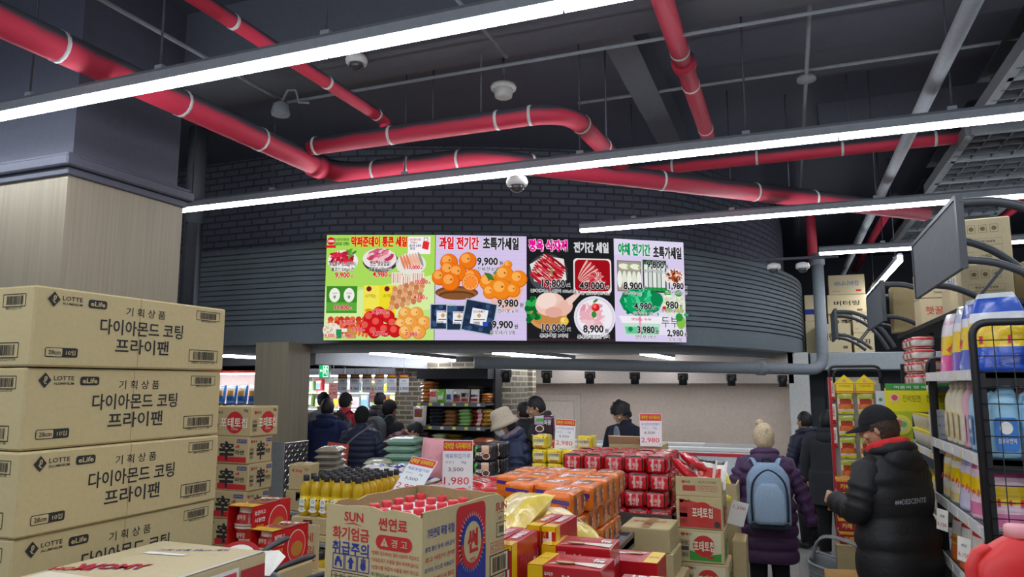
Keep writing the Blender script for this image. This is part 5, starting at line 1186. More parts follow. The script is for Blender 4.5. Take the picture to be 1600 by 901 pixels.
price_card('c', '(구)안성탕면', '4,350', '2,980', 'price card standing on the yellow noodle multipacks', (-1.745, 5.72, 1.322), (-.06, .05, .2), .165, .235)
price_card('d', '농심신라면멀티', '4,500', '2,980', 'price card standing behind the red bowl noodle multipacks', (-1.01, 5.56, 1.375), (-.05, 0, .1), .165, .245)

# purple noodle pack on a small stack between the bucket hat and the man in olive
table('display_table', 'small stand between the person in the bucket hat and the one in olive', -2.48, -2.18, 6.84, 7.08, 1.05, rim=.0)
b = rpack('x', .20, .10, .24, '#5a2a4c', 6, [('-y', 0, .55, .6, 1, '#c9b8cc'), ('-y', .5, 1, .1, .6, '#3a2030'), ('-y', .1, .5, .72, .82, '#5ab84a')], .02, 'film', 8); fr(b, .2, .1, .24, '-y'); b.disc(.06, .11, .045, PAPER, 4, 18, .035); b.disc(.06, .11, .034, M('#6d3f1e', 'film'), 5, 16, .026); b.text('짜왕', .14, .17, .05, PAPER, .07, .02, 5)
tag(b.obj('noodle_multipack', None, (-2.33, 6.95, 1.292), (0, 0, .2)), 'tall purple noodle pack standing between the bucket hat and the man in olive', 'noodle pack')
b = rpack('x', .22, .14, .12, '#d8562c', 6, [('-y', .1, .9, .3, .7, '#efd9b8')], .02, 'film', 8); QP = Proto(tag(b.obj('noodle_multipack'), '', 'noodle pack', 'orange red packs under the purple one'))
for k in range(2): QP.put((-2.33, 6.95, 1.052+.12*k), .2+.05*k, 'orange red noodle pack under the purple one, %s of two' % ('lower', 'upper')[k])

# ================================================================ RIGHT SIDE: shelving of household goods
RAIL = M('#d7dadd', 'plas'); BLK = M('#1b1c1f', 'plas'); GREYS = M('#565a5f', 'plas')
def tags_on(b, x0, x1, y, z, n, cols, axis='x', sgn=-1):
    for i in range(n):
        u = x0 + (x1-x0)*(i+.5)/n; c = M(cols[i % len(cols)], 'gloss')
        if axis == 'x': b.box(u, y, z, .045, .003, .032, c)
        else: b.box(y, u, z, .003, .05, .034, c)
# A: black shelving with mesh end panel
X0, X1, Y0, Y1 = .78, 1.42, 3.74, 5.02
t = thing('gondola_shelf', 'black metal shelving with a wire mesh end panel, holding detergents and softener bottles', 'shelf', (0, 0, 0))
b = MB(); b.box(1.40, (Y0+Y1)/2, 1.13, .03, Y1-Y0, 2.26, GREYS); b.obj('back_panel', t)
for z_ in (.15, .88, 1.20, 1.52, 1.90):
    b = MB(); b.box((X0+1.40)/2, (Y0+Y1)/2, z_-.015, 1.40-X0, Y1-Y0-.04, .03, GREYS, .003); b.box((X0+1.40)/2, Y0+.03, z_-.03, 1.40-X0, .02, .06, BLK); board = b.obj('shelf_board', t)
    b = MB(); b.box(X0-.006, (Y0+Y1)/2, z_-.012, .012, Y1-Y0-.06, .05, RAIL); tags_on(b, Y0+.05, Y1-.05, X0-.0135, z_-.012, 5, ['#f4f3ee', '#e9e6c8'], 'y'); b.obj('price_rail', board)
for y in (Y0+.02, Y1-.02): MB().box(X0+.015, y, .95, .03, .03, 1.9, BLK).obj('post', t)
b = MB(); zt = 2.12
P_ = fillet([(X0-.01, Y0, .05), (X0-.01, Y0, zt), (1.55, Y0, zt)], .07); b.tube(P_, .017, BLK, 10); b.tube([(1.53, Y0, .05), (1.53, Y0, zt)], .017, BLK, 8); b.obj('tube_frame', t)
b = MB()
for i in range(1, 11): b.tube([(X0+.07*i, Y0, .1), (X0+.07*i, Y0, zt-.01)], .0024, BLK, 5)
for i in range(28): b.tube([(X0, Y0, .15+.07*i), (1.53, Y0, .15+.07*i)], .0024, BLK, 5)
b.obj('wire_mesh', t)
MB().box(1.25, 5.8, 2.265, .66, 3.0, .03, BLK).obj('top_board', t)
for y in (4.6, 7.1): MB().box(1.55, y, 1.13, .04, .04, 2.26, BLK).obj('post', t)
def jug(col, cap, lab, w=.115, d=.085, h=.31):
    t = thing('softener_bottle', '', 'bottle', (0, 0, 0), 0, 'fabric softener bottles'); b = MB(); c = M(col, 'plas'); rs = []
    for z_, k, off in ((0, .92, 0), (.01, 1, 0), (.55*h, 1, 0), (.70*h, .96, .0), (.80*h, .78, .01), (.88*h, .50, .02), (.91*h, .36, .022)):
        rs.append([Vector((w/2*k*math.copysign(abs(math.cos(a))**.7, math.cos(a))+off, d/2*k*math.copysign(abs(math.sin(a))**.7, math.sin(a)), z_)) for a in [2*PI*i/20 for i in range(20)]])
    b.rings(rs, c); body = b.obj('bottle_body', t)
    MB().lathe([(.019, .905*h), (.021, .91*h), (.020, h), (.016, h+.003)], M(cap, 'plas'), 14, .022, 0).obj('cap', t)
    MB().tube([(-.030, 0, .83*h), (-.048, 0, .78*h), (-.060, 0, .66*h), (-.060, 0, .50*h), (-.048, 0, .44*h)], .011, c, 8).obj('handle', t)
    b = MB(); b.frame((0, -d/2-.0008, h*.3), (1, 0, 0), (0, 0, 1)); b.rrect(0, 0, w*.78, h*.42, .015, M(lab, 'gloss'), 1); b.disc(0, h*.08, w*.22, M('#f4f4ee', 'gloss'), 2, 16); b.text('섬유유연제', 0, -h*.08, .02, PAPER, w*.6, .01, 2)
    b.obj('bottle_label', body); return t
JB = {c: Proto(jug(*a)) for c, a in {'cream': ('#e9e3c6', '#ece8d2', '#f1d9a8'), 'pink': ('#eeb9c6', '#f0cdd6', '#f6e0e6'), 'blue': ('#9fd0ec', '#d9ecf6', '#3f7fcf'), 'jug': ('#e23c3c', '#f0a9ad', '#c42a2c')}.items()}
BIG = (1.0, 1.0, 1.08)
for i, (c, y) in enumerate((('cream', 4.80), ('cream', 4.66), ('cream', 4.52), ('pink', 4.36), ('blue', 4.20))):
    JB[c].put((X0+.09, y, 1.522), PI/2*3, {'cream': 'cream softener bottle on the upper bottle shelf, %s from the far end' % ORD[i], 'pink': 'pink softener bottle between the cream and blue ones', 'blue': 'blue softener bottle next to the pink one'}[c], scale=BIG)
for i in range(5): JB['blue'].put((X0+.10+.125*i, 3.83, 1.522), 0, 'pale blue softener bottle right behind the wire mesh, %s from the corner post' % ORD[i], scale=(1, 1, 1.12))
for i in range(4): JB['cream' if i % 2 else 'pink'].put((X0+.22+.125*i, 4.02, 1.522), 0, 'softener bottle in the second row behind the wire mesh, %s from the corner post' % ORD[i], scale=BIG)
# detergent bags on top: soft pouches standing up
def pouch(name, w, d, h, bands, cap=None, seed=0, text_=None, cat='pouch', neck=.45):
    """standing pouch: bands = list of (z0, z1, colour)"""
    t = None; b = MB(); rs = []; N = 20; K = 16; cols = []
    for i in range(K+1):
        q = i/K; z_ = h*q; ww = w/2*(1 - (1-neck)*max(0, (q-.62)/.38)**1.6); dd_ = d/2*(1-q)**.6 + .006
        rs.append([Vector((ww*math.cos(a)*(1+.03*noise.noise(Vector((q*5+seed, a, 0)))), dd_*math.sin(a)*(1+.15*noise.noise(Vector((q*4, a*2, seed)))), z_)) for a in [2*PI*k/N for k in range(N)]])
    def mf(i):
        q = (i//N+.5)/K; c = bands[0][2]
        for z0, z1, cc in bands:
            if z0 <= q < z1: c = cc
        return M(c, 'film')
    b.rings(rs, mf)
    b.frame((0, -d/2*.52-.012, h*.40), (1, 0, 0), (0, .22, 1)); b.lo = .006
    if text_: b.text(text_, 0, .0, h*.10, M('#d8344a', 'ink'), w*.55, .02, 1)
    b.frame((0, d/2*.52+.012, h*.40), (-1, 0, 0), (0, -.22, 1)); b.lo = .006
    if text_: b.text(text_, 0, .0, h*.10, M('#d8344a', 'ink'), w*.55, .02, 1)
    return b.obj(name)
def pp(*a, **k): o = pouch(*a, **k); return Proto(tag(o, '', k.get('cat', 'pouch')))
D1 = pp('detergent_bag', .20, .13, .34, [(0, 1, '#f3eef2'), (0, .32, '#e44f9c'), (.32, .62, '#f4cf1e'), (.8, .9, '#f3c4d8')], seed=1, text_='세제', neck=.5)
D2 = pp('detergent_bag', .20, .13, .36, [(0, 1, '#eef1f6'), (0, .30, '#6a55c0'), (.30, .62, '#f4cf1e'), (.75, .85, '#c9d6f0')], seed=2, text_='1+1', neck=.55)
D3 = pp('detergent_bag', .24, .14, .37, [(0, 1, '#e9eef4'), (0, .30, '#2a56c4'), (.30, .62, '#f4cf1e'), (.72, .92, '#2f5fd0')], seed=3, text_='1+1', neck=.6)
G_ = 'detergent bags on the top shelf'
D1.put((X0+.10, 4.72, 1.902), -1.25, 'white and pink detergent bag with a yellow band, farthest on the top shelf', G_)
D2.put((X0+.11, 4.47, 1.902), -1.3, 'white and violet detergent bag with a yellow band on the top shelf', G_)
D3.put((X0+.12, 4.24, 1.902), -1.2, 'white and blue detergent bag beside the violet one on the top shelf', G_)
D3.put((X0+.14, 3.95, 1.902), -.5, 'large white and blue detergent bag at the corner of the wire mesh', G_)
D3.put((X0+.36, 3.90, 1.902), .1, 'large blue detergent bag behind the wire mesh, away from its corner', G_)
D2.put((X0+.60, 3.90, 1.902), .2, 'violet detergent bag behind the wire mesh, at the edge of the picture', G_)
# refill pouches with yellow bands
R1 = pp('refill_pouch', .17, .09, .30, [(0, 1, '#efe9d6'), (.38, .62, '#f6cf14'), (.72, .9, '#e9b64a'), (.05, .2, '#f2d98a')], seed=4, text_='1+1', neck=.3)
R2_ = pp('refill_pouch', .17, .09, .30, [(0, 1, '#dcd6ee'), (.38, .62, '#f6cf14'), (.75, .9, '#b9a9de')], seed=5, text_='1+1', neck=.3)
R3 = pp('refill_pouch', .18, .09, .31, [(0, 1, '#f3d3e0'), (.38, .62, '#f6cf14'), (.05, .25, '#e883b0'), (.72, .92, '#e25a9a')], seed=6, text_='1+1', neck=.3)
G_ = 'refill pouches with yellow bands'
for i, (P_, y, l) in enumerate(((R1, 4.86, 'cream refill pouch with a yellow band, farthest on its shelf'), (R1, 4.66, 'cream refill pouch with a yellow band, beside the lavender one'), (R2_, 4.42, 'lavender refill pouch with a yellow band'), (R3, 4.18, 'pink refill pouch with a yellow band, beside the lavender one'))): P_.put((X0+.07, y, 1.202), -1.35, l, G_)
for i in range(4): R3.put((X0+.10+.17*i, 3.86, 1.202), .05*i, 'pink refill pouch behind the wire mesh, %s from the corner post' % ORD[i], G_)
R4 = pp('refill_pouch', .16, .09, .29, [(0, 1, '#f0ebe4'), (.30, .52, '#f4d02a'), (0, .3, '#ef7a3c'), (.75, .9, '#e3433c')], seed=7, text_='세제', neck=.35)
for i, y in enumerate((4.72, 4.50, 4.26, 4.02)): R4.put((X0+.06, y, .882), -1.4, 'orange and white refill pouch on the low shelf, %s from the far end' % ORD[i], 'orange refill pouches')
for i, (y, z_, l) in enumerate(((4.50, 1.13, 'white price card hanging under the cream refill pouches'), (4.00, 1.08, 'white price card hanging under the pink refill pouch'))):
    b = MB(); b.box(0, 0, 0, .07, .003, .11, PAPER, .001); b.frame((0, -.002, 0), (1, 0, 0), (0, 0, 1)); b.text('6,150', 0, -.025, .022, INKR, .055, .0); b.text('세제', 0, .02, .015, INK, None, .0)
    tag(b.obj('hanging_card', None, (X0-.06, y, z_), (0, .1, -.9)), l, 'card', 'white hanging price cards')
# red jugs near the lens
for x, y, a, l in ((.575, 2.60, .35, 'red jug with a pale pink cap, on the brown carton in the picture corner'), (.72, 2.44, .2, 'red jug beside the other, cut by the picture edge')): JB['jug'].put((x, y, 1.075), a, l, scale=(1.75, 1.5, 1.14))
tag(carton(.46, .44, 1.07, KRAFT2).obj('storage_carton', None, (.68, 2.52, 0)), 'brown carton under the red jugs', 'carton')

# B: ramen cup shelving
Yb0, Yb1 = 5.10, 6.42
t = thing('gondola_shelf', 'gray shelving of canned and cup goods behind the shopper in the black cap', 'shelf', (0, 0, 0))
MB().box(1.40, (Yb0+Yb1)/2, 1.1, .03, Yb1-Yb0, 2.2, GREYS).obj('back_panel', t)
for z_ in (.15, .60, 1.02, 1.42, 1.83):
    b = MB(); b.box(1.10, (Yb0+Yb1)/2, z_-.015, .58, Yb1-Yb0-.02, .03, GREYS); board = b.obj('shelf_board', t)
    b = MB(); b.box(.805, (Yb0+Yb1)/2, z_-.012, .012, Yb1-Yb0-.03, .045, RAIL); tags_on(b, Yb0, Yb1, .7975, z_-.012, 6, ['#f4e23a', '#f4f3ee'], 'y'); b.obj('price_rail', board)
for y in (Yb0+.02, Yb1-.02): MB().box(.83, y, 1.0, .03, .03, 2.0, BLK).obj('post', t)
P_ = fillet([(.80, Yb0+.02, 1.84), (.80, Yb0+.02, 2.0), (1.30, Yb0+.02, 2.0)], .06); MB().tube(P_, .013, BLK, 8).obj('tube_frame', t)
b = rpack('x', .15, .12, .085, '#d8d2c8', 9, [('-y', 0, 1, .72, 1, '#d8323a'), ('-y', 0, 1, 0, .16, '#d8323a'), ('-x', 0, 1, .72, 1, '#d8323a'), ('-x', 0, 1, 0, .16, '#d8323a'), ('top', .1, .9, .1, .9, '#e04a4e'), ('-x', .2, .8, .25, .65, '#c4a88c')], .03, 'gloss', 10)
b.frame((-.075, .06, .0), (0, -1, 0), (0, 0, 1)); b.text('참치', .06, .04, .03, M('#6d3a2a', 'ink'), .06, .02, 4)
TP = Proto(tag(b.obj('can_multipack'), '', 'can pack', 'red and white can multipacks'))
for L in range(4):
    for i in range(3): TP.put((.885, 5.80+.17*i, 1.832+.087*L), rnd.uniform(-.04, .04), 'red and white can multipack in the tall group, %s layer, %s from the detergent shelving' % (('bottom', 'second', 'third', 'top')[L], ORD[i]))
for L in range(2):
    for i in range(2): TP.put((.90, 5.26+.17*i, 1.832+.087*L), rnd.uniform(-.04, .04), 'red and white can multipack in the low group, %s layer, %s from the detergent shelving' % (('bottom', 'top')[L], ORD[i]))
cupl = thing('cup_noodle', '', 'cup noodles', (0, 0, 0), 0, 'cup noodles on the gray shelving')
MB().lathe([(.038, 0), (.052, .09), (.054, .10), (.0545, .105)], lambda i: M('#e9dc2c' if i else '#f0e9d6', 'gloss'), 18).obj('cup', cupl)
b = MB(); b.lathe([(.0545, .104), (.056, .106), (.054, .109)], M('#f3e63a', 'gloss'), 18); b.frame((0, 0, .1095), (1, 0, 0), (0, 1, 0)); b.disc(0, 0, .035, M('#d8523a', 'gloss'), 1, 14); b.disc(.005, .004, .02, M('#7ab040', 'gloss'), 2, 10); b.obj('lid', cupl)
CN = Proto(cupl)
for L, z_ in ((0, 1.422), (1, 1.022)):
    for i in range(8): CN.put((.88, 5.20+.125*i, z_), rnd.uniform(0, 6), 'yellow lidded cup noodle on the %s, %s from the detergent shelving' % (('shelf under the yellow banner', 'shelf below that one')[L], ORD[i]))
    for i in range(8): CN.put((.88, 5.20+.125*i, z_+.112), rnd.uniform(0, 6), 'yellow lidded cup noodle stacked on another, %s, %s from the detergent shelving' % (('under the yellow banner', 'one shelf lower')[L], ORD[i]))
# yellow and green banner and round sign in front of it
t = thing('shelf_banner', 'yellow banner with a green top edge hung in front of the can multipacks', 'banner', (.74, 5.19, 1.69), 0)
b = MB(); b.box(0, 0, .055, .36, .006, .15, M('#f3e414', 'gloss'), .003); b.box(0, 0, .135, .35, .007, .045, M('#3f9a44', 'gloss'), .003); b.frame((-.18, -.0045, 0), (1, 0, 0), (0, 0, 1)); b.lo = .0006; b.disc(.055, .07, .026, M('#e9c9c0', 'gloss'), 1, 16); b.disc(.055, .07, .018, M('#e0555a', 'gloss'), 2, 14); b.text('진비빔면', .15, .065, .045, M('#8a8a1a', 'ink'), .10, .01, 1); b.text('진비빔', .28, .065, .045, M('#8a8a1a', 'ink'), .10, .01, 1); b.text('여름의 맛 비빔면', .18, .135, .018, M('#dff0d8', 'ink'), .25, .01, 3); b.obj('banner_sheet', t)
b = MB(); b.box(-.10, .0, -.11, .13, .005, .20, M('#b8c81e', 'gloss')); b.tube([(-.10, -.004, -.10), (-.10, -.009, -.10)], .062, M('#efe93a', 'gloss'), 24, smooth=False); b.frame((-.10, -.0095, -.10), (1, 0, 0), (0, 0, 1)); b.disc(0, .0, .045, M('#d8d79a', 'gloss'), 1, 20); b.disc(-.012, .008, .024, M('#d8605a', 'gloss'), 2, 14); b.disc(.015, .004, .018, M('#7ab850', 'gloss'), 3, 12); b.obj('round_sign', t)
t = thing('notice_board', 'pale gray notice sheet with small lines of writing beside the yellow banner', 'notice', (.845, 5.06, 1.46), -.15)
b = MB(); b.box(0, 0, .1, .13, .004, .26, M('#cfd2d8', 'gloss'), .001); b.frame((0, -.003, .1), (1, 0, 0), (0, 0, 1))
for k in range(4): b.text(('행사상품', '특가', '1,980', '할인')[k], 0, .09-.055*k, .018, M('#6a6d75', 'ink'), None, 0, 1)
b.obj('sheet', t)

# C: end unit with hanging sauce packs
t = thing('gondola_shelf', 'narrow end unit with sauce packs hanging under two yellow house shaped headers', 'shelf', (.50, 6.62, 0))
b = MB(); b.box(0, .04, .95, .38, .03, 1.9, M('#c9c5bd', 'plas')); b.obj('back_panel', t)
MB().box(-.195, .0, 1.15, .02, .10, 1.5, M('#b8202c', 'gloss')).obj('side_panel', t)
P_ = fillet([(-.19, .0, 1.85), (-.19, .0, 1.99), (.19, .0, 1.99), (.19, .0, 1.85)], .05); MB().tube(P_, .012, BLK, 8).obj('tube_frame', t)
P_ = fillet([(-.16, -.06, 1.85), (-.16, -.06, 1.96), (.19, -.06, 1.96), (.19, -.06, 1.85)], .05); MB().tube(P_, .010, BLK, 8).obj('tube_frame', t)
for sx in (-.085, .065):
    b = MB(); b.add([(sx+x, -.075+o, z_) for o in (0, .006) for x, z_ in ((-.07, 1.77), (.07, 1.77), (.07, 1.84), (.085, 1.845), (0, 1.92), (-.085, 1.845), (-.07, 1.84))], [tuple(range(7)), tuple(range(7, 14))[::-1]] + [((k+1) % 7, k, k+7, (k+1) % 7+7) for k in range(7)], M('#f5d91c', 'gloss'))
    b.frame((sx, -.076, 1.84), (1, 0, 0), (0, 0, 1)); b.disc(0, .03, .014, M('#e8a08a', 'ink'), 1, 12); b.text('카레여왕', 0, -.012, .022, M('#d89a14', 'ink'), .09, .01, 1); b.rect(0, -.055, .13, .008, M('#d8662a', 'ink'), 1); b.outline(0, -.03, .132, .075, .004, M('#d8662a', 'ink'), .8); b.obj('header_sign', t)
b = rpack('x', .12, .022, .165, '#d8cdb0', 3, [('-y', 0, 1, 0, .16, '#d2d01e'), ('-y', 0, 1, .8, 1, '#a8b23a'), ('-y', .0, 1, .2, .55, '#c8622e'), ('-y', .1, .9, .55, .78, '#b8402a')], .008, 'film', 8)
b.frame((0, -.0125, .05), (1, 0, 0), (0, 0, 1)); b.disc(0, .01, .04, M('#e07a3a', 'film'), 1, 16, .022); b.text('카레', 0, .065, .022, M('#7a3a1a', 'ink'), .05, .02, 2); b.obj('x') if False else None
SPK = Proto(tag(b.obj('sauce_pack'), '', 'sauce pack', 'hanging sauce packs'))
for i in range(2):
    for k in range(5): SPK.put((.50+(-.085, .065)[i], 6.555, 1.60-.178*k), rnd.uniform(-.04, .04), 'curry sauce pack hanging in the %s column, %s from the top' % (('column by the red side panel', 'column away from the red panel')[i].replace('column ', ''), ORD[k]))
b = rpack('x', .045, .02, .17, '#e6ddd2', 4, [('-y', 0, 1, 0, .22, '#c8242c'), ('-y', .2, .8, .4, .9, '#d8b8a8')], .006, 'film', 8); b.frame((0, -.0115, .08), (1, 0, 0), (0, 0, 1)); b.text('소스', 0, .02, .05, M('#8a3a2a', 'ink'), .02, 0, 1)
NP = Proto(tag(b.obj('sauce_pack'), '', 'sauce pack', 'narrow red and white sauce packs'))
for k in range(3): NP.put((.318, 6.585, 1.70-.19*k), .1, 'narrow red and white sauce pack by the red side panel, %s from the top' % ORD[k])
b = MB(); b.box(0, 0, .05, .09, .003, .22, M('#d6d8de', 'gloss'), .001); b.frame((0, -.002, .05), (1, 0, 0), (0, 0, 1)); b.disc(-.01, .04, .015, M('#5a9a5a', 'ink'), 1, 10); tag(b.obj('hanging_card', None, (.68, 6.50, 1.63), (0, 0, -.1)), 'pale sheet hanging beside the house shaped headers', 'card')
w, d, h = .12, .16, .095; b = MB(); b.box(0, 0, h/2, w, d, h, M('#a8222c', 'card'), .003); b.box(0, 0, h-.012, w+.006, d+.006, .024, M('#d9a03a', 'card'), .003); b.frame((0, -d/2-.001, h/2), (1, 0, 0), (0, 0, 1)); b.text('카레', 0, -.01, .04, M('#e8c860', 'ink'), .07, .02)
CB = Proto(tag(b.obj('curry_box'), '', 'box', 'red and gold boxes beside the shopper'))
for k in range(5):
    for i in range(2): CB.put((.36+.13*i, 6.36, .62+.099*k), rnd.uniform(-.05, .05), 'red box with a gold lid, %s layer from the bottom, %s' % (ORD[k], ('outer column', 'inner column')[i]))
tag(carton(.30, .20, .618, KRAFT2).obj('storage_carton', None, (.42, 6.36, 0)), 'plain carton under the red and gold boxes', 'carton')
bb = bag('paper_bag', .30, .52, .14, '#c99a5e', 85, ((-.35, .35, -.2, .35, '#c4513a'),), .06, 'card'); bb.location = (.30, 5.72, .05); bb.rotation_euler = (PI/2-.12, 0, .2); bb.location.z = .30; tag(bb, 'brown paper bag with a red mark standing beside the person in the black cap', 'bag')

# hanging sign boards over the shelving, each on a pair of curved brackets
BOARD = M('#5f666e', 'paint'); BRK = M('#3e4247', 'plas')
for i, (x, y0, y1, l) in enumerate(((.75, 3.69, 4.93, 'large blank gray sign board over the detergent shelving'), (.75, 6.60, 7.80, 'blank gray sign board over the second run of shelving'), (.52, 8.95, 9.75, 'small looking blank gray sign board, farthest of the three over the aisle'))):
    z0, z1 = 2.36, 2.69
    t = thing('sign_board', l, 'sign board', (x, y0, z0)); n = y1-y0
    MB().box(0, n/2, (z1-z0)/2, .02, n, z1-z0, BOARD, .003).obj('panel', t)
    b = MB(); b.bar((0, -.005, 0), (0, -.005, z1-z0), .03, .03, BRK); b.bar((0, n+.005, 0), (0, n+.005, z1-z0), .03, .03, BRK); b.bar((0, 0, z1-z0), (0, n, z1-z0), .03, .02, BRK); b.obj('frame', t)
    for yy in (0, n*.72):
        b = MB(); A = [(.0, yy, .30), (.16, yy, .29), (.32, yy, .22), (.45, yy, .10), (.54, yy, -.04), (.58, yy, -.12)]; B_ = [(.0, yy, .04), (.12, yy, .02), (.24, yy, -.04), (.34, yy, -.12)]
        b.tube(catmull(A, 4), .022, BRK, 8); b.tube(catmull(B_, 4), .018, BRK, 8); b.bar((.24, yy, -.04), (.40, yy, .16), .016, .016, BRK); b.obj('bracket', t)
# cartons on top of the shelving and on the ledge at the back
def box_print(w, d, h, lines, m=KRAFT3, col=INK, icons=True):
    b = carton(w, d, h, m); fr(b, w, d, h, '-y')
    for k, (s_, u, v, hh, c) in enumerate(lines): b.text(s_, u*w, v*h, hh*h, c, None, .01)
    if icons:
        for i in range(3): b.outline(w*(.25+.22*i), h*.76, w*.15, h*.17, .002, M('#7a6a4c', 'ink')); b.disc(w*(.25+.22*i), h*.76, h*.05, M('#7a6a4c', 'ink'), 1, 8)
        b.outline(w*.47, h*.47, w*.7, h*.14, .002, M('#9a8a68', 'ink')); b.outline(w*.47, h*.32, w*.7, h*.14, .002, M('#9a8a68', 'ink'))
    return b
bb = box_print(.26, .24, .27, [('주방세제 액체형', .47, .47, .06, INK), ('12개입', .5, .15, .07, INK)]); BX = Proto(tag(bb.obj('top_carton'), '', 'carton', 'cartons on top of the detergent shelving'))
BX.put((1.13, 5.02, 2.555), -.12, 'pale carton with handling symbols, upper of the two above the detergent bags')
BX.put((1.12, 5.02, 2.282), -.08, 'pale carton with handling symbols, lower of the two above the detergent bags')
BX.put((1.42, 4.95, 2.282), .05, 'pale carton standing next to the pair above the detergent bags, near the picture edge')
bb = box_print(.30, .26, .205, [('상쾌한세탁', .5, .55, .3, M('#4a7ac0', 'ink')), ('Detergent', .5, .2, .12, INK)], KRAFT3, INK, False); o = bb.obj('top_carton', None, (1.10, 6.30, 2.49)); tag(o, 'pale carton with blue writing on top of the second shelving run', 'carton')
bb = box_print(.31, .26, .205, [('햇꿀라면', .5, .55, .3, INKR), ('40개', .84, .55, .16, INK)], KRAFT3, INK, False); o = bb.obj('top_carton', None, (1.10, 6.30, 2.282)); tag(o, 'pale carton with red writing directly under the blue lettered one', 'carton')
bb = box_print(.22, .26, .21, [('식용유', .5, .5, .2, INKR)], KRAFT3, INK, False); o = bb.obj('top_carton', None, (1.13, 5.62, 2.282)); tag(o, 'carton with red writing on its side between the pale cartons over the shelving', 'carton')
bb = carton(.26, .22, .40, KRAFT2); o = bb.obj('top_carton', None, (.98, 6.98, 2.282)); tag(o, 'plain tall carton behind the red lettered one on the shelving top', 'carton')
LZ = 2.312
for x, y, z_, w, d, h, txt, col, l in ((.665, 12.15, LZ, .46, .36, .44, '어린이의', INK, 'carton with black writing sitting lowest on the ledge, beside the gray duct'), (1.07, 12.25, LZ, .28, .34, .30, '과자', INK, 'small carton low on the ledge, at the sign board side'), (1.07, 12.25, LZ+.302, .27, .34, .33, '과자', INK, 'small carton second on the stack at the sign board side of the ledge'),
      (.84, 12.58, LZ+.0, .46, .26, .32, '', INK, 'plain carton at the bottom behind the lettered carton on the ledge'), (.84, 12.56, LZ+.322, .46, .26, .30, 'ㄱㄱㄱ', INK, 'plain carton above the plain one on the ledge'), (.88, 12.50, LZ+.624, .56, .30, .30, '버터링', INK, 'wide carton with bold black writing near the top of the ledge stack'),
      (.90, 12.48, LZ+.926, .52, .30, .31, '바나나바킹', M('#5a7a9a', 'ink'), 'carton with pale blue writing topping the ledge stack'), (.42, 12.50, LZ, .30, .30, .52, '', INK, 'dim carton in the shade behind the gray duct on the ledge'), (.42, 12.52, LZ+.522, .30, .30, .42, '', INK, 'dim carton with a blue stripe behind the gray duct')):
    b = carton(w, d, h, KRAFT3); fr(b, w, d, h, '-y')
    if txt: b.text(txt, w*.5, h*.55, h*.26, col, w*.66, .02); b.rect(w*.82, h*.18, w*.14, h*.1, INKR if col is not INK else M('#6a5a44', 'ink')); b.rect(w*.2, h*.18, w*.2, .006, M('#6a5a44', 'ink'))
    if 'stripe' in l: b.rect(w*.5, h*.35, w, h*.2, INKB)
    tag(b.obj('ledge_carton', None, (x, y, z_), (0, 0, rnd.uniform(-.04, .04))), l, 'carton', 'cartons on the back ledge')

# ================================================================ BACK OF THE SHOP
# chest freezers along the beige wall
for i, x in enumerate((-3.05, -1.22)):
    t = thing('chest_freezer', ('white chest freezer with a red stripe, behind the red noodle piles', 'white chest freezer with a red stripe, beyond the person in purple')[i], 'freezer', (x, 10.95, 0), 0, 'chest freezers along the beige wall')
    w, d = 1.8, .80
    b = MB(); b.box(0, 0, .50, w, d, .80, M('#d6dbe0', 'gloss'), .015); b.box(0, -d/2-.001, .86, w, .01, .04, M('#d8303c', 'gloss')); b.box(0, -d/2-.001, .15, w, .012, .05, M('#c8303c', 'gloss')); b.box(0, 0, .05, w-.06, d-.06, .10, M('#4a4d52', 'plas')); b.obj('body', t)
    b = MB(); b.box(0, -d/2+.03, .93, w, .06, .06, WHITE, .01); b.box(0, d/2-.03, .93, w, .06, .06, WHITE, .01); b.box(-w/2+.03, 0, .93, .06, d, .06, WHITE); b.box(w/2-.03, 0, .93, .06, d, .06, WHITE); b.obj('rim', t)
    def gl(nt, b): b.inputs['Base Color'].default_value = (.75, .82, .84, 1); b.inputs['Roughness'].default_value = .08; b.inputs['Alpha'].default_value = .45
    g = bpy.data.materials.get('freezer_glass') or special('freezer_glass', gl)
    for s_ in (-1, 1): MB().box(s_*.42, 0, .955+.008*s_, .86, d-.10, .008, g).obj('glass_lid', t)
# black gondola of grain and snack bags
GX0, GX1, GY0, GY1 = -4.52, -3.52, 8.22, 8.72
t = thing('gondola_shelf', 'black shelf unit stacked with grain and snack bags next to the brick pier', 'shelf', (0, 0, 0))
MB().box((GX0+GX1)/2, GY1, 1.02, GX1-GX0, .03, 2.04, M('#15171f', 'plas')).obj('back_panel', t)
MB().box((GX0+GX1)/2, GY1-.22, 1.97, GX1-GX0, .42, .13, M('#10131c', 'plas')).obj('header', t)
for x in (GX0, GX1): MB().box(x, GY1-.1, 1.02, .03, .22, 2.04, M('#15171f', 'plas')).obj('side_post', t)
for z_ in (.35, .72, 1.03, 1.31, 1.60):
    b = MB(); b.box((GX0+GX1)/2, (GY0+GY1)/2, z_-.012, GX1-GX0, GY1-GY0, .024, GREYS); b.box((GX0+GX1)/2, GY0-.005, z_-.015, GX1-GX0, .012, .05, M('#6a6d70', 'plas')); tags_on(b, GX0, GX1, GY0-.013, z_-.015, 6, ['#f2e636', '#f2e636', '#efe9d8'], 'x'); b.obj('shelf_board', t)
def stackbags(name, x, z_, n, w, l, th, col, pr, what, y=8.42, kind='film', grp=None):
    P_ = Proto(bag(name, w, l, th, col, int(abs(x)*37) % 97, pr, .05, kind, 3.0, 'bag', 8))
    for i in range(n): P_.put((x+rnd.uniform(-.008, .008), y+rnd.uniform(-.01, .01), z_+th*.86*i), rnd.uniform(-.06, .06), '%s, %s from the bottom' % (what, ORD[i]), grp or what)
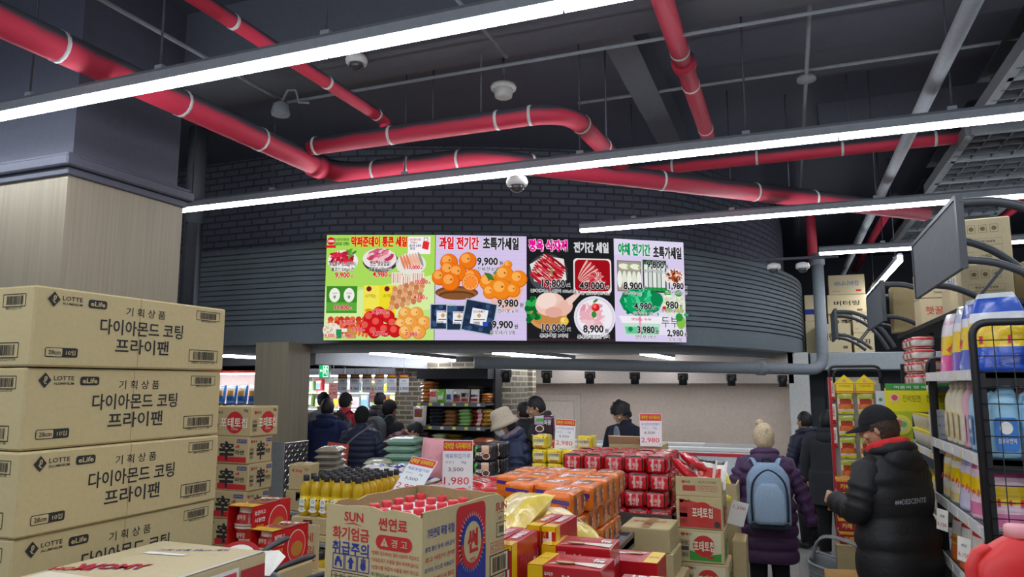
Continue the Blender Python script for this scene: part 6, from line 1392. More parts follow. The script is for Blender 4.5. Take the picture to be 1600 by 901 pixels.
def standbag(x, z_, w, h, col, pr, l, y=8.30, name='snack_bag'):
    o = bag(name, w, h, .07, col, int(abs(x)*53) % 89, pr, .06, 'film', 3.2, 'bag', 10); o.location = (x, y, z_+h/2+.002); o.rotation_euler = (PI/2-.1, 0, rnd.uniform(-.1, .1)); tag(o, l, 'bag', 'standing bags on the black shelf unit'); return o
stackbags('grain_bag', -4.38, 1.602, 6, .17, .26, .052, '#c9874a', ((-.8, .8, -.8, -.3, '#e0b07a'),), 'orange grain bag on the top shelf beside the brick wall')
for x, c, pr, l in ((-4.26, '#e9e0d4', ((-.7, .7, -.2, .5, '#cf3a34'),), 'white bag with red writing standing on the top grain shelf'), (-4.15, '#7cc23a', ((-.6, .6, -.5, .1, '#e6ecd8'),), 'bright green bag standing on the top grain shelf'), (-4.03, '#dfe3e6', ((-.6, .6, -.5, .2, '#2c4a8c'),), 'white and blue bag beside the bright green one'), (-3.92, '#d8cfc2', ((-.7, .7, -.4, .2, '#2a2a30'), (-.7, .7, -.7, -.45, '#c8303a')), 'white and black bag in the middle of the top grain shelf'), (-3.81, '#cfc6ba', ((-.7, .7, -.3, .4, '#1f1f26'), (-.7, .7, -.7, -.35, '#c8303a')), 'dark labelled bag beside the white and black one'), (-3.68, '#ddd6cc', ((-.7, .7, -.3, .3, '#3a3a6a'), (-.7, .7, -.7, -.35, '#c8303a')), 'pale bag nearest the end of the top grain shelf')):
    standbag(x, 1.602, .115, .17, c, pr, l)
stackbags('grain_bag', -3.80, 1.602, 5, .30, .22, .05, '#5a544c', (), 'dark gray grain bag at the back of the top shelf', 8.56)
stackbags('grain_bag', -3.575, 1.602, 4, .10, .22, .035, '#d08a4a', (), 'small orange bag at the pier end of the top shelf', 8.42)
standbag(-4.42, 1.312, .20, .26, '#b8b0a4', ((-.6, .6, -.1, .5, '#8a4a40'), (-.6, .6, -.6, -.2, '#e2dcd0')), 'large gray patterned bag standing at the start of the second grain shelf', 8.24, 'grain_bag')
stackbags('grain_bag', -4.24, 1.312, 5, .20, .30, .052, '#3c4048', ((-.6, .6, -.6, .6, '#4a4f58'),), 'charcoal grain bag on the second shelf')
stackbags('grain_bag', -4.04, 1.312, 4, .19, .30, .058, '#8a5a38', ((-.7, .7, -.9, -.5, '#a97a52'),), 'brown grain bag on the second shelf')
stackbags('grain_bag', -3.84, 1.312, 5, .19, .30, .05, '#7fae5c', ((-.7, .7, -.9, -.2, '#a9cf8a'),), 'light green grain bag on the second shelf')
stackbags('grain_bag', -3.63, 1.312, 4, .22, .30, .062, '#a8243a', ((-.2, .2, -1, 1, '#e2d6c8'), (.4, .9, -1, 1, '#c9a23a')), 'red grain bag on the second shelf')
stackbags('grain_bag', -4.42, 1.032, 4, .20, .30, .058, '#4a3038', ((-.7, .7, -.9, -.5, '#7a6a70'),), 'purple brown grain bag on the third shelf')
stackbags('grain_bag', -4.20, 1.032, 4, .20, .30, .052, '#b9bf7c', ((-.7, .7, -.9, -.5, '#d8dca6'),), 'lime grain bag on the third shelf')
stackbags('grain_bag', -3.99, 1.032, 4, .20, .30, .052, '#7a6a2c', (), 'olive grain bag on the third shelf')
stackbags('grain_bag', -3.82, 1.032, 3, .12, .30, .055, '#3c4c50', (), 'dark teal grain bag on the third shelf')
stackbags('grain_bag', -3.63, 1.032, 2, .24, .32, .08, '#d8805a', (), 'salmon grain bag on the third shelf')
stackbags('grain_bag', -4.30, .722, 3, .34, .32, .07, '#a9b8a4', (), 'pale grain bag on the lowest filled shelf')

# chilled display at the back
CX0, CX1, CY = -9.0, -6.05, 11.3
t = thing('chilled_display', 'long white lit chilled display along the back behind the shoppers', 'refrigerator', (0, 0, 0))
b = MB(); b.box((CX0+CX1)/2, CY+.85, 1.05, CX1-CX0, .06, 2.1, M('#f0f2f2', 'gloss')); b.box((CX0+CX1)/2, CY+.4, 2.06, CX1-CX0, .9, .12, M('#3a3d42', 'plas')); b.box((CX0+CX1)/2, CY+.4, .35, CX1-CX0, .9, .7, M('#5a5d62', 'plas')); b.box(CX0, CY+.4, 1.05, .05, .9, 2.1, WHITE); b.box(CX1, CY+.4, 1.05, .05, .9, 2.1, WHITE); b.obj('cabinet', t)
for z_ in (.80, 1.10, 1.40, 1.70):
    b = MB(); b.box((CX0+CX1)/2, CY+.5, z_-.01, CX1-CX0-.06, .6, .02, WHITE); b.box((CX0+CX1)/2, CY+.195, z_-.01, CX1-CX0-.06, .012, .045, M('#c9ccd0', 'plas')); tags_on(b, CX0, CX1, CY+.187, z_-.01, 12, ['#f2e636', '#ffffff', '#f0a03a'], 'x'); b.obj('shelf_board', t)
b = MB(); b.box((CX0+CX1)/2, CY+.05, 1.985, CX1-CX0-.1, .05, .02, E('#fbfdff', LAMP*.7, 'chiller_led')); b.obj('lamp_strip', t)
for z_ in (1.08, 1.38, 1.68):
    b = MB(); b.box((CX0+CX1)/2, CY+.22, z_-.012, CX1-CX0-.1, .02, .012, E('#fbfdff', LAMP*.5, 'chiller_led')); b.obj('lamp_strip', t)
chill = {}
cc = ['#e9b9c0', '#efe2c4', '#9ac88a', '#e8842c', '#e6e0d8', '#c83a34', '#f0d24a', '#8ab6d8', '#d8a58a', '#6a8a4a']
kk = 0
for r_, z_ in enumerate((.80, 1.10, 1.40, 1.70)):
    x = CX0+.14; i = 0
    while x < CX1-.12:
        c = cc[(kk*3+r_) % len(cc)]; key = (c, kk % 3)
        if key not in chill:
            b = rpack('x', .15, .12, .15 + .04*(kk % 3), c, kk, [('-y', .15, .85, .2, .6, cc[(kk*7+2) % 10]), ('-y', .15, .85, .65, .85, '#f4f2ec')], .02, 'gloss', 6); chill[key] = Proto(tag(b.obj('chilled_pack'), '', 'food pack', 'packs in the chilled display'))
        chill[key].put((x, CY+.36, z_+.002), rnd.uniform(-.1, .1), 'food pack in the chilled display, %s shelf, %s from its pillar end' % (('lowest', 'second', 'third', 'top')[r_], (ORD+['fifteenth', 'sixteenth', 'seventeenth', 'eighteenth'])[i]))
        x += .205; kk += 1; i += 1
for i, (x, z_, c, l) in enumerate(((-7.62, 1.72, '#e8a9a4', 'pink price sheet hanging in front of the chilled display, beside the pillar'), (-7.38, 1.60, '#c9d8ea', 'pale blue price sheet hanging beside the pink one'), (-6.78, 1.66, '#f0b4ae', 'pink price sheet hanging over the person in the red jacket'), (-6.15, 1.72, '#f4f2ee', 'white price sheet with a red edge at the end of the chilled display'))):
    b = MB(); b.box(0, 0, 0, .19, .003, .28, M(c, 'gloss')); b.frame((0, -.002, 0), (1, 0, 0), (0, 0, 1)); b.text('특가', 0, .08, .05, INKR, None, .01); b.text('4,980', 0, -.05, .06, INKR, .14, .01); b.rect(0, .02, .14, .006, INK); b.tube([(0, 0, .14), (0, 0, 2.3-z_)], .003, GREYPIPE, 5)
    tag(b.obj('price_sheet', None, (x, 10.9, z_)), l, 'price sign', 'price sheets by the chilled display')
for i in range(6):
    x, y = -6.12+.168*i, 8.98+.065*i
    b = MB(); b.box(0, 0, 0, .14, .003, .26, M('#c9cdd2', 'gloss')); b.frame((0, -.002, 0), (1, 0, 0), (0, 0, 1)); b.rect(0, .10, .14, .06, M('#7a2a22', 'ink')); b.text('식자재마트', 0, .10, .03, YEL, .12, .01, 2); b.text(('목살', '삼겹살', '갈비', '안심', '등심', '사태')[i], 0, .035, .03, INK, None, .01); b.rect(0, -.01, .10, .004, INK); b.text(('5,200', '9,760', '9,980', '5,320', '7,320', '3,900')[i], 0, -.08, .05, INK, .12, .01); b.tube([(0, 0, .13), (0, 0, .45)], .003, GREYPIPE, 5)
    tag(b.obj('price_sheet', None, (x, y, 1.85), (rnd.uniform(-.03, .03), 0, .3)), 'price sheet in the row before the brick tile wall, %s from the exit sign' % ORD[i], 'price sign', 'row of six hung price sheets')
# snack shelf glimpsed between carton stack and pillar
t = thing('snack_shelf', 'bright snack shelf glimpsed between the tall carton stack and the wood pillar', 'shelf', (-7.4, 8.15, 0))
b = MB(); b.box(0, .28, 1.0, 1.8, .04, 2.0, WHITE); b.obj('back_panel', t)
for z_ in (.5, 1.0, 1.56): b = MB(); b.box(0, .05, z_-.012, 1.8, .44, .024, WHITE); b.box(0, -.175, z_-.02, 1.8, .012, .06, M('#3c4044', 'plas')); tags_on(b, -.9, .9, -.183, z_-.02, 9, ['#f2e636', '#f2e636', '#e9e9e2'], 'x'); b.obj('shelf_board', t)
MB().box(0, -.12, 1.98, 1.7, .04, .02, E('#fbfdff', LAMP*.6, 'shelf_led')).obj('lamp_strip', t); MB().box(0, .08, 2.01, 1.8, .44, .03, M('#d8452c', 'plas')).obj('top_board', t)
for i in range(8): standbag(-8.06+.19*i, 1.562, .17, .26, '#2f6fb8', ((-.8, .8, -.2, .7, '#e8e2d4'), (-.6, .6, -.1, .4, '#d8a04a')), 'blue and gold snack bag on the bright shelf, %s from the pillar' % ORD[7-i], 8.08)

# ================================================================ PEOPLE
SKIN = M('#c99b7e', 'skin'); HAIRB = M('#17151a', 'hair')
def smooth01(t): t = max(0, min(1, t)); return t*t*(3-2*t)
def remeshed(mb, vox, name):
    o = mb.obj(name); md = o.modifiers.new('union', 'REMESH'); md.mode = 'VOXEL'; md.voxel_size = vox; md.use_smooth_shade = True
    dg = bpy.context.evaluated_depsgraph_get(); me = bpy.data.meshes.new_from_object(o.evaluated_get(dg)); old = o.data
    o.modifiers.clear(); o.data = me; bpy.data.meshes.remove(old); me.polygons.foreach_set('use_smooth', [True]*len(me.polygons))
    return o
def hand(b, wrist, d, n, m, side=1, curl=.5, k=1.0):
    """palm, four unequal fingers bending towards n, thumb from the side of the palm"""
    d = Vector(d).normalized(); n = (Vector(n) - d*Vector(n).dot(d)).normalized(); t = d.cross(n)*side; W = Vector(wrist)
    R3 = Matrix((t, n, d)).transposed()
    vs0 = len(b.v)
    b.ell((0, 0, 0), (.040*k, .017*k, .052*k), m, 12, 8); T = Matrix.Translation(W + d*.048*k) @ R3.to_4x4()
    for i in range(vs0, len(b.v)): b.v[i] = tuple(T @ Vector(b.v[i]))
    for i, (off, L) in enumerate(((.029, .072), (.010, .082), (-.010, .077), (-.028, .060))):
        p = W + (d*.085 + t*off)*k; P_ = [p - d*.02*k, p]; a = 0
        for q, f in enumerate((.42, .33, .25)):
            a += curl*(1.0 + .1*i); p = p + (d*math.cos(a) + n*math.sin(a))*L*f*k; P_.append(p)
        b.tube(P_, [.0095*k, .0095*k, .009*k, .0085*k, .0072*k], m, 8)
    p = W + (d*.025 + t*.030)*k; P_ = [p]; v = (d*.55 + t*.75 + n*.25).normalized()
    for L in (.034, .030): p = p + v*L*k; P_.append(p); v = (v + d*.35 + n*.35*curl - t*.15).normalized()
    b.tube(P_, [.013*k, .011*k, .009*k], m, 8)
def person(label, x, y, rz, h=1.65, coat='#1c2236', pants='#1b1c20', hair='short', hat=None, hatc='#141418', lean=0, pitch=0, yaw=0, arms=None, hem=.78, puff=.03, pitchz=.11, vox=.012, gloves=None, face=False, mask=False, hood=False, collar=None, girth=1.0, hairc=None, shirt=None, curl=.6, shoes='#1a1a1c', kind='puff', smoothc=False, front=None):
    s = h/1.70; t_ = thing('person', label, 'person', (x, y, 0), rz)
    cm = M(coat, kind)
    arms = arms or {-1: ((-.27, -.01, 1.12), (-.27, -.08, .88)), 1: ((.27, -.01, 1.12), (.27, -.08, .88))}
    def bendf(v, head):
        p = Vector(v)
        if head:
            q = p - Vector((0, 0, 1.47)); q = Euler((pitch, 0, yaw)).to_matrix() @ q; p = q + Vector((0, 0, 1.47))
        if lean:
            k = smooth01((p.z-.82)/.25) if not head else 1; q = p - Vector((0, 0, .95)); q = Matrix.Rotation(lean*k, 3, 'X') @ q; p = q + Vector((0, 0, .95))
        return tuple(p*s)
    def fin(b, name, head=False, under=None):
        b.v = [bendf(v, head) for v in b.v]; return b.obj(name, under or t_)
    # body: one continuous surface
    b = MB()
    def headfn(p):
        q = p.copy(); zz = p.z/.118
        if zz < 0: q.x *= 1 + .28*zz; q.y = q.y*(1+.10*zz) - .012*(-zz)
        if q.y < 0: q.y *= .94
        return q
    hb = MB(); hb.ell((0, 0, 1.583), (.076, .096, .118), SKIN, 24, 18, None, headfn)
    hb.ell((0, -.094, 1.572), (.013, .020, .026), SKIN, 10, 8, (.25, 0, 0)); hb.ell((0, -.088, 1.527), (.024, .010, .010), SKIN, 10, 6); hb.ell((0, -.080, 1.495), (.026, .016, .016), SKIN, 10, 6); hb.ell((0, -.084, 1.612), (.052, .012, .010), SKIN, 12, 6)
    for sx in (-1, 1): hb.ell((sx*.075, .008, 1.575), (.010, .020, .032), SKIN, 8, 8, (0, 0, sx*.3)); hb.ell((sx*.042, -.070, 1.555), (.024, .018, .020), SKIN, 8, 6)
    hb.tube([(0, .012, 1.53), (0, .022, 1.47), (0, .02, 1.38)], [.052, .054, .075], SKIN, 14)
    hb.v = [bendf(v, True) if v[2] > 1.47 else bendf(v, False) for v in hb.v]; b.v, b.f, b.m, b.sm, b.slots = hb.v, hb.f, hb.m, hb.sm, hb.slots
    bb = MB(); rs = []
    for z_, rx, ry in ((.86, .155, .10), (.95, .16, .105), (1.06, .135, .09), (1.20, .155, .10), (1.33, .17, .10), (1.40, .13, .085), (1.45, .06, .055)):
        rs.append([Vector((rx*math.cos(a), ry*math.sin(a)+.01, z_)) for a in [2*PI*k/20 for k in range(20)]])
    bb.rings(rs, SKIN)
    for sx in (-1, 1):
        bb.tube([(sx*.085, .01, .92), (sx*.09, 0, .70), (sx*.095, 0, .48), (sx*.10, .02, .28), (sx*.10, .025, .07)], [.085, .078, .055, .052, .036], SKIN, 12)
        el, wr = arms[sx]; bb.tube([(sx*.16, .01, 1.37), (sx*.20, .01, 1.33), el, wr], [.05, .048, .038, .028], SKIN, 10)
        bb.ell((sx*.105, -.04, .045), (.042, .12, .042), SKIN, 10, 6)
        d = Vector(wr)-Vector(el)
        if not gloves: hand(bb, wr, d, (-sx*.7, -.5, 0), SKIN, -sx if d.z < -.5 else sx, curl)
    bb.v = [bendf(v, False) for v in bb.v]; o = len(b.v); b.v += bb.v; b.f += [[i+o for i in f] for f in bb.f]; b.m += bb.m; b.sm += bb.sm
    body = remeshed(b, vox*s if not face else .007, 'body'); body.parent = t_
    # trousers and shoes
    b = MB(); pm = M(pants, 'cloth')
    for sx in (-1, 1): b.tube([(sx*.08, .01, 1.0), (sx*.09, .01, .82), (sx*.095, 0, .50), (sx*.10, .018, .28), (sx*.10, .022, .09), (sx*.10, .022, .085)], [.10, .108, .085, .076, .068, .05], pm, 14)
    b.ell((0, .012, .93), (.175, .125, .13), pm, 16, 8); fin(b, 'trousers')
    for sx in (-1, 1):
        b = MB(); b.ell((sx*.105, -.045, .048), (.052, .138, .050), M(shoes, 'plas'), 14, 8, None, lambda p: Vector((p.x, p.y, max(p.z, -.047)))); fin(b, 'shoe')
    # coat
    b = MB(); rs = []; N = 26; zs = []
    z_ = hem
    while z_ < 1.405: zs.append(z_); z_ += .0145
    for z_ in zs:
        q = (z_-hem)/(1.40-hem)
        f = abs(math.sin(PI*(z_-hem)/pitchz)) if puff else 1
        rx = (.245 if z_ < .95 else .245 - .03*smooth01((z_-.95)/.14) + .02*smooth01((z_-1.12)/.14)) ; ry = .165 if z_ < 1.0 else .155
        top = smooth01((z_-1.30)/.11); rx = rx*(1-top) + .195*top; ry = ry*(1-top) + .115*top
        rx = (rx + puff*(f**.5-.6))*girth; ry = (ry + puff*(f**.5-.6))*girth
        rs.append([Vector((rx*math.copysign(abs(math.cos(a))**.85, math.cos(a)), ry*math.copysign(abs(math.sin(a))**.85, math.sin(a))+.012, z_ + .004*noise.noise(Vector((a*2, z_*9, h*7))))) for a in [2*PI*k/N for k in range(N)]])
    for z_, rx, ry in ((1.425, .155, .10), (1.445, .115, .088), (1.455, .088, .082), (1.50, .084, .084), (1.50, .070, .070), (1.44, .06, .06)):
        rs.append([Vector((rx*math.cos(a), ry*math.sin(a)+.015, z_)) for a in [2*PI*k/N for k in range(N)]])
    b.rings(rs, cm)
    for sx in (-1, 1):
        el, wr = Vector(arms[sx][0]), Vector(arms[sx][1]); P_ = [Vector((sx*.13, .012, 1.365)), Vector((sx*.195, .012, 1.34))]; R_ = [.075, .088]
        A0 = Vector((sx*.215, .012, 1.29)); n1 = 9
        for seg, (p, q) in enumerate(((A0, el), (el, wr))):
            for k in range(n1 + (1 if seg else 0)):
                u = k/n1; P_.append(p.lerp(q, u)); gl = (seg+u)/2; f = abs(math.sin(PI*(seg*n1+k)/3.0)) if puff else .6
                R_.append(.084 - .026*gl + puff*.8*(f**.5-.6))
        P_.append(wr + (wr-el).normalized()*.004); R_.append(.036)
        b.tube(P_, R_, cm, 14)
    if hood: b.ell((0, .105, 1.405), (.135, .075, .085), cm, 16, 10); b.tube([(-.10, .02, 1.455), (-.085, .10, 1.47), (0, .135, 1.48), (.085, .10, 1.47), (.10, .02, 1.455), (.05, -.07, 1.44), (-.05, -.07, 1.44)], .036, cm, 10, closed=True)
    if front == 'back_logo':
        pass
    fin(b, 'coat')
    if collar: b = MB(); b.tube([(.09*math.cos(a), .085*math.sin(a)+.02, 1.475+.025*math.sin(a)) for a in [2*PI*k/16 for k in range(16)]], .036, M(collar, 'cloth'), 10, closed=True, flat=1); b.v = [(v[0], v[1], v[2]) for v in b.v]; fin(b, 'collar')
    if shirt: b = MB(); b.ell((0, -.146, 1.33), (.05, .012, .11), M(shirt, 'cloth'), 14, 10); fin(b, 'shirt')
    if gloves:
        for sx in (-1, 1):
            b = MB(); el, wr = Vector(arms[sx][0]), Vector(arms[sx][1]); d = wr-el; b.tube([wr-d.normalized()*.03, wr+d.normalized()*.03], [.042, .036], M(gloves, 'cloth'), 12); hand(b, wr, d, (-sx*.7, -.5, 0), M(gloves, 'cloth'), -sx, curl, 1.12); fin(b, 'glove')
    # hair, hat, face details
    hm = M(hairc, 'hair') if hairc else HAIRB
    def shell(c, r, keep, m, name, bump=0, seed=0, nu=30, nv=20):
        b = MB(); vs = []; fs = []
        for i in range(nv+1):
            th = PI*i/nv
            for k in range(nu):
                a = 2*PI*k/nu; p = Vector((math.sin(th)*math.cos(a), math.sin(th)*math.sin(a), math.cos(th)))
                g = 1 + bump*noise.noise(p*7 + Vector((seed, 0, 0))) + bump*.5*noise.noise(p*15)
                vs.append(Vector((c[0]+p.x*r[0]*g, c[1]+p.y*r[1]*g, c[2]+p.z*r[2]*g)))
        for i in range(nv):
            for k in range(nu):
                l = (k+1) % nu; f = (i*nu+k, (i+1)*nu+k, (i+1)*nu+l, i*nu+l); ce = sum((vs[j] for j in f), Vector())/4
                if keep(ce): fs.append(f)
        b.add(vs, fs, m, True); return fin(b, name, True)
    if hair:
        big = {'short': 0, 'perm': .026, 'long': .006}[hair]
        lowb = {'short': 1.515, 'perm': 1.50, 'long': 1.44}[hair]
        def keep(p): 
            if p.y < -.035: return p.z > 1.632 - .02*abs(p.x)/.08
            if p.y < .012: return p.z > 1.575
            return p.z > lowb
        shell((0, .010, 1.590), (.084+big, .102+big, .122+big), keep, hm, 'hair', .05 if hair != 'perm' else .20, h*10)
    if hat == 'beanie': shell((0, .008, 1.595), (.094, .112, .128), lambda p: p.z > 1.60 - .10*smooth01((p.y+.02)/.08), M(hatc, 'cloth'), 'knit_hat', .03)
    if hat == 'fluffy':
        ho = shell((0, .008, 1.60), (.098, .116, .135), lambda p: p.z > 1.585 - .09*smooth01((p.y+.02)/.08), M(hatc, 'hair'), 'knit_hat', .10); b = MB(); b.ell((0, .075, 1.66), (.045, .045, .045), M(hatc, 'hair'), 14, 10, None, lambda p: p*(1+.2*noise.noise(p*60))); b.ell((.03, -.02, 1.735), (.04, .04, .035), M(hatc, 'hair'), 12, 8); fin(b, 'pompom', True, ho)
    if hat == 'bucket':
        b = MB(); hm2 = M(hatc, 'cloth'); b.lathe([(.135, 1.575), (.148, 1.572), (.128, 1.605), (.108, 1.638), (.104, 1.66), (.095, 1.72), (.078, 1.742), (.04, 1.75), (.001, 1.752)], hm2, 26, 0, .006, True, .92, 1.08); fin(b, 'bucket_hat', True)
    if hat == 'cap':
        ho = shell((0, .008, 1.60), (.090, .110, .122), lambda p: p.z > 1.612, M(hatc, 'cloth'), 'cap', 0)
        b = MB(); P1 = []; 
        for k in range(13):
            a = PI + PI*k/12; P1.append((a, Vector((.082*math.cos(a), .10*math.sin(a)+.008, 1.618)), Vector((.080*math.cos(a), .185*math.sin(a)+.0, 1.600 - .018*abs(math.cos(a))))))
        vs = [p for a, p, q in P1] + [q for a, p, q in P1]; n = 13; up = [v + Vector((0, 0, .004)) for v in vs]
        b.add(vs + up, [(k, k+1, n+k+1, n+k) for k in range(n-1)] + [(2*n+n+k, 2*n+n+k+1, 2*n+k+1, 2*n+k) for k in range(n-1)] + [(n+k, n+k+1, 3*n+k+1, 3*n+k) for k in range(n-1)], M(hatc, 'cloth'), True); fin(b, 'cap_brim', True, ho)
    if face:
        b = MB()
        for sx in (-1, 1): b.ell((sx*.032, -.0865, 1.595), (.013, .006, .0055), M('#efe8e0', 'gloss'), 10, 6); b.ell((sx*.032, -.0915, 1.594), (.0055, .003, .0055), M('#1c1412', 'gloss'), 8, 6)
        fin(b, 'eyes', True); b = MB()
        for sx in (-1, 1): b.tube([(sx*.016, -.093, 1.613), (sx*.034, -.091, 1.619), (sx*.054, -.079, 1.612)], [.003, .004, .002], HAIRB, 6)
        fin(b, 'eyebrows', True)
        if not mask: b = MB(); b.ell((0, -.0955, 1.527), (.022, .005, .006), M('#b0695c', 'skin'), 10, 6); fin(b, 'mouth', True)
    if mask:
        b = MB(); mm = M('#eef0f0', 'cloth'); rs = []
        for z_, r_ in ((1.488, .058), (1.51, .068), (1.545, .076), (1.575, .074), (1.592, .066)): rs.append([Vector((r_*1.06*math.sin(a), -(r_*1.0 + .030 + .014*(1-abs(z_-1.545)/.06))*math.cos(a), z_)) for a in [-1.25+2.5*k/14 for k in range(15)]])
        vs = [p for r in rs for p in r]; fs = [(i*15+k, i*15+k+1, (i+1)*15+k+1, (i+1)*15+k) for i in range(4) for k in range(14)]; b.add(vs, fs, mm, True)
        for sx in (-1, 1):
            for z_ in (1.51, 1.585): b.tube([(sx*.070, -.03, z_), (sx*.080, .005, 1.57)], .0018, mm, 5)
        fin(b, 'face_mask', True)
    t_['_s'] = s
    del t_['_s']
    return t_
def backpack(label, x, y, z_, rz, w, d, h, col, trim, pocket=None, tilt=0, group=None):
    t = thing('backpack', label, 'backpack', (x, y, z_), rz); t.rotation_euler = (tilt, 0, rz)
    def body(w, d, h, c, y0=0, z0=0, top=.30, m='cloth'):
        b = MB(); rs = []
        for i in range(13):
            q = i/12; k = 1 - max(0, (q-(1-top))/top)**2*.55 - max(0, (.08-q)/.08)**2*.12; dk = 1 - max(0, (q-(1-top))/top)**2*.5 - max(0, (.08-q)/.08)**2*.15
            rs.append([Vector((w/2*k*math.copysign(abs(math.cos(a))**.6, math.cos(a)), y0 + d/2*dk*math.copysign(abs(math.sin(a))**.6, math.sin(a)), z0 + h*q)) for a in [2*PI*k2/24 for k2 in range(24)]])
        b.rings(rs, M(c, m)); return b
    body(w, d, h, col).obj('main_bag', t)
    pk = body(w*.72, d*.35, h*.62, pocket or col, -d*.52, h*.08, .4).obj('front_pocket', t)
    b = MB(); k = w*.40; P_ = [(-k, -d*.50, h*.12), (-k*1.02, -d*.50, h*.5), (-k*.8, -d*.46, h*.75), (0, -d*.36, h*.90), (k*.8, -d*.46, h*.75), (k*1.02, -d*.50, h*.5), (k, -d*.50, h*.12)]; b.tube(catmull(P_, 4), .008, M(trim, 'cloth'), 8); b.obj('zip_line', pk)
    b = MB(); b.box(0, -d*.05, .02, w*.9, d*.95, .05, M(trim, 'cloth'), .015, 2); b.obj('base_panel', t)
    MB().tube([(-.035, d*.2, h*.97), (-.03, d*.2, h*1.06), (.03, d*.2, h*1.06), (.035, d*.2, h*.97)], .010, M(trim, 'cloth'), 8).obj('grab_handle', t)
    for sx in (-1, 1): MB().tube(catmull([(sx*w*.22, d*.45, h*.92), (sx*w*.30, d*.75, h*1.03), (sx*w*.34, d*1.05, h*1.02), (sx*w*.38, d*1.25, h*.94)], 5), .022, M(col, 'cloth'), 8, True, .4).obj('strap', t)
    return t
AW = math.pi
# the shopper in purple with backpack and basket
person('person in a purple quilted coat and cream fluffy hat, back turned, carrying a gray basket', -.23, 6.46, AW+.12, 1.49, '#4b3158', '#17171b', None, 'fluffy', '#d3bf9c', 0, .05, 0,
       {1: ((.29, .02, 1.10), (.30, -.04, .82)), -1: ((-.31, .0, 1.10), (-.40, -.02, .80))}, .47, .028, .115, gloves='#121214', hood=True, girth=1.06, shoes='#1b1b1d')
backpack('light blue backpack on the back of the person in purple', -.205, 6.20, .72, .12, .33, .16, .50, '#8fa9c4', '#26303e', '#9db5cf')
# shopping basket
t = thing('shopping_basket', 'gray plastic shopping basket hanging from the black gloved hand', 'basket', (.235, 6.24, .225), -.2); t.rotation_euler = (.10, .22, -.25)
b = MB(); W0, D0, W1, D1, HH = .155, .11, .21, .15, .25; Gm = M('#8f969c', 'plas'); ring = []
for i in range(9):
    q = i/8; w_, d_ = W0+(W1-W0)*q, D0+(D1-D0)*q; ring.append([Vector((w_*math.copysign(abs(math.cos(a))**.45, math.cos(a)), d_*math.copysign(abs(math.sin(a))**.45, math.sin(a)), HH*q)) for a in [2*PI*k/40 for k in range(40)]])
inner_ = [[Vector((p.x*.97, p.y*.96, max(p.z, .006))) for p in r] for r in ring]
b.rings(ring + inner_[::-1], Gm); 
for i in range(1, 8): b.tube([p*1.006 for p in ring[i]][:0] or [Vector((p.x*1.008, p.y*1.008, p.z)) for p in ring[i]], .0035, Gm, 5, closed=True)
b.obj('basket_body', t)
b = MB(); b.tube([Vector((p.x*1.01, p.y*1.01, p.z)) for p in ring[8]], .011, Gm, 8, closed=True); b.obj('rim', t)
for s_ in (-1, 1): MB().tube(catmull([(-.19, s_*.02, HH-.01), (-.18, s_*.03, HH+.13), (-.10, s_*.02, HH+.20), (.10, s_*.02, HH+.20), (.18, s_*.03, HH+.13), (.19, s_*.02, HH-.01)], 5), .009, Gm, 8).obj('handle', t)
# the shopper in black
pt = person('person in a long black puffer coat, black cap and red collar reaching for red boxes', .52, 4.72, math.radians(-134), 1.71, '#15171a', '#141416', 'short', 'cap', '#16181c', .06, .22, .45,
       {-1: ((-.26, -.06, 1.12), (-.12, -.30, 1.12)), 1: ((.26, -.02, 1.13), (.17, -.25, 1.17))}, .42, .018, .17, vox=.010, face=True, hood=True, collar='#d32a2c', hairc='#3a2a20', girth=1.04, curl=.35)
b = MB(); b.frame((.085, .208, 1.215), (-1, 0, 0), (0, .04, 1)); b.lo = .004; Wt = M('#9a9ea6', 'ink')
b.text('DESCENTE', -.03, 0, .028, Wt, .19, .02, 1)
for k in range(3): b.poly([(-.155+.018*(k-1)-.010, 0), (-.155+.018*(k-1), -.014), (-.155+.018*(k-1)+.010, 0), (-.155+.018*(k-1), .014)], Wt, 1)
b.v = [tuple(Vector(v)*1.006) for v in b.v]; b.obj('coat_lettering', pt)
b = MB(); b.frame((-.335, -.02, 1.205), (0, -1, 0), (0, 0, 1)); b.text('DESCENTE', 0, 0, .018, M('#d8dade', 'ink'), .08, .03, 1); b.obj('sleeve_lettering', pt)
# pair at the dark door
person('person in a navy coat standing half behind the one in dark gray', .13, 9.12, AW+.9, 1.52, '#20263c', '#141518', 'short', None, hem=.72, puff=.012, hood=True)
person('person in a long dark gray coat facing the dark door', .36, 8.62, AW-.2, 1.55, '#2c2e33', '#131315', 'long', None, hem=.62, puff=0, kind='cloth', hood=True, shoes='#b9bcc0')
# bucket hat
person('person in a beige bucket hat, white mask and navy quilted coat', -2.38, 6.38, math.radians(-62), 1.60, '#1d2748', '#17171b', 'long', 'bucket', '#c3b6a2', .22, .18, 0,
       {-1: ((-.28, -.06, 1.13), (-.20, -.26, 1.0)), 1: ((.28, -.04, 1.12), (.22, -.22, .98))}, .80, .030, .12, face=True, mask=True, hood=True, vox=.01, collar='#7a6a78')
backpack('black backpack on the back of the person in the bucket hat', -2.14, 6.34, 1.00, math.radians(-62)+AW+1.57*0+AW, .28, .13, .38, '#15161a', '#2a2c30', None, .15) if False else None
t = backpack('black backpack with a pale seam worn over the navy quilted coat', -2.185, 6.485, 1.00, math.radians(118+0), .27, .13, .36, '#14161a', '#8d9298', None, -.2)
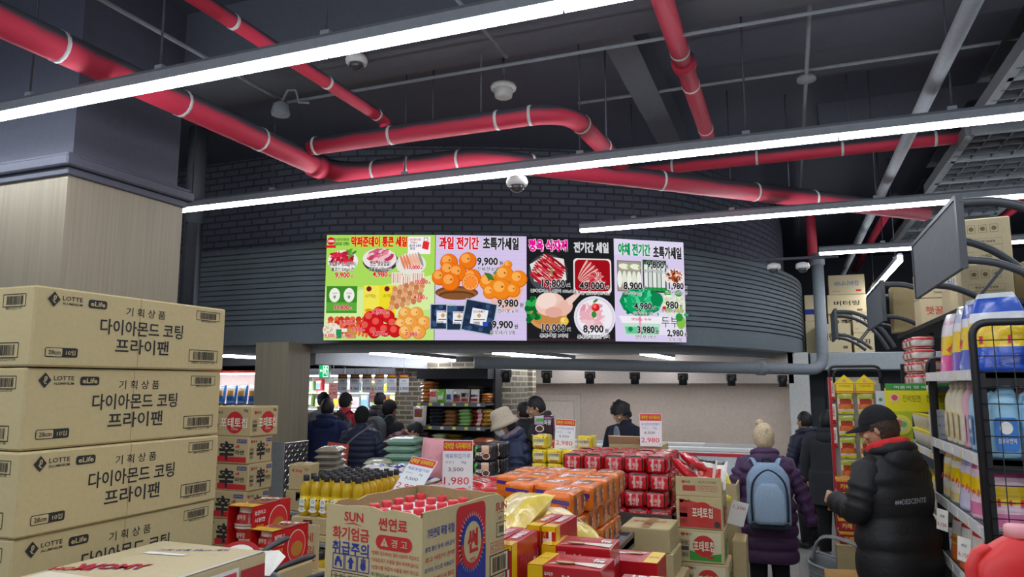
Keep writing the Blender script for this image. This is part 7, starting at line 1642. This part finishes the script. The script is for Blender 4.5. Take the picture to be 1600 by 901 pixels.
# man in brown and head behind
person('person in a dark olive jacket with short black hair, looking down', -2.55, 7.60, math.radians(-66), 1.71, '#3d3a34', '#1a1a1d', 'short', None, lean=.10, pitch=.25, puff=0, kind='cloth', face=True, vox=.01, collar='#34322d')
person('dark haired person mostly hidden behind the one in olive', -2.98, 8.12, math.radians(-120), 1.63, '#26282e', '#1a1a1d', 'short', None, puff=0, kind='cloth')
person('person with curly black hair in a navy vest over a striped shirt, looking down', -1.80, 8.32, math.radians(-26), 1.63, '#1d2233', '#1a1a1d', 'perm', None, lean=.06, pitch=.38, yaw=-.25, puff=0, kind='cloth', face=True, vox=.01, shirt='#8d96a4')
# the group at the back entrance
person('person in a long navy coat seen from behind beside the wood pillar', -5.40, 7.62, AW+.35, 1.66, '#1b2650', '#141518', 'short', None, hem=.55, puff=0, kind='cloth', hood=True, girth=.94)
person('person in a navy quilted jacket and black knit hat, with an orange shoulder bag', -4.70, 7.32, AW+.1, 1.57, '#1d2440', '#141518', 'short', 'beanie', '#101013', hem=.70, puff=.022, pitchz=.075, girth=1.05)
t = thing('shoulder_bag', 'orange red shoulder bag slung across the navy quilted jacket', 'bag', (-4.76, 6.98, .90), .15)
b = bag('bag_body', .26, .30, .13, '#c4553f', 77, (), .06, 'cloth', 3); b.parent = t; b.location = (0, -.02, .14); b.rotation_euler = (PI/2, .1, 0); del b['label']; del b['category']
MB().tube(catmull([(.05, -.01, .24), (.12, -.02, .30), (.20, -.015, .37), (.28, .02, .43), (.31, .10, .475), (.30, .20, .47)], 5), .016, M('#8e8c8a', 'cloth'), 8, True, .4).obj('strap', t)
person('person in a red jacket with a black backpack at the chilled display', -6.05, 8.98, AW-.1, 1.70, '#b01f34', '#1a1a1d', 'short', 'beanie', '#141416', puff=.012, hem=.76)
backpack('black backpack with a pale print on the red jacket', -6.02, 8.76, 1.02, -.1, .30, .14, .42, '#141416', '#3a3c40', '#c9c9c4')
person('person in a dark cap standing before the chilled display by the pillar', -6.70, 9.35, AW, 1.70, '#2a2d34', '#1a1a1d', 'short', 'cap', '#17181c', puff=.012)
person('person in a dark puffer jacket near the brick tile wall', -5.86, 9.62, AW-.3, 1.71, '#2b2f36', '#1a1a1d', 'short', None, puff=.018, hem=.78, hood=True)
person('person in a black coat and knit hat wearing a gray backpack', -4.98, 8.42, AW-.35, 1.62, '#15171f', '#141416', 'short', 'beanie', '#0f0f12', puff=0, kind='cloth', arms={-1: ((-.28, -.02, 1.12), (-.26, -.22, 1.0)), 1: ((.30, -.06, 1.14), (.28, -.30, 1.05))}, hem=.62)
backpack('gray backpack on the black coat near the grain shelves', -5.05, 8.20, .98, -.35, .33, .15, .44, '#54585c', '#2e3134', '#5d6165')
person('person in a dark teal jacket bending down among the shoppers', -5.52, 8.25, AW+.6, 1.55, '#303a40', '#1a1a1d', 'short', None, lean=.85, puff=.012)
person('person in a dark red quilted coat bending to the lower grain shelf', -4.78, 7.86, AW-1.1, 1.55, '#5c1f28', '#1a1a1d', 'short', None, lean=.75, pitch=.3, puff=.022, pitchz=.08, arms={-1: ((-.24, -.16, 1.2), (-.2, -.38, 1.12)), 1: ((.24, -.18, 1.18), (.2, -.40, 1.08))})
